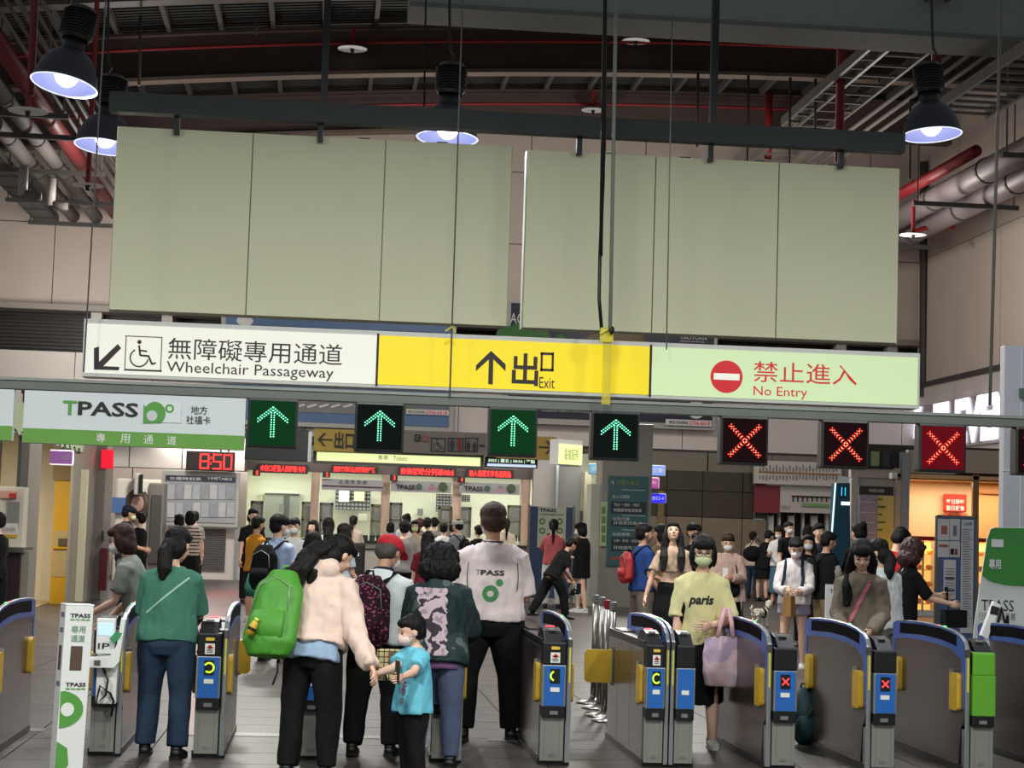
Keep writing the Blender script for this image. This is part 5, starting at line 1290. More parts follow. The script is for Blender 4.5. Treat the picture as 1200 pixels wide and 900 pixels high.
# bakery --------------------------------------------------------------------------------
bk = structure('wall_bakery')
x_l = P(1072, 650, YG).x; x_r = P(1172, 650, YG).x + 2.5
M_ORANGE = mat('bakery_wall_orange', (238, 200, 156), 0.6, 0, 0.03)
part('interior_wall', MB().box(x_l - 0.5, 43.2, 0, x_r, 43.35, 3.3), M_ORANGE, bk)
part('interior_side', MB().box(x_l - 0.6, YG + 0.3, 0, x_l - 0.5, 43.2, 3.3), M_ORANGE, bk)
part('interior_ceiling', MB().box(x_l - 0.6, YG, 3.02, x_r, 43.3, 3.1), mat('bakery_ceiling', (222, 190, 150), 0.6, 0, 0), bk)
area('bakery_light', ((x_l + x_r) / 2 - 0.6, 42.2, 2.98), 3.0, 80, (1.0, 0.84, 0.62), size_y=0.7)
bpart('mullion', 1140, 556, 1147, 640, YG, 0.1, mat('mullion_bronze', (150, 120, 90), 0.3, 0.5, 0.05), bk)
bpart('shelf_line', 1150, 577, 1175, 579, 43.0, 0.1, mat('shelf_orange', (190, 120, 60), 0.5, 0, 0), bk)
bpart('wall_recess', 1146, 560, 1175, 640, 43.1, 0.08, mat('bakery_deep_orange', (238, 176, 112), 0.6, 0, 0.04), bk)
t = bthing('shop_poster', 'red poster with pale lettering on the orange bakery wall', 'poster', 1106, 580, 1134, 602, 43.0)
bpart('sheet', 1106, 579, 1133, 600, 43.05, 0.05, mat('poster_red', (205, 52, 30), 0.5, 0, 0.02), t, bevel=0.03)
letter_px('每日限時', 1109, 585, 1130, 591, 43.0, M_ADWHITE, t, bold=0.02); letter_px('當日販售', 1109, 592.5, 1130, 598.5, 43.0, M_ADWHITE, t, bold=0.02)
letter_px('超值優惠中', 1106, 601, 1134, 607, 43.0, mat('poster_red', (205, 52, 30)), t, bold=0.02)
def display_case(x0, x1, label, Y=39.6):
    t = bthing('display_case', label, 'display case', x0, 632, x1, 740, Y)
    q = rectY(x0, 634, x1, 720, Y)
    X0, X1, zt3 = q[0], q[2], 1.62
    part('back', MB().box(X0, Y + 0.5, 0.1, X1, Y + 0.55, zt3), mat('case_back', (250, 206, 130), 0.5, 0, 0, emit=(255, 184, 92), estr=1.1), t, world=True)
    part('top', MB().box(X0 - 0.03, Y - 0.03, zt3, X1 + 0.03, Y + 0.58, zt3 + 0.09), mat('case_red_top', (170, 30, 28), 0.4, 0, 0.03), t, world=True)
    part('base', MB().box(X0, Y, 0, X1, Y + 0.55, 0.12), M_WHITE, t, world=True)
    for x in (X0, (X0 + X1) / 2, X1): part('post', MB().box(x - 0.02, Y, 0.1, x + 0.02, Y + 0.04, zt3), mat('case_post', (220, 200, 170), 0.3, 0.5, 0), t, world=True)
    k = 0
    for z in (0.25, 0.62, 0.98, 1.32):
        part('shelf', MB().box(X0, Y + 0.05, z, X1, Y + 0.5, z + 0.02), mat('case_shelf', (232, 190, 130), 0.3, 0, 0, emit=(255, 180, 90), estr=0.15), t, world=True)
    part('glass', MB().box(X0, Y, 0.12, X1, Y + 0.008, zt3), mat('case_glass', (250, 220, 170), 0.05, 0, 0, alpha=0.08), t, world=True)
    for z in (0.27, 0.64, 1.0, 1.34):
        n = max(2, int((X1 - X0) / 0.22))
        for i in range(n):
            x = X0 + (i + 0.5) * (X1 - X0) / n
            br = MB().ell((0, 0, 0.05), (0.085, 0.12, 0.055), n=10, m=6)
            o = link_mesh('bread_loaf', br.mesh('bread_loaf', mat('bread_%d' % (k % 3), [(206, 130, 56), (186, 104, 40), (224, 164, 84)][k % 3], 0.6, 0, 0.1, 20), True))
            o.location = (x, Y + 0.25, z); k += 1
            tag(o, 'golden brown loaf on a shelf of the %s' % ('left lit bakery case' if x0 < 1100 else 'right lit bakery case'), 'bread', 'loaves in the bakery cases')
    l = area('case_light', ((X0 + X1) / 2, Y + 0.25, zt3 - 0.03), X1 - X0, 12, (1.0, 0.62, 0.25), size_y=0.3)
    return t
display_case(1064, 1099, 'lit bakery display case with a red top, left of the notice screen')
display_case(1146, 1180, 'lit bakery display case with a red top, right of the notice screen')

# notice screen with papers ---------------------------------------------------------------
YN = 22.0
t = bthing('notice_screen', 'blue free standing notice screen with long white papers before the bakery', 'screen', 1098, 606, 1145, 745, YN)
a = rectY(1098, 607, 1144, 740, YN)
part('panel', MB().box(a[0] + 0.02, YN, 0.1, a[2] - 0.02, YN + 0.03, a[3]), mat('screen_slate_blue', (84, 106, 146), 0.7, 0, 0.04), t, world=True)
for x in (a[0], a[2]):
    part('frame_post', MB().box(x - 0.02, YN - 0.01, 0, x + 0.02, YN + 0.04, a[3] + 0.02), M_STEEL, t, world=True)
    part('foot', MB().box(x - 0.03, YN - 0.25, 0, x + 0.03, YN + 0.25, 0.04), M_STEEL, t, world=True)
part('frame_top', MB().box(a[0], YN - 0.01, a[3], a[2], YN + 0.04, a[3] + 0.03), M_STEEL, t, world=True)
M_PAPERW = mat('paper_white', (214, 212, 214), 0.7, 0, 0.02)
for (x0, y0, x1, y1) in ((1099, 608, 1112.5, 633), (1113, 608, 1125, 633), (1099, 634, 1112.5, 653), (1113, 634, 1125, 653), (1126, 609, 1140.5, 742), (1106, 656, 1120, 702)):
    bpart('paper', x0, y0, x1, y1, YN - 0.012, 0.008, M_PAPERW, t)
M_LINE = mat('print_grey_line', (120, 118, 124), 0.6, 0, 0)
mb = MB()
for k in range(40):
    q = rectY(1128, 620 + k * 2.9, 1138.5 - (k * 7 % 4), 620.9 + k * 2.9, YN - 0.015); mb.box(q[0], YN - 0.015, q[1], q[2], YN - 0.011, q[3])
for k in range(10):
    q = rectY(1108, 666 + k * 3.3, 1118, 667 + k * 3.3, YN - 0.015); mb.box(q[0], YN - 0.015, q[1], q[2], YN - 0.011, q[3])
o = part('print_line', mb, M_LINE, t, world=True); o['kind'] = 'stuff'
letter_px('1/365票', 1129, 612, 1139, 616, YN - 0.016, M_INK, t)
for (x0, y0, x1, y1, m) in ((1107, 677, 1119, 678.4, M_INK), (1107, 691, 1119, 692.4, M_INK), (1103, 616, 1110, 626, mat('print_rust', (170, 100, 90), 0.6, 0, 0.2, 30)), (1100, 638, 1111, 641, mat('print_rust')if 'print_rust' in _mats else M_INK),
                          (1117, 616, 1121, 628, M_LINE), (1114, 643, 1118, 650, M_INK), (1119, 643, 1122, 650, mat('print_rust2', (150, 60, 60), 0.6, 0, 0))):
    bpart('print', x0, y0, x1, y1, YN - 0.016, 0.005, m, t)

# sail shaped pass board ---------------------------------------------------------------------
YF = 15.9
t = thing('flag_board', 'sail shaped green and white pass board beside the pale column at right', 'board', P(1165, 745, YF))
q = [P(a_, b_, YF) for a_, b_ in ((1140, 760), (1142, 735), (1146, 706), (1152, 664), (1157, 632), (1161, 620), (1166, 618), (1215, 618), (1215, 760))]
part('board', MB().prism([(v_.x, v_.z) for v_ in q], 'y', YF, YF + 0.02), mat('flag_white', (222, 224, 222), 0.5, 0, 0.02), t, world=True)
q = [P(a_, b_, YF - 0.004) for a_, b_ in ((1151, 674), (1157, 632), (1161, 620), (1166, 618.5), (1215, 619), (1215, 688), (1180, 686), (1166, 683), (1158, 680))]
part('green_field', MB().prism([(v_.x, v_.z) for v_ in q], 'y', YF - 0.004, YF), mat('flag_green', (62, 140, 62), 0.5, 0, 0.02), t, world=True)
bpart('print', 1162, 632, 1176, 641, YF - 0.006, 0.003, M_WHITE, t)
letter_px('專用', 1159, 655, 1173, 667, YF - 0.008, M_WHITE, t, bold=0.02)
letter_px('TPASS', 1150, 703, 1188, 716, YF - 0.008, M_INK, t)
letter_px('行政院通勤月票', 1147, 718, 1190, 727, YF - 0.008, M_LINE, t)
part('leg', MB().box(P(1165, 760, YF).x, YF, 0, P(1168, 760, YF).x, YF + 0.02, 0.9), M_GREY, t, world=True)

# pale column at the right edge ----------------------------------------------------------------
YO = 17.5
co = structure('wall_column')
q = rectY(1173, 406, 1230, 740, YO)
part('column', MB().box(q[0] + 0.02, YO, 0, q[2], YO + 0.12, P(1186, 405, YO).z), mat('column_pale_grey', (178, 178, 184), 0.5, 0.1, 0.02), co, bevel=0.01)
part('groove', MB().box(P(1196, 500, YO).x, YO - 0.006, 0, P(1197, 500, YO).x, YO + 0.01, P(1186, 405, YO).z - 0.02), mat('groove_light', (205, 205, 208), 0.5, 0, 0), co)
part('groove', MB().box(q[0] + 0.01, YO - 0.006, 2.3, q[2], YO + 0.01, 2.31), mat('groove_light'), co)
t = bthing('tag', 'small green hanging tag at the right edge of the photo', 'tag', 1196, 455, 1206, 465, YO - 0.05)
bpart('plate', 1195, 455, 1210, 466, YO - 0.04, 0.02, mat('tag_green', (74, 104, 88), 0.5, 0, 0), t)

# left shop fronts --------------------------------------------------------------------------------
XL = -4.4
sh = structure('wall_left')
def Yw(px): return -XL * 2200 / (390 - px)
M_COL = mat('shop_column_grey', (140, 134, 124), 0.45, 0.15, 0.04); M_COLL = mat('shop_column_light', (172, 164, 150), 0.45, 0.1, 0.03)
for (x0, x1, m) in ((37, 46, M_JOINT), (46, 60, M_COL), (97, 104, M_COL), (104, 134, M_COL)):
    y0, y1 = Yw(x0), Yw(x1) if x1 < 130 else 39.0
    part('column', MB().box(XL - 0.05, y0, 0, XL, y1, 3.4), m, sh, bevel=0.01)
part('column', MB().box(XL - 0.5, 36.2, 0, XL + 0.18, 37.4, 3.9), mat('corner_column_grey', (128, 122, 116), 0.35, 0.4, 0.05, 2), sh, bevel=0.02)
part('lintel', MB().box(XL - 0.6, 24, 2.95, XL - 0.02, 39, 3.3), M_COLL, sh)
for k, (x0, x1) in enumerate(((-30, 41), (61, 103))):      # scalloped pale green awning strips
    y0, y1 = Yw(x0), Yw(x1); n = 24; pl = [(y0, 3.15)]
    for i in range(n + 1):
        pl.append((y0 + (y1 - y0) * i / n, 2.72 + 0.05 * math.sin(i * 1.9)))
    pl.append((y1, 3.15))
    t = thing('awning', 'pale green scalloped awning over the %s shop bay at left' % ('first' if k == 0 else 'yellow'), 'awning', (XL, y0, 2.7), 0, 'pale green awnings at the left')
    part('valance', MB().prism(list(reversed(pl)), 'x', XL + 0.02, XL + 0.06), mat('awning_green', (176, 190, 150), 0.7, 0, 0.05, 4), t, world=True)
    part('rail', MB().tube([(XL + 0.03, y0, 2.70), (XL + 0.03, y1, 2.70)], 0.02, 6), M_GREY, t, world=True)
# shop bay interiors
part('interior_wall', MB().box(-8.5, 28.6, 0, -4.9, 28.75, 3.3), mat('shop_beige', (172, 166, 146), 0.6, 0, 0.02), sh)
part('interior_wall', MB().box(-8.5, 35.2, 0, -4.9, 35.35, 3.3), mat('shop_bright', (232, 226, 208), 0.6, 0, 0.02), sh)
part('floor_mat', MB().box(-8.5, 29, 0.002, -4.9, 35.2, 0.01), mat('shop_floor_warm', (190, 168, 120), 0.5, 0, 0.04), sh)
area('shop_light', (-5.6, 32, 2.9), 1.4, 85, (1.0, 0.9, 0.72)); area('shop_light', (-5.5, 26.6, 2.9), 1.2, 38, (1.0, 0.95, 0.85))
part('shop_ceiling', MB().box(-8.5, 24, 3.0, -4.45, 36, 3.06), M_WHITE, sh)
t = bthing('shop_cabinet', 'tall yellow shop cabinet in the lit bay at the left', 'cabinet', 60, 560, 90, 704, 34.2)
q = rectY(61, 560, 86, 704, 34.2)
part('body', MB().box(q[0], 34.25, 0, q[2], 35.0, 2.35), mat('shop_yellow', (222, 172, 36), 0.5, 0, 0.03), t, world=True)
part('top_box', boxpx(62, 545, 87, 563, 34.2, 0.5), mat('box_olive', (140, 118, 70), 0.5, 0, 0.05), t, world=True, bevel=0.01)
bpart('niche', 62, 622, 81, 676, 34.24, 0.03, mat('niche_cream', (196, 176, 128), 0.6, 0, 0.05), t)
bpart('niche_item', 68, 631, 79, 640, 34.18, 0.06, mat('niche_dark', (96, 84, 70), 0.5, 0, 0.1), t, bevel=0.01)
bpart('niche_shelf', 62, 640, 81, 643, 34.2, 0.06, mat('shop_yellow', (222, 172, 36)), t)
bpart('pale_strip', 89, 550, 99, 705, 34.0, 0.2, mat('strip_cream', (214, 206, 178), 0.5, 0, 0.02), t)
t = bthing('wall_sign', 'small purple lit sign with a white rounded edge over the yellow shop bay', 'sign', 59, 536, 86, 544, 30.5)
bpart('case', 58, 527, 86, 545, 30.5, 0.08, glow('sign_white_edge', (240, 236, 240), 1.0), t, bevel=0.03); bpart('lit_face', 58, 528.5, 84.5, 543.5, 30.46, 0.06, glow('sign_purple_dull', (140, 90, 150), 0.6), t, bevel=0.02)
letter_px('AED', 72, 533, 82, 538, 30.43, M_ADWHITE, t)
t = bthing('vending_machine', 'pale machine with a red header on the counter at the far left', 'machine', -10, 572, 27, 645, 26.6)
bpart('body', -20, 570, 27, 646, 26.8, 0.4, mat('machine_pale', (196, 190, 174), 0.5, 0, 0.02), t, bevel=0.02)
bpart('window', 8, 588, 22, 618, 26.76, 0.05, mat('machine_window', (120, 122, 116), 0.3, 0, 0.05), t, bevel=0.01)
bpart('red_header', 0, 575, 19, 584, 26.76, 0.05, mat('header_pinkred', (200, 150, 136), 0.5, 0, 0.1, 10), t)
bpart('red_mark', 11, 578, 19, 584, 26.74, 0.04, mat('mark_red', (180, 40, 40), 0.5, 0, 0), t, bevel=0.005)
bpart('notice', -6, 613, 20, 631, 26.5, 0.03, mat('notice_white', (206, 204, 196), 0.6, 0, 0.1, 20), t)
letter_px('QUICK 自助', 1, 617, 18, 623, 26.47, mat('print_lilac', (120, 118, 140)), t); bpart('yellow_line', 0, 626.5, 20, 630, 26.47, 0.02, M_YEL, t)
t = bthing('counter', 'dark shop counter at the far left behind the first gate', 'counter', -10, 640, 30, 720, 26.4)
bpart('front', -20, 646, 22, 735, 26.5, 0.8, mat('counter_maroon', (44, 26, 28), 0.4, 0, 0.1), t); bpart('top', -20, 641, 27, 647, 26.4, 0.9, M_STEEL, t)
bpart('side', 22, 646, 32, 735, 26.6, 0.6, M_COL, t)
t = bthing('fire_extinguisher_cabinet', 'dark red extinguisher cabinet on the grey corner column', 'cabinet', 114, 640, 126, 692, 35.9)
bpart('box', 116, 642, 125, 692, 35.95, 0.2, mat('maroon_box', (84, 18, 28), 0.35, 0, 0.08), t, bevel=0.02)
bpart('handle', 119, 622, 121, 634, 36.0, 0.15, M_BLACK, t)
# strip of reflected signal light painted as a glowing panel on the corner column
t = bthing('red_reflection', 'red reflection painted as a glowing patch on the grey corner column at left', 'lamp', 118, 525, 132, 552, 36.0)
bpart('panel', 118, 527, 133, 549, 36.1, 0.08, mat('red_reflection_glow', (230, 20, 50), 0.5, 0, 0, emit=(235, 16, 50), estr=0.7), t, bevel=0.03)

# queue barrier posts --------------------------------------------------------------------------
def stanchion(px, dep, label, red=False):
    g = stand(px, dep); t = thing('queue_post', label, 'barrier post', g, 0, 'steel queue posts behind the gates')
    part('base', MB().lathe([(0.0, 0), (0.16, 0), (0.16, 0.015), (0.05, 0.045), (0.03, 0.06), (0, 0.06)], n=24), M_STEEL, t, smooth=True)
    part('pole', MB().tube([(0, 0, 0.04), (0, 0, 0.97)], 0.028, 14), M_STEEL, t, smooth=True)
    part('cap', MB().lathe([(0.032, 0.93), (0.034, 1.0), (0.0, 1.01)], n=14), M_RED if red else M_GREY, t)
stanchion(695, 17.4, 'steel queue post behind the gates, leftmost of the cluster')
stanchion(702, 16.9, 'steel queue post behind the gates, second of the cluster from the left')
stanchion(708, 16.2, 'steel queue post with a red top in the cluster behind the gates', True)
stanchion(715, 15.8, 'steel queue post behind the gates, nearest and rightmost of the cluster')
stanchion(868, 27.0, 'slim steel post standing beside the girl with the beige jacket')
t = thing('pass_stand', 'small white pass notice stand beside the woman with the pink strap', 'stand', stand(980, 19.5))
part('panel', MB().box(-0.13, 0, 0.5, 0.13, 0.03, 1.12), M_WHITE, t); part('pole', MB().tube([(0, 0.02, 0), (0, 0.02, 0.5)], 0.02, 8), M_STEEL, t); part('base', MB().lathe([(0, 0), (0.14, 0), (0.14, 0.02), (0, 0.03)], n=20), M_STEEL, t)
lettering('TPASS', -0.09, 1.03, 0.09, 1.07, -0.004, M_INK, t, world=False, bold=0.02); lettering('專用', -0.05, 0.93, 0.05, 0.99, -0.004, M_LINE, t, world=False); lettering('通道', -0.05, 0.86, 0.05, 0.92, -0.004, M_LINE, t, world=False)
part('print', MB().box(-0.06, -0.004, 0.66, 0.06, 0, 0.80), M_INK, t)

# arms that carry the hanging signs from the fascia
for o in list(col.objects):
    if o.parent is None and o.name.split('.')[0] in ('display_screen', 'exit_sign', 'facility_sign', 'light_box_sign', 'departure_board') and o.location.y > 48:
        c0 = [c for c in o.children if c.type == 'MESH'][0]; xs_ = [v.co.x for v in c0.data.vertices]; zt5 = max(v.co.z for v in c0.data.vertices)
        for f_ in (0.15, 0.85):
            x = min(xs_) + (max(xs_) - min(xs_)) * f_
            part('mount_arm', MB().box(x - 0.03, 0.1, zt5 - 0.04, x + 0.03, 50.6 - o.location.y, zt5).box(x - 0.03, 50.45 - o.location.y, zt5 - 0.04, x + 0.03, 50.6 - o.location.y, 4.1 - o.location.z), M_GREY, o)
# =================================================================== PEOPLE
M_EYE = mat('eye_dark', (28, 20, 18), 0.3, 0, 0); M_LIP = mat('lip', (170, 96, 90), 0.5, 0, 0); M_BROW = mat('brow', (40, 28, 24), 0.7, 0, 0)
M_MASKW = mat('mask_white', (222, 222, 224), 0.8, 0, 0.02); M_MASKG = mat('mask_pale_green', (214, 226, 176), 0.8, 0, 0.02); M_MASKB = M_BLACK; M_MASKP = mat('mask_pink_white', (232, 206, 200), 0.8, 0, 0.02)
M_SHOEB = mat('shoe_black', (20, 20, 22), 0.5, 0, 0.05); M_SHOEW = mat('shoe_white', (206, 204, 200), 0.6, 0, 0.04)
def rotz(a): return Matrix.Rotation(a, 3, 'Z')
def ddir(f, o, s):
    """limb direction: f degrees swung forward from hanging, o degrees outward; s = +1 right, -1 left"""
    f, o = R(f), R(o)
    return Vector((s * math.sin(o), math.sin(f) * math.cos(o), -math.cos(f) * math.cos(o)))
class Fig:
    pass
def rag(pts, radii, mb, n=12, side=(1, 0, 0)): mb.tube(pts, radii, n, side)
def person(label, loc, h, heading, top=None, bottom=None, hair='short', haircol=None, skin=0, lean=0, twist=0, headp=0, heady=0, arms=((8, 10, 15, 8), (8, 10, 15, 8)),
           legs=((0, 4, 0), (0, 4, 0)), w=1.0, mask=None, cap=None, shoes=None, face=False, fine=False, group=None, kid=False, glasses=False, drop_hair=None, headroll=0, grip=30):
    """arms[i] = (upper fwd, upper out, fore fwd, fore out); legs[i] = (thigh fwd, out, shin fwd); index 0 = right, 1 = left"""
    t = thing('person', label, 'person', loc, 0, group)
    t.rotation_euler = (0, 0, R(heading))
    F = Fig(); F.t = t; F.h = h; F.w = w
    vx = 0.0095 if fine else 0.019
    hs = 1.36 if kid else 1.12
    sk = M_SKIN[skin]
    hipz = (0.505 if not kid else 0.47) * h
    # legs first to find ground
    ll = []
    for i, s in ((0, 1), (1, -1)):
        f, o, sf = legs[i]
        hj = Vector((s * 0.052 * h * w, 0, 0.0))
        kn = hj + ddir(f, o, s) * 0.245 * h * (0.92 if kid else 1); an = kn + ddir(sf, o * 0.3, s) * 0.225 * h * (0.92 if kid else 1)
        ll.append((hj, kn, an))
    H = Vector((0, 0, -min(l[2].z for l in ll) + 0.042 * h))
    ll = [tuple(H + p for p in l) for l in ll]
    RT = Matrix.Rotation(-R(lean), 3, 'X')                 # forward lean of the spine
    RW = RT @ rotz(R(twist))
    sp = RT @ Vector((0, 0, 1))
    S = H + sp * 0.285 * h
    neck0 = H + sp * 0.315 * h
    RH = rotz(R(heady + twist)) @ Matrix.Rotation(-R(lean * 0.5 + headp), 3, 'X') @ Matrix.Rotation(R(headroll), 3, 'Y')
    HC = neck0 + (sp * 0.6 + RH @ Vector((0, 0, 1)) * 0.4).normalized() * 0.028 * h + RH @ Vector((0, 0.008, 0.060 if not kid else 0.045)) * h * hs
    side = RW @ Vector((1, 0, 0))
    def ring(tz, rx, ry, fwd=0.0): return (H + sp * tz * h + (RW @ Vector((0, fwd * h, 0))), (rx * h * w, ry * h * w))
    torso = [ring(-0.055, 0.078, 0.055, -0.004), ring(-0.02, 0.098, 0.066, -0.008), ring(0.03, 0.097, 0.064, -0.006), ring(0.10, 0.080, 0.052), ring(0.16, 0.085, 0.056), ring(0.21, 0.093, 0.062, -0.002), ring(0.245, 0.088, 0.058, -0.004), ring(0.275, 0.068, 0.048, -0.004), ring(0.305, 0.040, 0.038, 0)]
    body = MB(); rag([c for c, r in torso], [r for c, r in torso], body, 18, side)
    rag([H + sp * 0.29 * h, neck0 + sp * 0.01 * h, HC + RH @ Vector((0, -0.012, -0.03)) * h], [0.034 * h, 0.031 * h, 0.031 * h], body, 12)
    # head
    def hp(x, y, z): return HC + RH @ (Vector((x, y, z)) * h * hs)
    def he(mb, c, r, n=16, m=10): mb.ell(hp(*c), tuple(v * h * hs for v in r), RH, n, m)
    he(body, (0, -0.004, 0.012), (0.044, 0.054, 0.050)); he(body, (0, 0.016, -0.022), (0.036, 0.038, 0.038)); he(body, (0, 0.034, -0.046), (0.018, 0.018, 0.014))
    he(body, (0, 0.053, -0.012), (0.0085, 0.014, 0.013), 8, 6); he(body, (0, 0.048, 0.004), (0.006, 0.010, 0.016), 8, 6)
    for s in (-1, 1): he(body, (s * 0.045, -0.004, -0.008), (0.006, 0.012, 0.018), 8, 6); he(body, (s * 0.020, 0.042, -0.014), (0.014, 0.010, 0.012), 8, 6)
    # arms
    F.arms = []
    for i, s in ((0, 1), (1, -1)):
        sj = S + RW @ Vector((s * 0.089 * h * w, -0.004 * h, -0.034 * h))
        if arms[i][0] == 'ik':                       # reach for a point of the scene
            T = root_matrix(t).inverted() @ Vector(arms[i][1]); dv = T - sj; st_ = min(1.26, max(1.0, (dv.length - 0.045 * h) / (0.318 * h))); A_, B_ = 0.172 * h * st_, 0.150 * h * st_
            L_ = max(0.1 * h, min(dv.length - 0.045 * h, (A_ + B_) * 0.995)); dv.normalize(); wr = sj + dv * L_
            xx = (A_ * A_ - B_ * B_ + L_ * L_) / (2 * L_); yy = math.sqrt(max(0, A_ * A_ - xx * xx))
            pv_ = Vector((s * 0.35, -0.3, -1)); pv_ = (pv_ - dv * pv_.dot(dv)).normalized(); el = sj + dv * xx + pv_ * yy
        else:
            uf, uo, ff, fo = arms[i]
            el = sj + RW @ ddir(uf, uo, s) * 0.172 * h; wr = el + RW @ ddir(ff, fo, s) * 0.150 * h
        F.arms.append((sj, el, wr))
        k = h * (0.9 if not kid else 0.95) * (0.6 + 0.4 * w)
        rag([sj + RW @ Vector((-s * 0.025 * h, 0, 0)), sj, sj.lerp(el, 0.35), el, el.lerp(wr, 0.3), wr], [0.036 * k, 0.034 * k, 0.029 * k, 0.024 * k, 0.0245 * k, 0.0165 * k], body, 12)
    for (hj, kn, an), s in zip(ll, (1, -1)):
        ft = rotz(R(-s * 6))
        rag([hj + Vector((0, 0, 0.01 * h)), hj.lerp(kn, 0.35), kn, kn.lerp(an, 0.33) + Vector((0, -0.006 * h, 0)), an, an + Vector((0, 0, -0.03 * h))], [0.052 * h * w, 0.048 * h * w, 0.032 * h, 0.033 * h, 0.021 * h, 0.021 * h], body, 12)
        rag([an + Vector((0, -0.02 * h, -0.024 * h)), an + Vector((0, 0.02 * h, -0.024 * h)), an + ft @ Vector((0, 0.09 * h, -0.03 * h))], [(0.02 * h, 0.014 * h), (0.023 * h, 0.017 * h), (0.02 * h, 0.01 * h)], body, 10)
    me = remesh(body, vx, 3)
    # hands: palm, four fingers and thumb, grown from the wrists
    hb = MB()
    for i, s in ((0, 1), (1, -1)):
        sj, el, wr = F.arms[i]; d = (wr - el).normalized()
        inw = RW @ Vector((-s, 0, 0)); nrm = inw - d * inw.dot(d)
        if nrm.length < 0.2: nrm = (RW @ Vector((0, 0, -1))) - d * (RW @ Vector((0, 0, -1))).dot(d)
        nrm.normalize(); ac = d.cross(nrm).normalized(); k = h * (1.05 if kid else 1.0)
        if ac.dot(RW @ Vector((0, 1, 0))) < 0: ac = -ac      # towards the thumb side
        pm = wr + d * 0.022 * k; pe = wr + d * 0.052 * k
        hb.tube([wr - d * 0.012 * k, pm, pe], [(0.017 * k, 0.012 * k), (0.023 * k, 0.010 * k), (0.023 * k, 0.009 * k)], 10, side=ac)
        g = R(grip)
        for q in range(4):
            L_ = (0.038, 0.044, 0.041, 0.032)[q] * k; b = pe + ac * (0.018 - q * 0.012) * k - d * 0.004 * k
            d1 = (d * math.cos(g) + nrm * math.sin(g)); d2 = (d * math.cos(2 * g) + nrm * math.sin(2 * g))
            hb.tube([b, b + d1 * L_ * 0.5, b + d1 * L_ * 0.5 + d2 * L_ * 0.55], [0.0058 * k, 0.0053 * k, 0.004 * k], 6)
        b = wr + d * 0.014 * k + ac * 0.016 * k; td = (d * 0.7 + ac * 0.55 + nrm * 0.45).normalized()
        hb.tube([b, b + td * 0.022 * k, b + (td + d * 0.5).normalized() * 0.042 * k], [0.0075 * k, 0.0065 * k, 0.0045 * k], 6)
    bm = bmesh.new(); bm.from_mesh(me); hm = hb.mesh('h', sk, True, fix=True); bm.from_mesh(hm); bpy.data.meshes.remove(hm)
    bm.to_mesh(me); bm.free(); me.name = 'body'; me.materials.clear(); me.materials.append(sk); me.polygons.foreach_set('use_smooth', [True] * len(me.polygons))
    link_mesh('body', me, t)
    F.H, F.S, F.HC, F.RW, F.RH, F.sp, F.ll, F.side = H, S, HC, RW, RH, sp, ll, side
    F.hand = [F.arms[i][2] + (F.arms[i][2] - F.arms[i][1]).normalized() * 0.045 * h for i in (0, 1)]
    seed = random.random() * 50
    def garment(name, mb, m, voxel=vx, wr_=0.012, ws=9, it=3, lab=None):
        g = remesh(mb, voxel, it, wr_ * (1 if fine else 0.8), ws, seed=seed); g.name = name; g.materials.clear(); g.materials.append(m)
        g.polygons.foreach_set('use_smooth', [True] * len(g.polygons))
        return link_mesh(name, g, t, lab)
    # upper garment: dict(m, hem, sleeve 'none'/'short'/'long'/'half', loose, collar)
    if top:
        lo = top.get('loose', 0.012); hem = top.get('hem', -0.03); mb = MB(); box = top.get('boxy', 0.5)
        rs = []
        zs = [hem, hem + 0.03, 0.05, 0.10, 0.16, 0.21, 0.245, 0.275, 0.298, 0.310]
        zs = sorted(z for z in zs if z >= hem)
        def interp(z):
            ks = [(-0.055, .078, .055), (-0.02, .098, .066), (0.03, .097, .064), (0.10, .080, .052), (0.16, .085, .056), (0.21, .093, .062), (0.245, .088, .058), (0.275, .073, .052), (0.30, .046, .042), (0.315, .038, .038)]
            if z <= ks[0][0]: return 0.095, 0.064
            for a_, b_ in zip(ks[:-1], ks[1:]):
                if a_[0] <= z <= b_[0]:
                    u = (z - a_[0]) / (b_[0] - a_[0]); return a_[1] + (b_[1] - a_[1]) * u, a_[2] + (b_[2] - a_[2]) * u
            return ks[-1][1:]
        for z in zs:
            rx, ry = interp(z)
            if z < 0.2: rx = rx * (1 - box) + max(rx, 0.098) * box; ry = ry * (1 - box) + max(ry, 0.064) * box
            if z < 0.03: rx = max(rx, 0.104); ry = max(ry, 0.072)
            fl = top.get('flare', 0) * max(0, (0.15 - z))
            e = lo if z < 0.26 else lo * 0.85
            rs.append((H + sp * z * h, ((rx * w + e + fl) * h if True else 0, (ry * w + e * 0.9 + fl * 0.7) * h)))
        rag([c for c, r in rs], [r for c, r in rs], mb, 20, side)
        sl = top.get('sleeve', 'short'); sw = top.get('sw', 1.0)
        for i, s in ((0, 1), (1, -1)):
            sj, el, wr = F.arms[i]
            a0 = sj + RW @ Vector((-s * 0.040 * h, 0, 0.012 * h)); k = h * sw * (0.6 + 0.4 * w)
            if sl == 'none': continue
            if sl == 'short': pts = [a0, sj, sj.lerp(el, 0.35), sj.lerp(el, 0.72)]; rr = [0.042 * k, 0.043 * k, 0.041 * k, 0.043 * k]
            elif sl == 'half': pts = [a0, sj, sj.lerp(el, 0.5), sj.lerp(el, 1.0)]; rr = [0.040 * k, 0.041 * k, 0.039 * k, 0.038 * k]; pts[-1] = sj.lerp(el, 0.93)
            else: pts = [a0, sj, sj.lerp(el, 0.5), el, el.lerp(wr, 0.5), wr]; rr = [0.042 * k, 0.043 * k, 0.039 * k, 0.036 * k, 0.034 * k, 0.027 * k]
            rag(pts, rr, mb, 14)
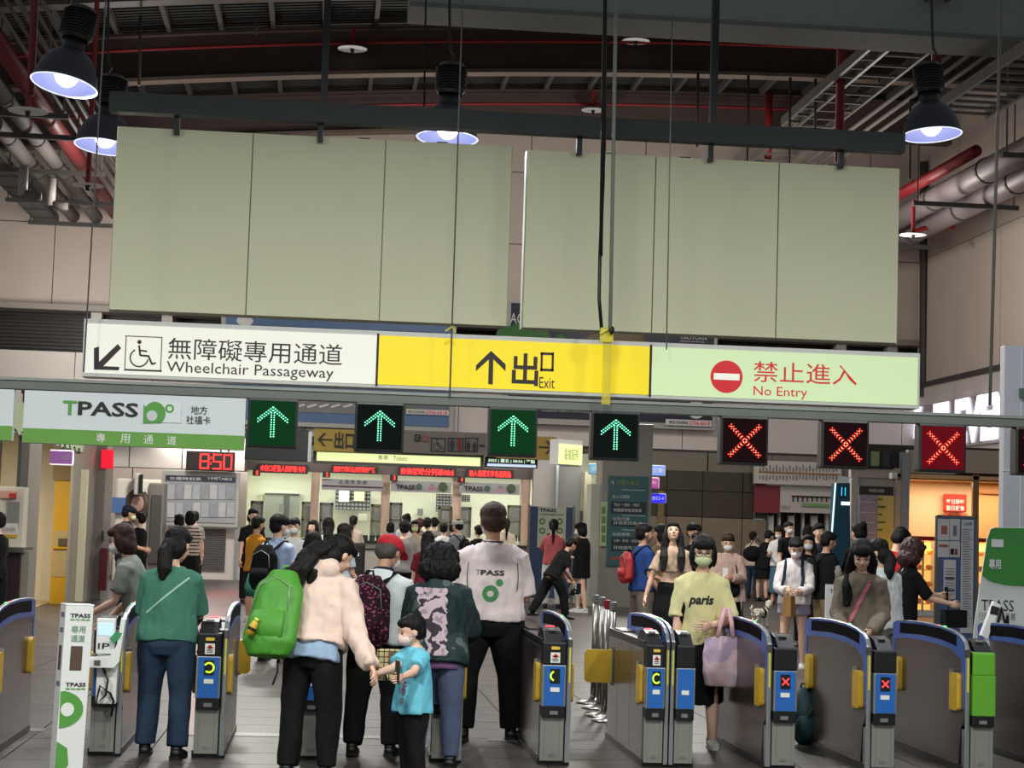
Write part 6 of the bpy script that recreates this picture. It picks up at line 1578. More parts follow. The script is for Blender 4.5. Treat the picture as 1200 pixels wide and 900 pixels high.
        if top.get('hood'):
            mb.ell(S + RW @ Vector((0, -0.052 * h, 0.028 * h)), (0.085 * h, 0.038 * h, 0.048 * h), RW)
        if top.get('collar'):
            rag([H + sp * 0.30 * h, H + sp * 0.325 * h], [(0.05 * h, 0.05 * h), (0.040 * h, 0.040 * h)], mb, 14, side)
        F.top = garment(top.get('name', 'shirt'), mb, top['m'], wr_=top.get('wr', 0.016 if not fine else 0.020), ws=top.get('ws', 10), lab=top.get('label'))
    if bottom:
        k = bottom.get('kind', 'trousers'); lo = bottom.get('loose', 0.008); mb = MB(); mw = bottom.get('waist', 0.085 if not top else min(0.085, top.get('hem', -0.03) + 0.03))
        pv = [(H + sp * mw * h, ((0.084 if mw > 0.05 else 0.094) * w + lo, (0.056 if mw > 0.05 else 0.063) * w + lo))]
        if mw > 0.04: pv.append((H + sp * 0.03 * h, (0.098 * w + lo, 0.065 * w + lo)))
        pv.append((H + Vector((0, -0.006 * h, -0.032 * h)), (0.100 * w + lo, 0.068 * w + lo)))
        if k in ('trousers', 'shorts'):
            pv.append((H + Vector((0, 0, -0.06 * h)), (0.085 * w + lo, 0.060 * w + lo)))
            rag([c for c, r in pv], [(r[0] * h, r[1] * h) for c, r in pv], mb, 18, side)
            for (hj, kn, an) in ll:
                L = bottom.get('length', 1.0)
                if k == 'trousers': pts = [hj, hj.lerp(kn, 0.4), kn, kn.lerp(an, 0.45), kn.lerp(an, 0.97 * L)]; rr = [0.056 * w + lo, 0.053 * w + lo, 0.043 + lo, 0.039 + lo, bottom.get('cuff', 0.032) + lo]
                else: pts = [hj, hj.lerp(kn, 0.3), hj.lerp(kn, 0.62 * L)]; rr = [0.057 * w + lo, 0.055 * w + lo, 0.055 * w + lo]
                rag(pts, [r * h for r in rr], mb, 14)
        else:
            L = bottom.get('length', 0.30); fl = bottom.get('flare', 0.02); mid = sum((l[1] for l in ll), Vector()) / 2
            mid = Vector((mid.x, mid.y, 0)) - Vector((H.x, H.y, 0))
            for q in (0.4, 0.7, 1.0):
                pv.append((H + mid * q * min(1, L / 0.25) + Vector((0, 0, -L * q * h)), (0.100 * w + lo + fl * q, 0.068 * w + lo + fl * q)))
            rag([c for c, r in pv], [(r[0] * h, r[1] * h) for c, r in pv], mb, 20, side)
        F.bottom = garment(bottom.get('name', {'trousers': 'trousers', 'shorts': 'shorts', 'skirt': 'skirt'}[k]), mb, bottom['m'], wr_=bottom.get('wr', 0.012), ws=8, lab=bottom.get('label'))
    if shoes is not False:
        sm = shoes or M_SHOEB
        for (hj, kn, an), s in zip(ll, (1, -1)):
            ft = rotz(R(-s * 6)); mb = MB()
            q = lambda x, y, z: an + ft @ Vector((x * h, y * h, z * h))
            mb.tube([q(0, -0.036, -0.022), q(0, -0.01, -0.018), q(0, 0.03, -0.021), q(0, 0.075, -0.027), q(0, 0.106, -0.032)], [(0.020 * h, 0.016 * h), (0.026 * h, 0.023 * h), (0.027 * h, 0.020 * h), (0.028 * h, 0.014 * h), (0.014 * h, 0.008 * h)], 14, side=(1, 0, 0))
            mb.tube([q(0, -0.006, -0.01), q(0, -0.01, 0.012)], [(0.026 * h, 0.028 * h), (0.024 * h, 0.026 * h)], 12, side=(1, 0, 0))
            sh_ = link_mesh('shoe', mb.mesh('shoe', sm, True, fix=True), t)
            so = MB(); z0 = an.z - 0.042 * h
            pts = [(q(x * 1.0, y, 0).x, q(x, y, 0).y) for x, y in ((-0.022, -0.04), (0.022, -0.04), (0.028, 0.0), (0.029, 0.07), (0.016, 0.108), (-0.016, 0.108), (-0.029, 0.07), (-0.028, 0.0))]
            so.prism(pts, 'z', z0, z0 + 0.012 * h); part('sole', so, M_SHOEB if sm is M_SHOEB else M_WHITE, sh_)
    # hair
    hm_ = haircol or M_HAIR
    mb = MB()
    if hair:
        he(mb, (0, -0.014, 0.024), (0.052, 0.057, 0.050)); he(mb, (0, -0.030, -0.006), (0.049, 0.038, 0.044))
        he(mb, (0, 0.020, 0.042), (0.040, 0.036, 0.022))
        if hair in ('bob', 'long', 'curly', 'fringe', 'fringelong'):
            dz = -0.03 if hair != 'curly' else -0.03
            he(mb, (0, -0.022, dz), (0.056, 0.042, 0.058))
            for s in (-1, 1): he(mb, (s * 0.045, 0.0, -0.016), (0.014, 0.026, 0.050), 10, 8)
        if hair == 'curly':
            he(mb, (0, -0.02, 0.012), (0.074, 0.070, 0.068)); he(mb, (0, -0.026, -0.045), (0.088, 0.062, 0.060))
        if hair in ('fringe', 'fringelong'):
            he(mb, (0, 0.026, 0.034), (0.044, 0.034, 0.026))
        if hair in ('long', 'fringelong'):
            L = drop_hair or 0.16
            a0 = hp(0, -0.03, -0.01); b0 = neck0 + RW @ Vector((0, -0.062 * h, -0.01 * h)); c0 = H + sp * (0.30 - L) * h + RW @ Vector((0, -0.082 * h * w, 0))
            mb.tube([a0, b0, b0.lerp(c0, 0.6), c0], [(0.054 * h, 0.036 * h), (0.056 * h, 0.032 * h), (0.052 * h, 0.024 * h), (0.030 * h, 0.012 * h)], 14, side=side)
            if face:
                for s in (-1, 1):
                    mb.tube([hp(s * 0.046, 0.002, 0.005), hp(s * 0.052, 0.0, -0.04), neck0 + RW @ Vector((s * 0.056 * h, 0.012 * h, -0.02 * h)), S + RW @ Vector((s * 0.062 * h, 0.064 * h, -0.05 * h)), S + RW @ Vector((s * 0.064 * h, 0.086 * h, -0.15 * h))], [(0.014 * h, 0.024 * h), (0.020 * h, 0.026 * h), (0.030 * h, 0.024 * h), (0.032 * h, 0.014 * h), (0.018 * h, 0.006 * h)], 12, side=side) if s > 0 or hair == 'long' else mb.tube([hp(s * 0.046, 0.002, 0.005), hp(s * 0.052, -0.005, -0.04), neck0 + RW @ Vector((s * 0.056 * h, -0.02 * h, -0.02 * h))], [0.02 * h, 0.026 * h, 0.022 * h], 12)
        if hair == 'pony':
            L = drop_hair or 0.15
            mb.tube([hp(0, -0.055, 0.02), hp(0, -0.085, 0.01), hp(0, -0.09, -0.04), hp(0, -0.075, -0.04 - L)], [0.02 * h, 0.026 * h, 0.024 * h, 0.008 * h], 12)
        if hair == 'bun': he(mb, (0, -0.055, 0.055), (0.028, 0.028, 0.026))
        if hair == 'lowtail':
            mb.tube([hp(0, -0.045, -0.02), hp(-0.01, -0.06, -0.06), neck0 + RW @ Vector((-0.02 * h, -0.072 * h, -0.03 * h)), neck0 + RW @ Vector((-0.03 * h, -0.078 * h, -0.075 * h))], [0.040 * h, 0.038 * h, 0.032 * h, 0.012 * h], 12)
            he(mb, (0, -0.03, -0.025), (0.056, 0.040, 0.052))
        F.hairobj = garment('hair', mb, hm_, wr_=0.014 if hair == 'curly' else 0.006, ws=40 if hair == 'curly' else 26, it=1)
    if cap:
        mb = MB(); he(mb, (0, -0.008, 0.030), (0.056, 0.064, 0.040))
        he(mb, (0, -0.01, 0.020), (0.055, 0.063, 0.030))
        if cap.get('brim', True): mb.tube([hp(0, 0.03, 0.030), hp(0, 0.075, 0.026), hp(0, 0.105, 0.018)], [(0.046 * h * hs, 0.006 * h), (0.042 * h * hs, 0.005 * h), (0.022 * h * hs, 0.004 * h)], 12, side=RH @ Vector((1, 0, 0)))
        garment('cap', mb, cap['m'], wr_=0.0, it=1)
    if mask:
        mb = MB(); he(mb, (0, 0.032, -0.028), (0.035, 0.036, 0.030), 18, 12)
        g = mb.mesh('mask', mask, True)
        bm = bmesh.new(); bm.from_mesh(g)
        inv = RH.inverted()
        dl = [v for v in bm.verts if (inv @ (v.co - HC)).y < 0.012 * h]
        bmesh.ops.delete(bm, geom=dl, context='VERTS')
        bm.to_mesh(g); bm.free(); mk = link_mesh('mask', g, t)
        st = MB()
        for s in (-1, 1):
            for zz in (-0.014, -0.038): st.tube([hp(s * 0.033, 0.03, zz), hp(s * 0.046, 0.0, -0.014 + (zz + 0.014) * 0.3)], 0.0012 * h, 5)
        part('ear_loop', st, M_WHITE, mk)
    if face:
        for s in (-1, 1):
            e = MB(); he(e, (s * 0.0185, 0.0475, 0.002), (0.0088, 0.0035, 0.0036), 10, 6); part('eye', e, M_EYE, t, smooth=True)
            e = MB(); e.tube([hp(s * 0.010, 0.0515, 0.013), hp(s * 0.020, 0.0495, 0.0155), hp(s * 0.029, 0.043, 0.012)], [0.0014 * h, 0.0018 * h, 0.001 * h], 6); part('eyebrow', e, M_BROW, t)
        if not mask:
            e = MB(); he(e, (0, 0.0525, -0.034), (0.012, 0.004, 0.0042), 12, 6); part('lips', e, M_LIP, t, smooth=True)
    if glasses:
        e = MB()
        for s in (-1, 1):
            pts = [hp(s * 0.021 + 0.016 * math.cos(a_), 0.060, 0.0 + 0.011 * math.sin(a_)) for a_ in [k * math.pi / 6 for k in range(13)]]
            e.tube(pts, 0.0016 * h, 5); e.tube([hp(s * 0.036, 0.058, 0.004), hp(s * 0.047, 0.0, 0.002)], 0.0014 * h, 5)
        e.tube([hp(-0.006, 0.062, 0.003), hp(0.006, 0.062, 0.003)], 0.0014 * h, 5)
        part('glasses', e, M_INK, t)
    F.hp = hp
    return F
def world(F, v): return root_matrix(F.t) @ v
def project_on(F, garment, body, x0, z0, x1, z1, m, name, bold=0.02, back=True, shear=0.0, mbx=None, off=0.006):
    """print lettering or a shape on a garment's back or front: each point is laid on the cloth"""
    me = garment.data; bvh = BVHTree.FromPolygons([v.co for v in me.vertices], [tuple(p.vertices) for p in me.polygons])
    if mbx is None:
        v, f, asp = text_mb(body, bold, shear)
        pts = [((x0 + (x1 - x0) * p[0]), z0 + (z1 - z0) * p[1]) for p in v]
    else:
        pts = [(p[0], p[2]) for p in mbx.v]; f = mbx.f
    out = []; sgn_ = -1 if back else 1
    for (x, z) in pts:
        xx = x if back else -x
        o_ = Vector((xx, sgn_ * 1.0, z)); hit = bvh.ray_cast(o_, Vector((0, -sgn_, 0)))
        y = hit[0].y if hit[0] is not None else sgn_ * 0.1
        out.append((xx, y + sgn_ * off, z))
    mb = MB(); mb.v = out; mb.f = [tuple(q) for q in f]
    return part(name, mb, m, F.t, fix=False)
def flat_disc(cx, cz, r, r_in=0.0, n=28):
    mb = MB()
    if r_in <= 0:
        mb.add([(cx, 0, cz)] + [(cx + r * math.cos(2 * math.pi * i / n), 0, cz + r * math.sin(2 * math.pi * i / n)) for i in range(n)], [(0, 1 + (i + 1) % n, 1 + i) for i in range(n)])
    else:
        vs = []
        for i in range(n):
            a = 2 * math.pi * i / n; vs += [(cx + r * math.cos(a), 0, cz + r * math.sin(a)), (cx + r_in * math.cos(a), 0, cz + r_in * math.sin(a))]
        mb.add(vs, [(2 * i, 2 * i + 1, (2 * i + 3) % (2 * n), (2 * i + 2) % (2 * n)) for i in range(n)])
    return mb
def backpack(F, label, m, sz=(0.30, 0.15, 0.42), off=(0, -0.01, 0), strap=None, stripes=None, vox=0.012, cat='backpack', straps=True):
    h = F.h; w0, d0, h0 = sz
    M = F.RW; C = F.S + F.sp * (-0.02 * h) + M @ Vector((off[0], -0.062 * h * F.w - d0 / 2 + off[1] - 0.012, -h0 / 2 + off[2]))
    RM = root_matrix(F.t)
    t = thing('backpack', label, cat, RM @ C, 0); t.rotation_euler = F.t.rotation_euler
    Ti = Matrix.Translation(-C)
    def loc(v): return M @ Vector(v)
    mb = MB(); mb.tube([loc((0, 0, -h0 / 2)), loc((0, -0.01, -h0 * 0.35)), loc((0, 0, 0)), loc((0, 0.0, h0 * 0.3)), loc((0, 0.01, h0 / 2))],
                       [(w0 * 0.40, d0 * 0.42), (w0 * 0.52, d0 * 0.55), (w0 * 0.5, d0 * 0.5), (w0 * 0.45, d0 * 0.45), (w0 * 0.25, d0 * 0.25)], 16, side=loc((1, 0, 0)))
    g = remesh(mb, vox, 3, 0.012, 12, name='bag_body'); g.materials.clear(); g.materials.append(m); g.polygons.foreach_set('use_smooth', [True] * len(g.polygons))
    link_mesh('bag_body', g, t)
    mb = MB(); mb.tube([loc((0, -d0 * 0.35, -h0 * 0.40)), loc((0, -d0 * 0.55, -h0 * 0.2)), loc((0, -d0 * 0.5, -h0 * 0.02))], [(w0 * 0.33, d0 * 0.12), (w0 * 0.36, d0 * 0.18), (w0 * 0.33, d0 * 0.1)], 14, side=loc((1, 0, 0)))
    link_mesh('front_pocket', mb.mesh('front_pocket', m, True, fix=True), t)
    mb = MB(); mb.tube([loc((-0.03, d0 * 0.2, h0 * 0.5)), loc((-0.02, d0 * 0.2, h0 * 0.5 + 0.04)), loc((0.02, d0 * 0.2, h0 * 0.5 + 0.04)), loc((0.03, d0 * 0.2, h0 * 0.5))], 0.008, 6)
    link_mesh('handle', mb.mesh('handle', strap or m, True), t)
    mb = MB()
    mb.tube([loc((-w0 * 0.36, -d0 * 0.47, h0 * 0.0)), loc((-w0 * 0.3, -d0 * 0.42, h0 * 0.28)), loc((0, -d0 * 0.38, h0 * 0.38)), loc((w0 * 0.3, -d0 * 0.42, h0 * 0.28)), loc((w0 * 0.36, -d0 * 0.47, 0))], 0.004, 5)
    link_mesh('zip', mb.mesh('zip', stripes or M_GREY, True), t)
    if straps:
        for s in (-1, 1):
            me = F.top.data; bvh = BVHTree.FromPolygons([v.co for v in me.vertices], [tuple(p.vertices) for p in me.polygons])
            pts = [C + loc((s * w0 * 0.25, d0 * 0.3, h0 * 0.40))]
            for (u, q_) in ((0, -0.035), (0, 0.0), (0, 0.03)):      # over the shoulder
                o_ = F.S + M @ Vector((s * 0.060 * h, q_ * h, 0.0)); hit = bvh.ray_cast(o_ + Vector((0, 0, 1)), Vector((0, 0, -1)))
                if hit[0] is not None: pts.append(hit[0] + Vector((0, 0, 0.008)))
            for dz in (-0.04, -0.08, -0.12, -0.17):                 # down the chest
                o_ = F.S + M @ Vector((s * (0.060 + abs(dz) * 0.1) * h, 0, dz * h)); dv = (M @ Vector((0, 1, 0))); hit = bvh.ray_cast(o_ + dv, -dv)
                if hit[0] is not None: pts.append(hit[0] + dv * 0.008)
            pts = [p - C for p in pts]
            mb = MB(); mb.tube(pts, [(0.020, 0.007)] * len(pts), 8, side=loc((1, 0, 0)))
            link_mesh('strap', mb.mesh('strap', strap or m, True, fix=True), t)
    return t
def held(F, name, label, cat, i, mb, m, extra=()):
    """a thing held in hand i; geometry given about the hand"""
    C = F.hand[i]; t = thing(name, label, cat, root_matrix(F.t) @ C, 0); t.rotation_euler = F.t.rotation_euler
    part(extra[0] if isinstance(extra, tuple) and extra and isinstance(extra[0], str) else 'body', mb, m, t, smooth=False)
    return t
def phone(F, i, label, m=None, tilt=0):
    C = F.hand[i]; t = thing('phone', label, 'phone', root_matrix(F.t) @ (C + F.RW @ Vector((0, 0.01, 0.03))), 0); t.rotation_euler = F.t.rotation_euler
    mb = MB().box(-0.036, -0.005, -0.06, 0.036, 0.005, 0.08); mb.xf(Matrix.Rotation(R(tilt), 4, 'X')); part('case', mb, m or M_INK, t, bevel=0.003)
    mb = MB().box(-0.032, -0.0065, -0.055, 0.032, -0.005, 0.075); mb.xf(Matrix.Rotation(R(tilt), 4, 'X')); part('screen', mb, M_WIN, t)
    return t
def place(px, dep): return stand(px, dep)
def hgt(px, top, dep): return EYE + (hz(px) - top) * dep / F_PX
M_TEAL = cloth('cloth_teal_green', (66, 116, 98)); M_DENIM = mat('denim_dark', (40, 56, 76), 0.85, 0, 0.12, 14, 0.15, 60, spec=0.2)
M_BLK = cloth('cloth_black', (20, 20, 22), 0.9, 0.08); M_WHT = cloth('cloth_white', (206, 208, 206)); M_PINKW = cloth('cloth_pinkish_white', (224, 208, 206), 0.8, 0.02)
M_GRYC = cloth('cloth_grey', (138, 134, 130)); M_LILAC = cloth('cloth_lilac_grey', (186, 176, 184)); M_YELC = cloth('cloth_mustard', (196, 134, 40)); M_KHAKI = cloth('cloth_khaki', (120, 104, 82)); M_BEIGE = cloth('cloth_beige', (196, 180, 160))
ARM_PH = (20, 12, 105, -18)      # forearm raised in front
ARM_DN = (4, 10, 10, 6)
HIDE = None
# ---- near people -------------------------------------------------------------------
F = person('woman in a teal t-shirt and dark jeans seen from behind between two gates', place(190, 12.55), 1.56, -6, dict(m=M_TEAL, hem=-0.02, sleeve='half', loose=0.018, boxy=0.9, wr=0.016, name='t_shirt'), dict(m=M_DENIM, loose=0.008, cuff=0.038), hair='lowtail',
           skin=0, lean=7, headp=22, heady=-18, arms=((30, 6, 80, -14), (14, 8, 80, -40)), legs=((-4, 3, -12), (8, 4, -4)), w=1.1, fine=True)
tp = F.top
project_on(F, tp, None, 0, 0, 0, 0, mat('strap_pale_green', (150, 184, 168), 0.7, 0, 0), 'bag_strap', mbx=(lambda: (lambda mb: mb.add([(-0.14 + k * 0.034, 0, F.H.z + 0.17 + k * 0.030) for k in range(9)] + [(-0.132 + k * 0.034, 0, F.H.z + 0.16 + k * 0.030) for k in range(9)], [(k, k + 9, k + 10, k + 1) for k in range(8)]))(MB()))())
F = person('woman in a grey t-shirt and white mask leaning at the gate at left', place(158, 14.9), 1.56, 80, dict(m=cloth('cloth_sage_grey', (128, 132, 122)), hem=-0.03, loose=0.014), dict(m=M_DENIM), hair='bob', haircol=M_HAIRBROWN,
           skin=0, lean=14, headp=12, arms=((25, 6, 60, -5), (30, 6, 75, -5)), mask=M_MASKW, face=True, fine=True)
# pink hoodie and boy
HOLD = P(435, 792, 11.64)
F = person('woman in a pink hooded jacket and black trousers bending towards the boy', place(361, 11.72), 1.58, -24, dict(m=cloth('cloth_shell_pink', (222, 196, 182), 0.85, 0.03), name='hooded_jacket', hem=0.01, sleeve='long', loose=0.024, boxy=1.0, hood=True, sw=1.22, wr=0.03),
           dict(m=M_BLK, loose=0.008), hair='lowtail', skin=0, lean=19, headp=30, heady=-30, arms=(('ik', HOLD + Vector((0.02, 0, 0.0))), (5, 12, 30, 4)), legs=((2, 4, -3), (-2, 4, -5)), w=1.08, fine=True)
g = F
mb = MB(); zz = [(-0.058, 0.126, 0.090), (-0.02, 0.126, 0.090), (0.04, 0.112, 0.078)]
mb.tube([F.H + F.sp * z * F.h for z, a_, b_ in zz], [(a_ * F.h, b_ * F.h) for z, a_, b_ in zz], 20, F.side)
ms = remesh(mb, 0.01, 2, 0.012, 12, name='undershirt'); ms.materials.clear(); ms.materials.append(cloth('cloth_pale_denim', (142, 164, 190))); link_mesh('undershirt', ms, F.t)
mb = MB()
for k, (x, z) in enumerate(((0.0, 0.03), (0.012, 0.02), (0.02, 0.008))): mb.ell(F.hp(x, -0.055, z), (0.008, 0.008, 0.008), n=8, m=6)
hl = MB()
for k, (dx, r_) in enumerate(((-0.035, 0.030), (-0.012, 0.034), (0.012, 0.026))):
    hl.tube([F.hp(dx, -0.045, 0.02), F.hp(dx * 1.2, -0.066, -0.02), F.S + F.RW @ Vector(((-0.03 + dx) * F.h, -0.112 * F.h, 0.055 * F.h)), F.S + F.RW @ Vector(((-0.055 + dx * 1.3) * F.h, -0.128 * F.h, -0.005 * F.h)), F.S + F.RW @ Vector(((-0.07 + dx * 1.4) * F.h, -0.112 * F.h, -0.085 * F.h))], [r_ * F.h, r_ * 1.05 * F.h, r_ * 0.95 * F.h, r_ * 0.75 * F.h, r_ * 0.2 * F.h], 12)
gh = remesh(hl, 0.009, 1, 0.008, 26, name='hair_length'); gh.materials.clear(); gh.materials.append(M_HAIR); gh.polygons.foreach_set('use_smooth', [True] * len(gh.polygons)); link_mesh('hair_length', gh, F.t)
part('hair_clip', mb, mat('pearl', (240, 240, 236), 0.2, 0, 0), F.t, smooth=True)
M_BPG = mat('bag_green', (70, 140, 40), 0.6, 0, 0.06, 12, 0.1, 30)
bp_ = backpack(F, 'bright green backpack slung on the back of the woman in pink', M_BPG, (0.34, 0.19, 0.56), off=(-0.19, -0.02, 0.01), strap=mat('strap_green', (92, 178, 60), 0.6, 0, 0.03), stripes=mat('zip_silver', (150, 160, 140), 0.4, 0.3, 0), straps=False)
mb = MB(); S_ = F.S; M_ = F.RW; C_ = bp_.location
Cl = F.S + F.sp * (-0.02 * F.h) + M_ @ Vector((-0.19, -0.062 * F.h * F.w - 0.095 - 0.032, -0.27))
mb.tube([p - Cl for p in (Cl + M_ @ Vector((0.02, 0.0, 0.26)), S_ + M_ @ Vector((-0.13, -0.13, 0.0)), S_ + M_ @ Vector((-0.125, -0.07, 0.055)), S_ + M_ @ Vector((-0.12, 0.02, 0.06)), S_ + M_ @ Vector((-0.12, 0.09, -0.03)))], [(0.03, 0.006)] * 5, 8, side=M_ @ Vector((1, 0, 0)))
link_mesh('strap', mb.mesh('strap', mat('strap_green'), True, fix=True), bp_)
mb = MB(); mb.tube([(0.04, -0.02, -0.27), (0.05, -0.04, -0.36), (0.02, -0.04, -0.44)], 0.006, 6); link_mesh('loose_strap', mb.mesh('loose_strap', M_INK, True), bp_)
bt = thing('bottle', 'small yellow bottle hanging on the green backpack', 'bottle', root_matrix(F.t) @ (Cl + M_ @ Vector((-0.06, -0.15, -0.14))), 0)
mb = MB(); mb.lathe([(0.0, -0.05), (0.026, -0.05), (0.028, 0.0), (0.022, 0.03), (0.012, 0.045), (0.0, 0.045)], n=16, M=Matrix.Rotation(R(25), 3, 'Y')); link_mesh('body', mb.mesh('body', M_YEL, True, fix=True), bt)
mb = MB(); mb.lathe([(0.0, 0.044), (0.014, 0.044), (0.014, 0.062), (0.0, 0.062)], n=12, M=Matrix.Rotation(R(25), 3, 'Y')); link_mesh('lid', mb.mesh('lid', mat('lid_yellow', (230, 220, 90), 0.4, 0, 0), True, fix=True), bt)
mb = MB(); mb.lathe([(0.0285, -0.02), (0.029, 0.0)], n=12, M=Matrix.Rotation(R(25), 3, 'Y')); link_mesh('label_band', mb.mesh('label_band', M_INK, True), bt)

F = person('boy in a pale blue t-shirt and pink mask holding a black phone', place(481, 11.75), 1.07, 104, dict(m=mat('cloth_sky_blue', (108, 190, 212), 0.8, 0, 0.03, 9, 0.1, 22, spec=0.2), hem=-0.075, sleeve='short', loose=0.02, boxy=1.0, flare=0.08, sw=1.25), dict(m=M_BLK, loose=0.012), hair='short',
           skin=0, headp=14, heady=0, arms=(('ik', HOLD + Vector((-0.01, 0, -0.01))), ('ik', P(468, 797, 11.5))), legs=((2, 4, -3), (0, 4, -5)), mask=M_MASKP, face=True, kid=True, fine=True, w=1.2)
phone(F, 1, 'black phone held by the boy in pale blue')
project_on(F, F.top, 'AND 12', 0, 0, 0, 0, mat('print_maroon', (150, 50, 80), 0.6, 0, 0), 'shirt_print', back=False, mbx=(lambda: (lambda v_f: (lambda mb: mb.add([(0.08 + p[1] * 0.035, 0, F.H.z + 0.13 - p[0] * 0.15) for p in v_f[0]], v_f[1]))(MB()))(text_mb('AND 12', 0.03)))())
# red cap man
F = person('man in a red cap and white shirt seen from behind at the gate', place(438, 13.0), 1.56, -12, dict(m=cloth('cloth_white_cool', (214, 222, 222)), hem=-0.03, sleeve='half', loose=0.020, boxy=1.0, sw=1.1), dict(m=M_BLK, loose=0.012), hair='short', haircol=mat('hair_greying', (70, 62, 58), 0.6, 0, 0.1),
           lean=12, headp=22, heady=-26, skin=1, arms=((30, 12, 60, -10), (25, 14, 50, -5)), legs=((6, 3, -6), (-6, 5, -14)), cap=dict(m=mat('cap_red', (190, 30, 44), 0.8, 0, 0.04)), mask=M_MASKW, w=1.1, fine=True)
mb = MB(); mb.tube([F.H + F.sp * 0.298 * F.h, F.H + F.sp * 0.325 * F.h], [(0.062 * F.h, 0.052 * F.h), (0.044 * F.h, 0.044 * F.h)], 16, side=F.side); link_mesh('collar', mb.mesh('collar', cloth('cloth_navy', (28, 34, 56)), True, fix=True), F.t, 'navy collar')
backpack(F, 'maroon backpack with small pink print on the man in the red cap', pattern('bag_maroon_print', [(150, 72, 104), (40, 12, 26)], 'voronoi', 44, thr=0.30), (0.34, 0.18, 0.50), off=(-0.06, 0, 0.0), strap=M_BLK)
# curly hair woman
M_CAMO = pattern('jacket_dark_teal', [(30, 44, 46), (44, 58, 58), (88, 96, 96)], 'noise', 7, thr=0.50, thr2=0.64)
F = person('woman with bushy black hair and a patterned teal and pink jacket behind the boy', place(507, 12.45), 1.50, -4, dict(m=M_CAMO, name='jacket', hem=-0.06, sleeve='long', loose=0.026, boxy=1.0, sw=1.25), dict(m=mat('denim_mid', (74, 84, 112), 0.85, 0, 0.12, 14, 0.15, 60), loose=0.008), hair='curly', skin=0,
           lean=12, headp=22, heady=-8, arms=((24, 18, 66, -22), (20, 10, 50, -10)), legs=((0, 3, -4), (4, 3, -6)), w=1.12, fine=True)
gx, gz = 9, 18; mbq = MB()
for a_ in range(gz + 1):
    for b_ in range(gx + 1):
        z_ = 0.42 - a_ / gz * 0.44; xc = -0.05 + 0.06 * a_ / gz; wd = 0.105 + 0.012 * math.sin(a_ * 2.3) - 0.045 * a_ / gz
        mbq.v.append((xc + (b_ / gx - 0.5) * 2 * wd, 0, F.H.z + z_))
mbq.f = [(a_ * (gx + 1) + b_, (a_ + 1) * (gx + 1) + b_, (a_ + 1) * (gx + 1) + b_ + 1, a_ * (gx + 1) + b_ + 1) for a_ in range(gz) for b_ in range(gx)]
project_on(F, F.top, None, 0, 0, 0, 0, pattern('print_pink_lines', [(60, 52, 62), (188, 166, 176), (150, 132, 146)], 'noise', 13, thr=0.42, thr2=0.62), 'printed_back', mbx=mbq)
mb = MB(); zz = [(-0.085, 0.114, 0.080), (-0.05, 0.114, 0.080)]
mb.tube([F.H + F.sp * z * F.h for z, a_, b_ in zz], [(a_ * F.h, b_ * F.h) for z, a_, b_ in zz], 20, F.side); link_mesh('undershirt', mb.mesh('undershirt', cloth('cloth_violet', (128, 92, 136)), True, fix=True), F.t)
# plaid bag
c_ = P(459, 779, 12.3)
t = thing('handbag', 'cream plaid handbag between the woman in pink and the boy', 'bag', c_)
mb = MB().box(-0.10, -0.05, -0.10, 0.10, 0.05, 0.10); part('bag_body', mb, pattern('plaid_cream', [(206, 190, 140), (206, 190, 140), (70, 56, 46)], 'plaid', 9, thr=0.86), t, bevel=0.025)
part('handle', MB().tube([(-0.10, -0.06, -0.02), (-0.09, -0.08, -0.05), (-0.05, -0.08, -0.03), (-0.03, -0.07, -0.10)], 0.008, 6), mat('leather_brown', (60, 34, 26), 0.5, 0, 0.05), t, smooth=True)
part('tag', MB().box(-0.025, -0.058, 0.02, 0.03, -0.05, 0.085), M_KHAKI, t)
# staff man
F = person('staff man seen from behind in a pinkish white shirt with pass lettering', place(570, 14.15), 1.80, -3, dict(m=M_PINKW, hem=-0.01, sleeve='half', loose=0.024, boxy=1.0, collar=True, sw=1.15, wr=0.018), dict(m=M_BLK, loose=0.012, waist=0.07, cuff=0.036), hair='short', haircol=mat('hair_reddish_brown', (62, 36, 22), 0.6, 0, 0.2, 30, 0.4, 50),
           skin=1, headp=8, heady=6, arms=((8, 12, 78, -30), (12, 10, 78, -35)), legs=((4, 7, 2), (-5, 7, -8)), w=1.24, mask=M_MASKW, fine=True)
zt4 = F.H.z
project_on(F, F.top, 'T', -0.125, zt4 + 0.325, -0.095, zt4 + 0.365, M_GREY, 'lettering', bold=0.0)
project_on(F, F.top, 'PASS', -0.090, zt4 + 0.325, 0.09, zt4 + 0.365, M_INK, 'lettering', bold=0.03)
M_LOGO = mat('logo_green_cloth', (70, 138, 84), 0.7, 0, 0)
project_on(F, F.top, None, 0, 0, 0, 0, M_LOGO, 'logo_ring', mbx=flat_disc(-0.012, zt4 + 0.19, 0.062, 0.026))
project_on(F, F.top, None, 0, 0, 0, 0, M_LOGO, 'logo_dot', mbx=flat_disc(0.055, zt4 + 0.272, 0.027))
for s in (-1, 1):
    mbq = MB(); mbq.add([(s * (0.185 + 0.008 * math.sin(k * 0.5)) * 1.0, 0, zt4 + 0.42 - k * 0.035) for k in range(7)] + [(s * (0.185 + 0.008 * math.sin(k * 0.5)) + 0.006, 0, zt4 + 0.42 - k * 0.035) for k in range(7)], [(k, k + 7, k + 8, k + 1) for k in range(6)])
    project_on(F, F.top, None, 0, 0, 0, 0, M_INK, 'piping', mbx=mbq, off=0.008)
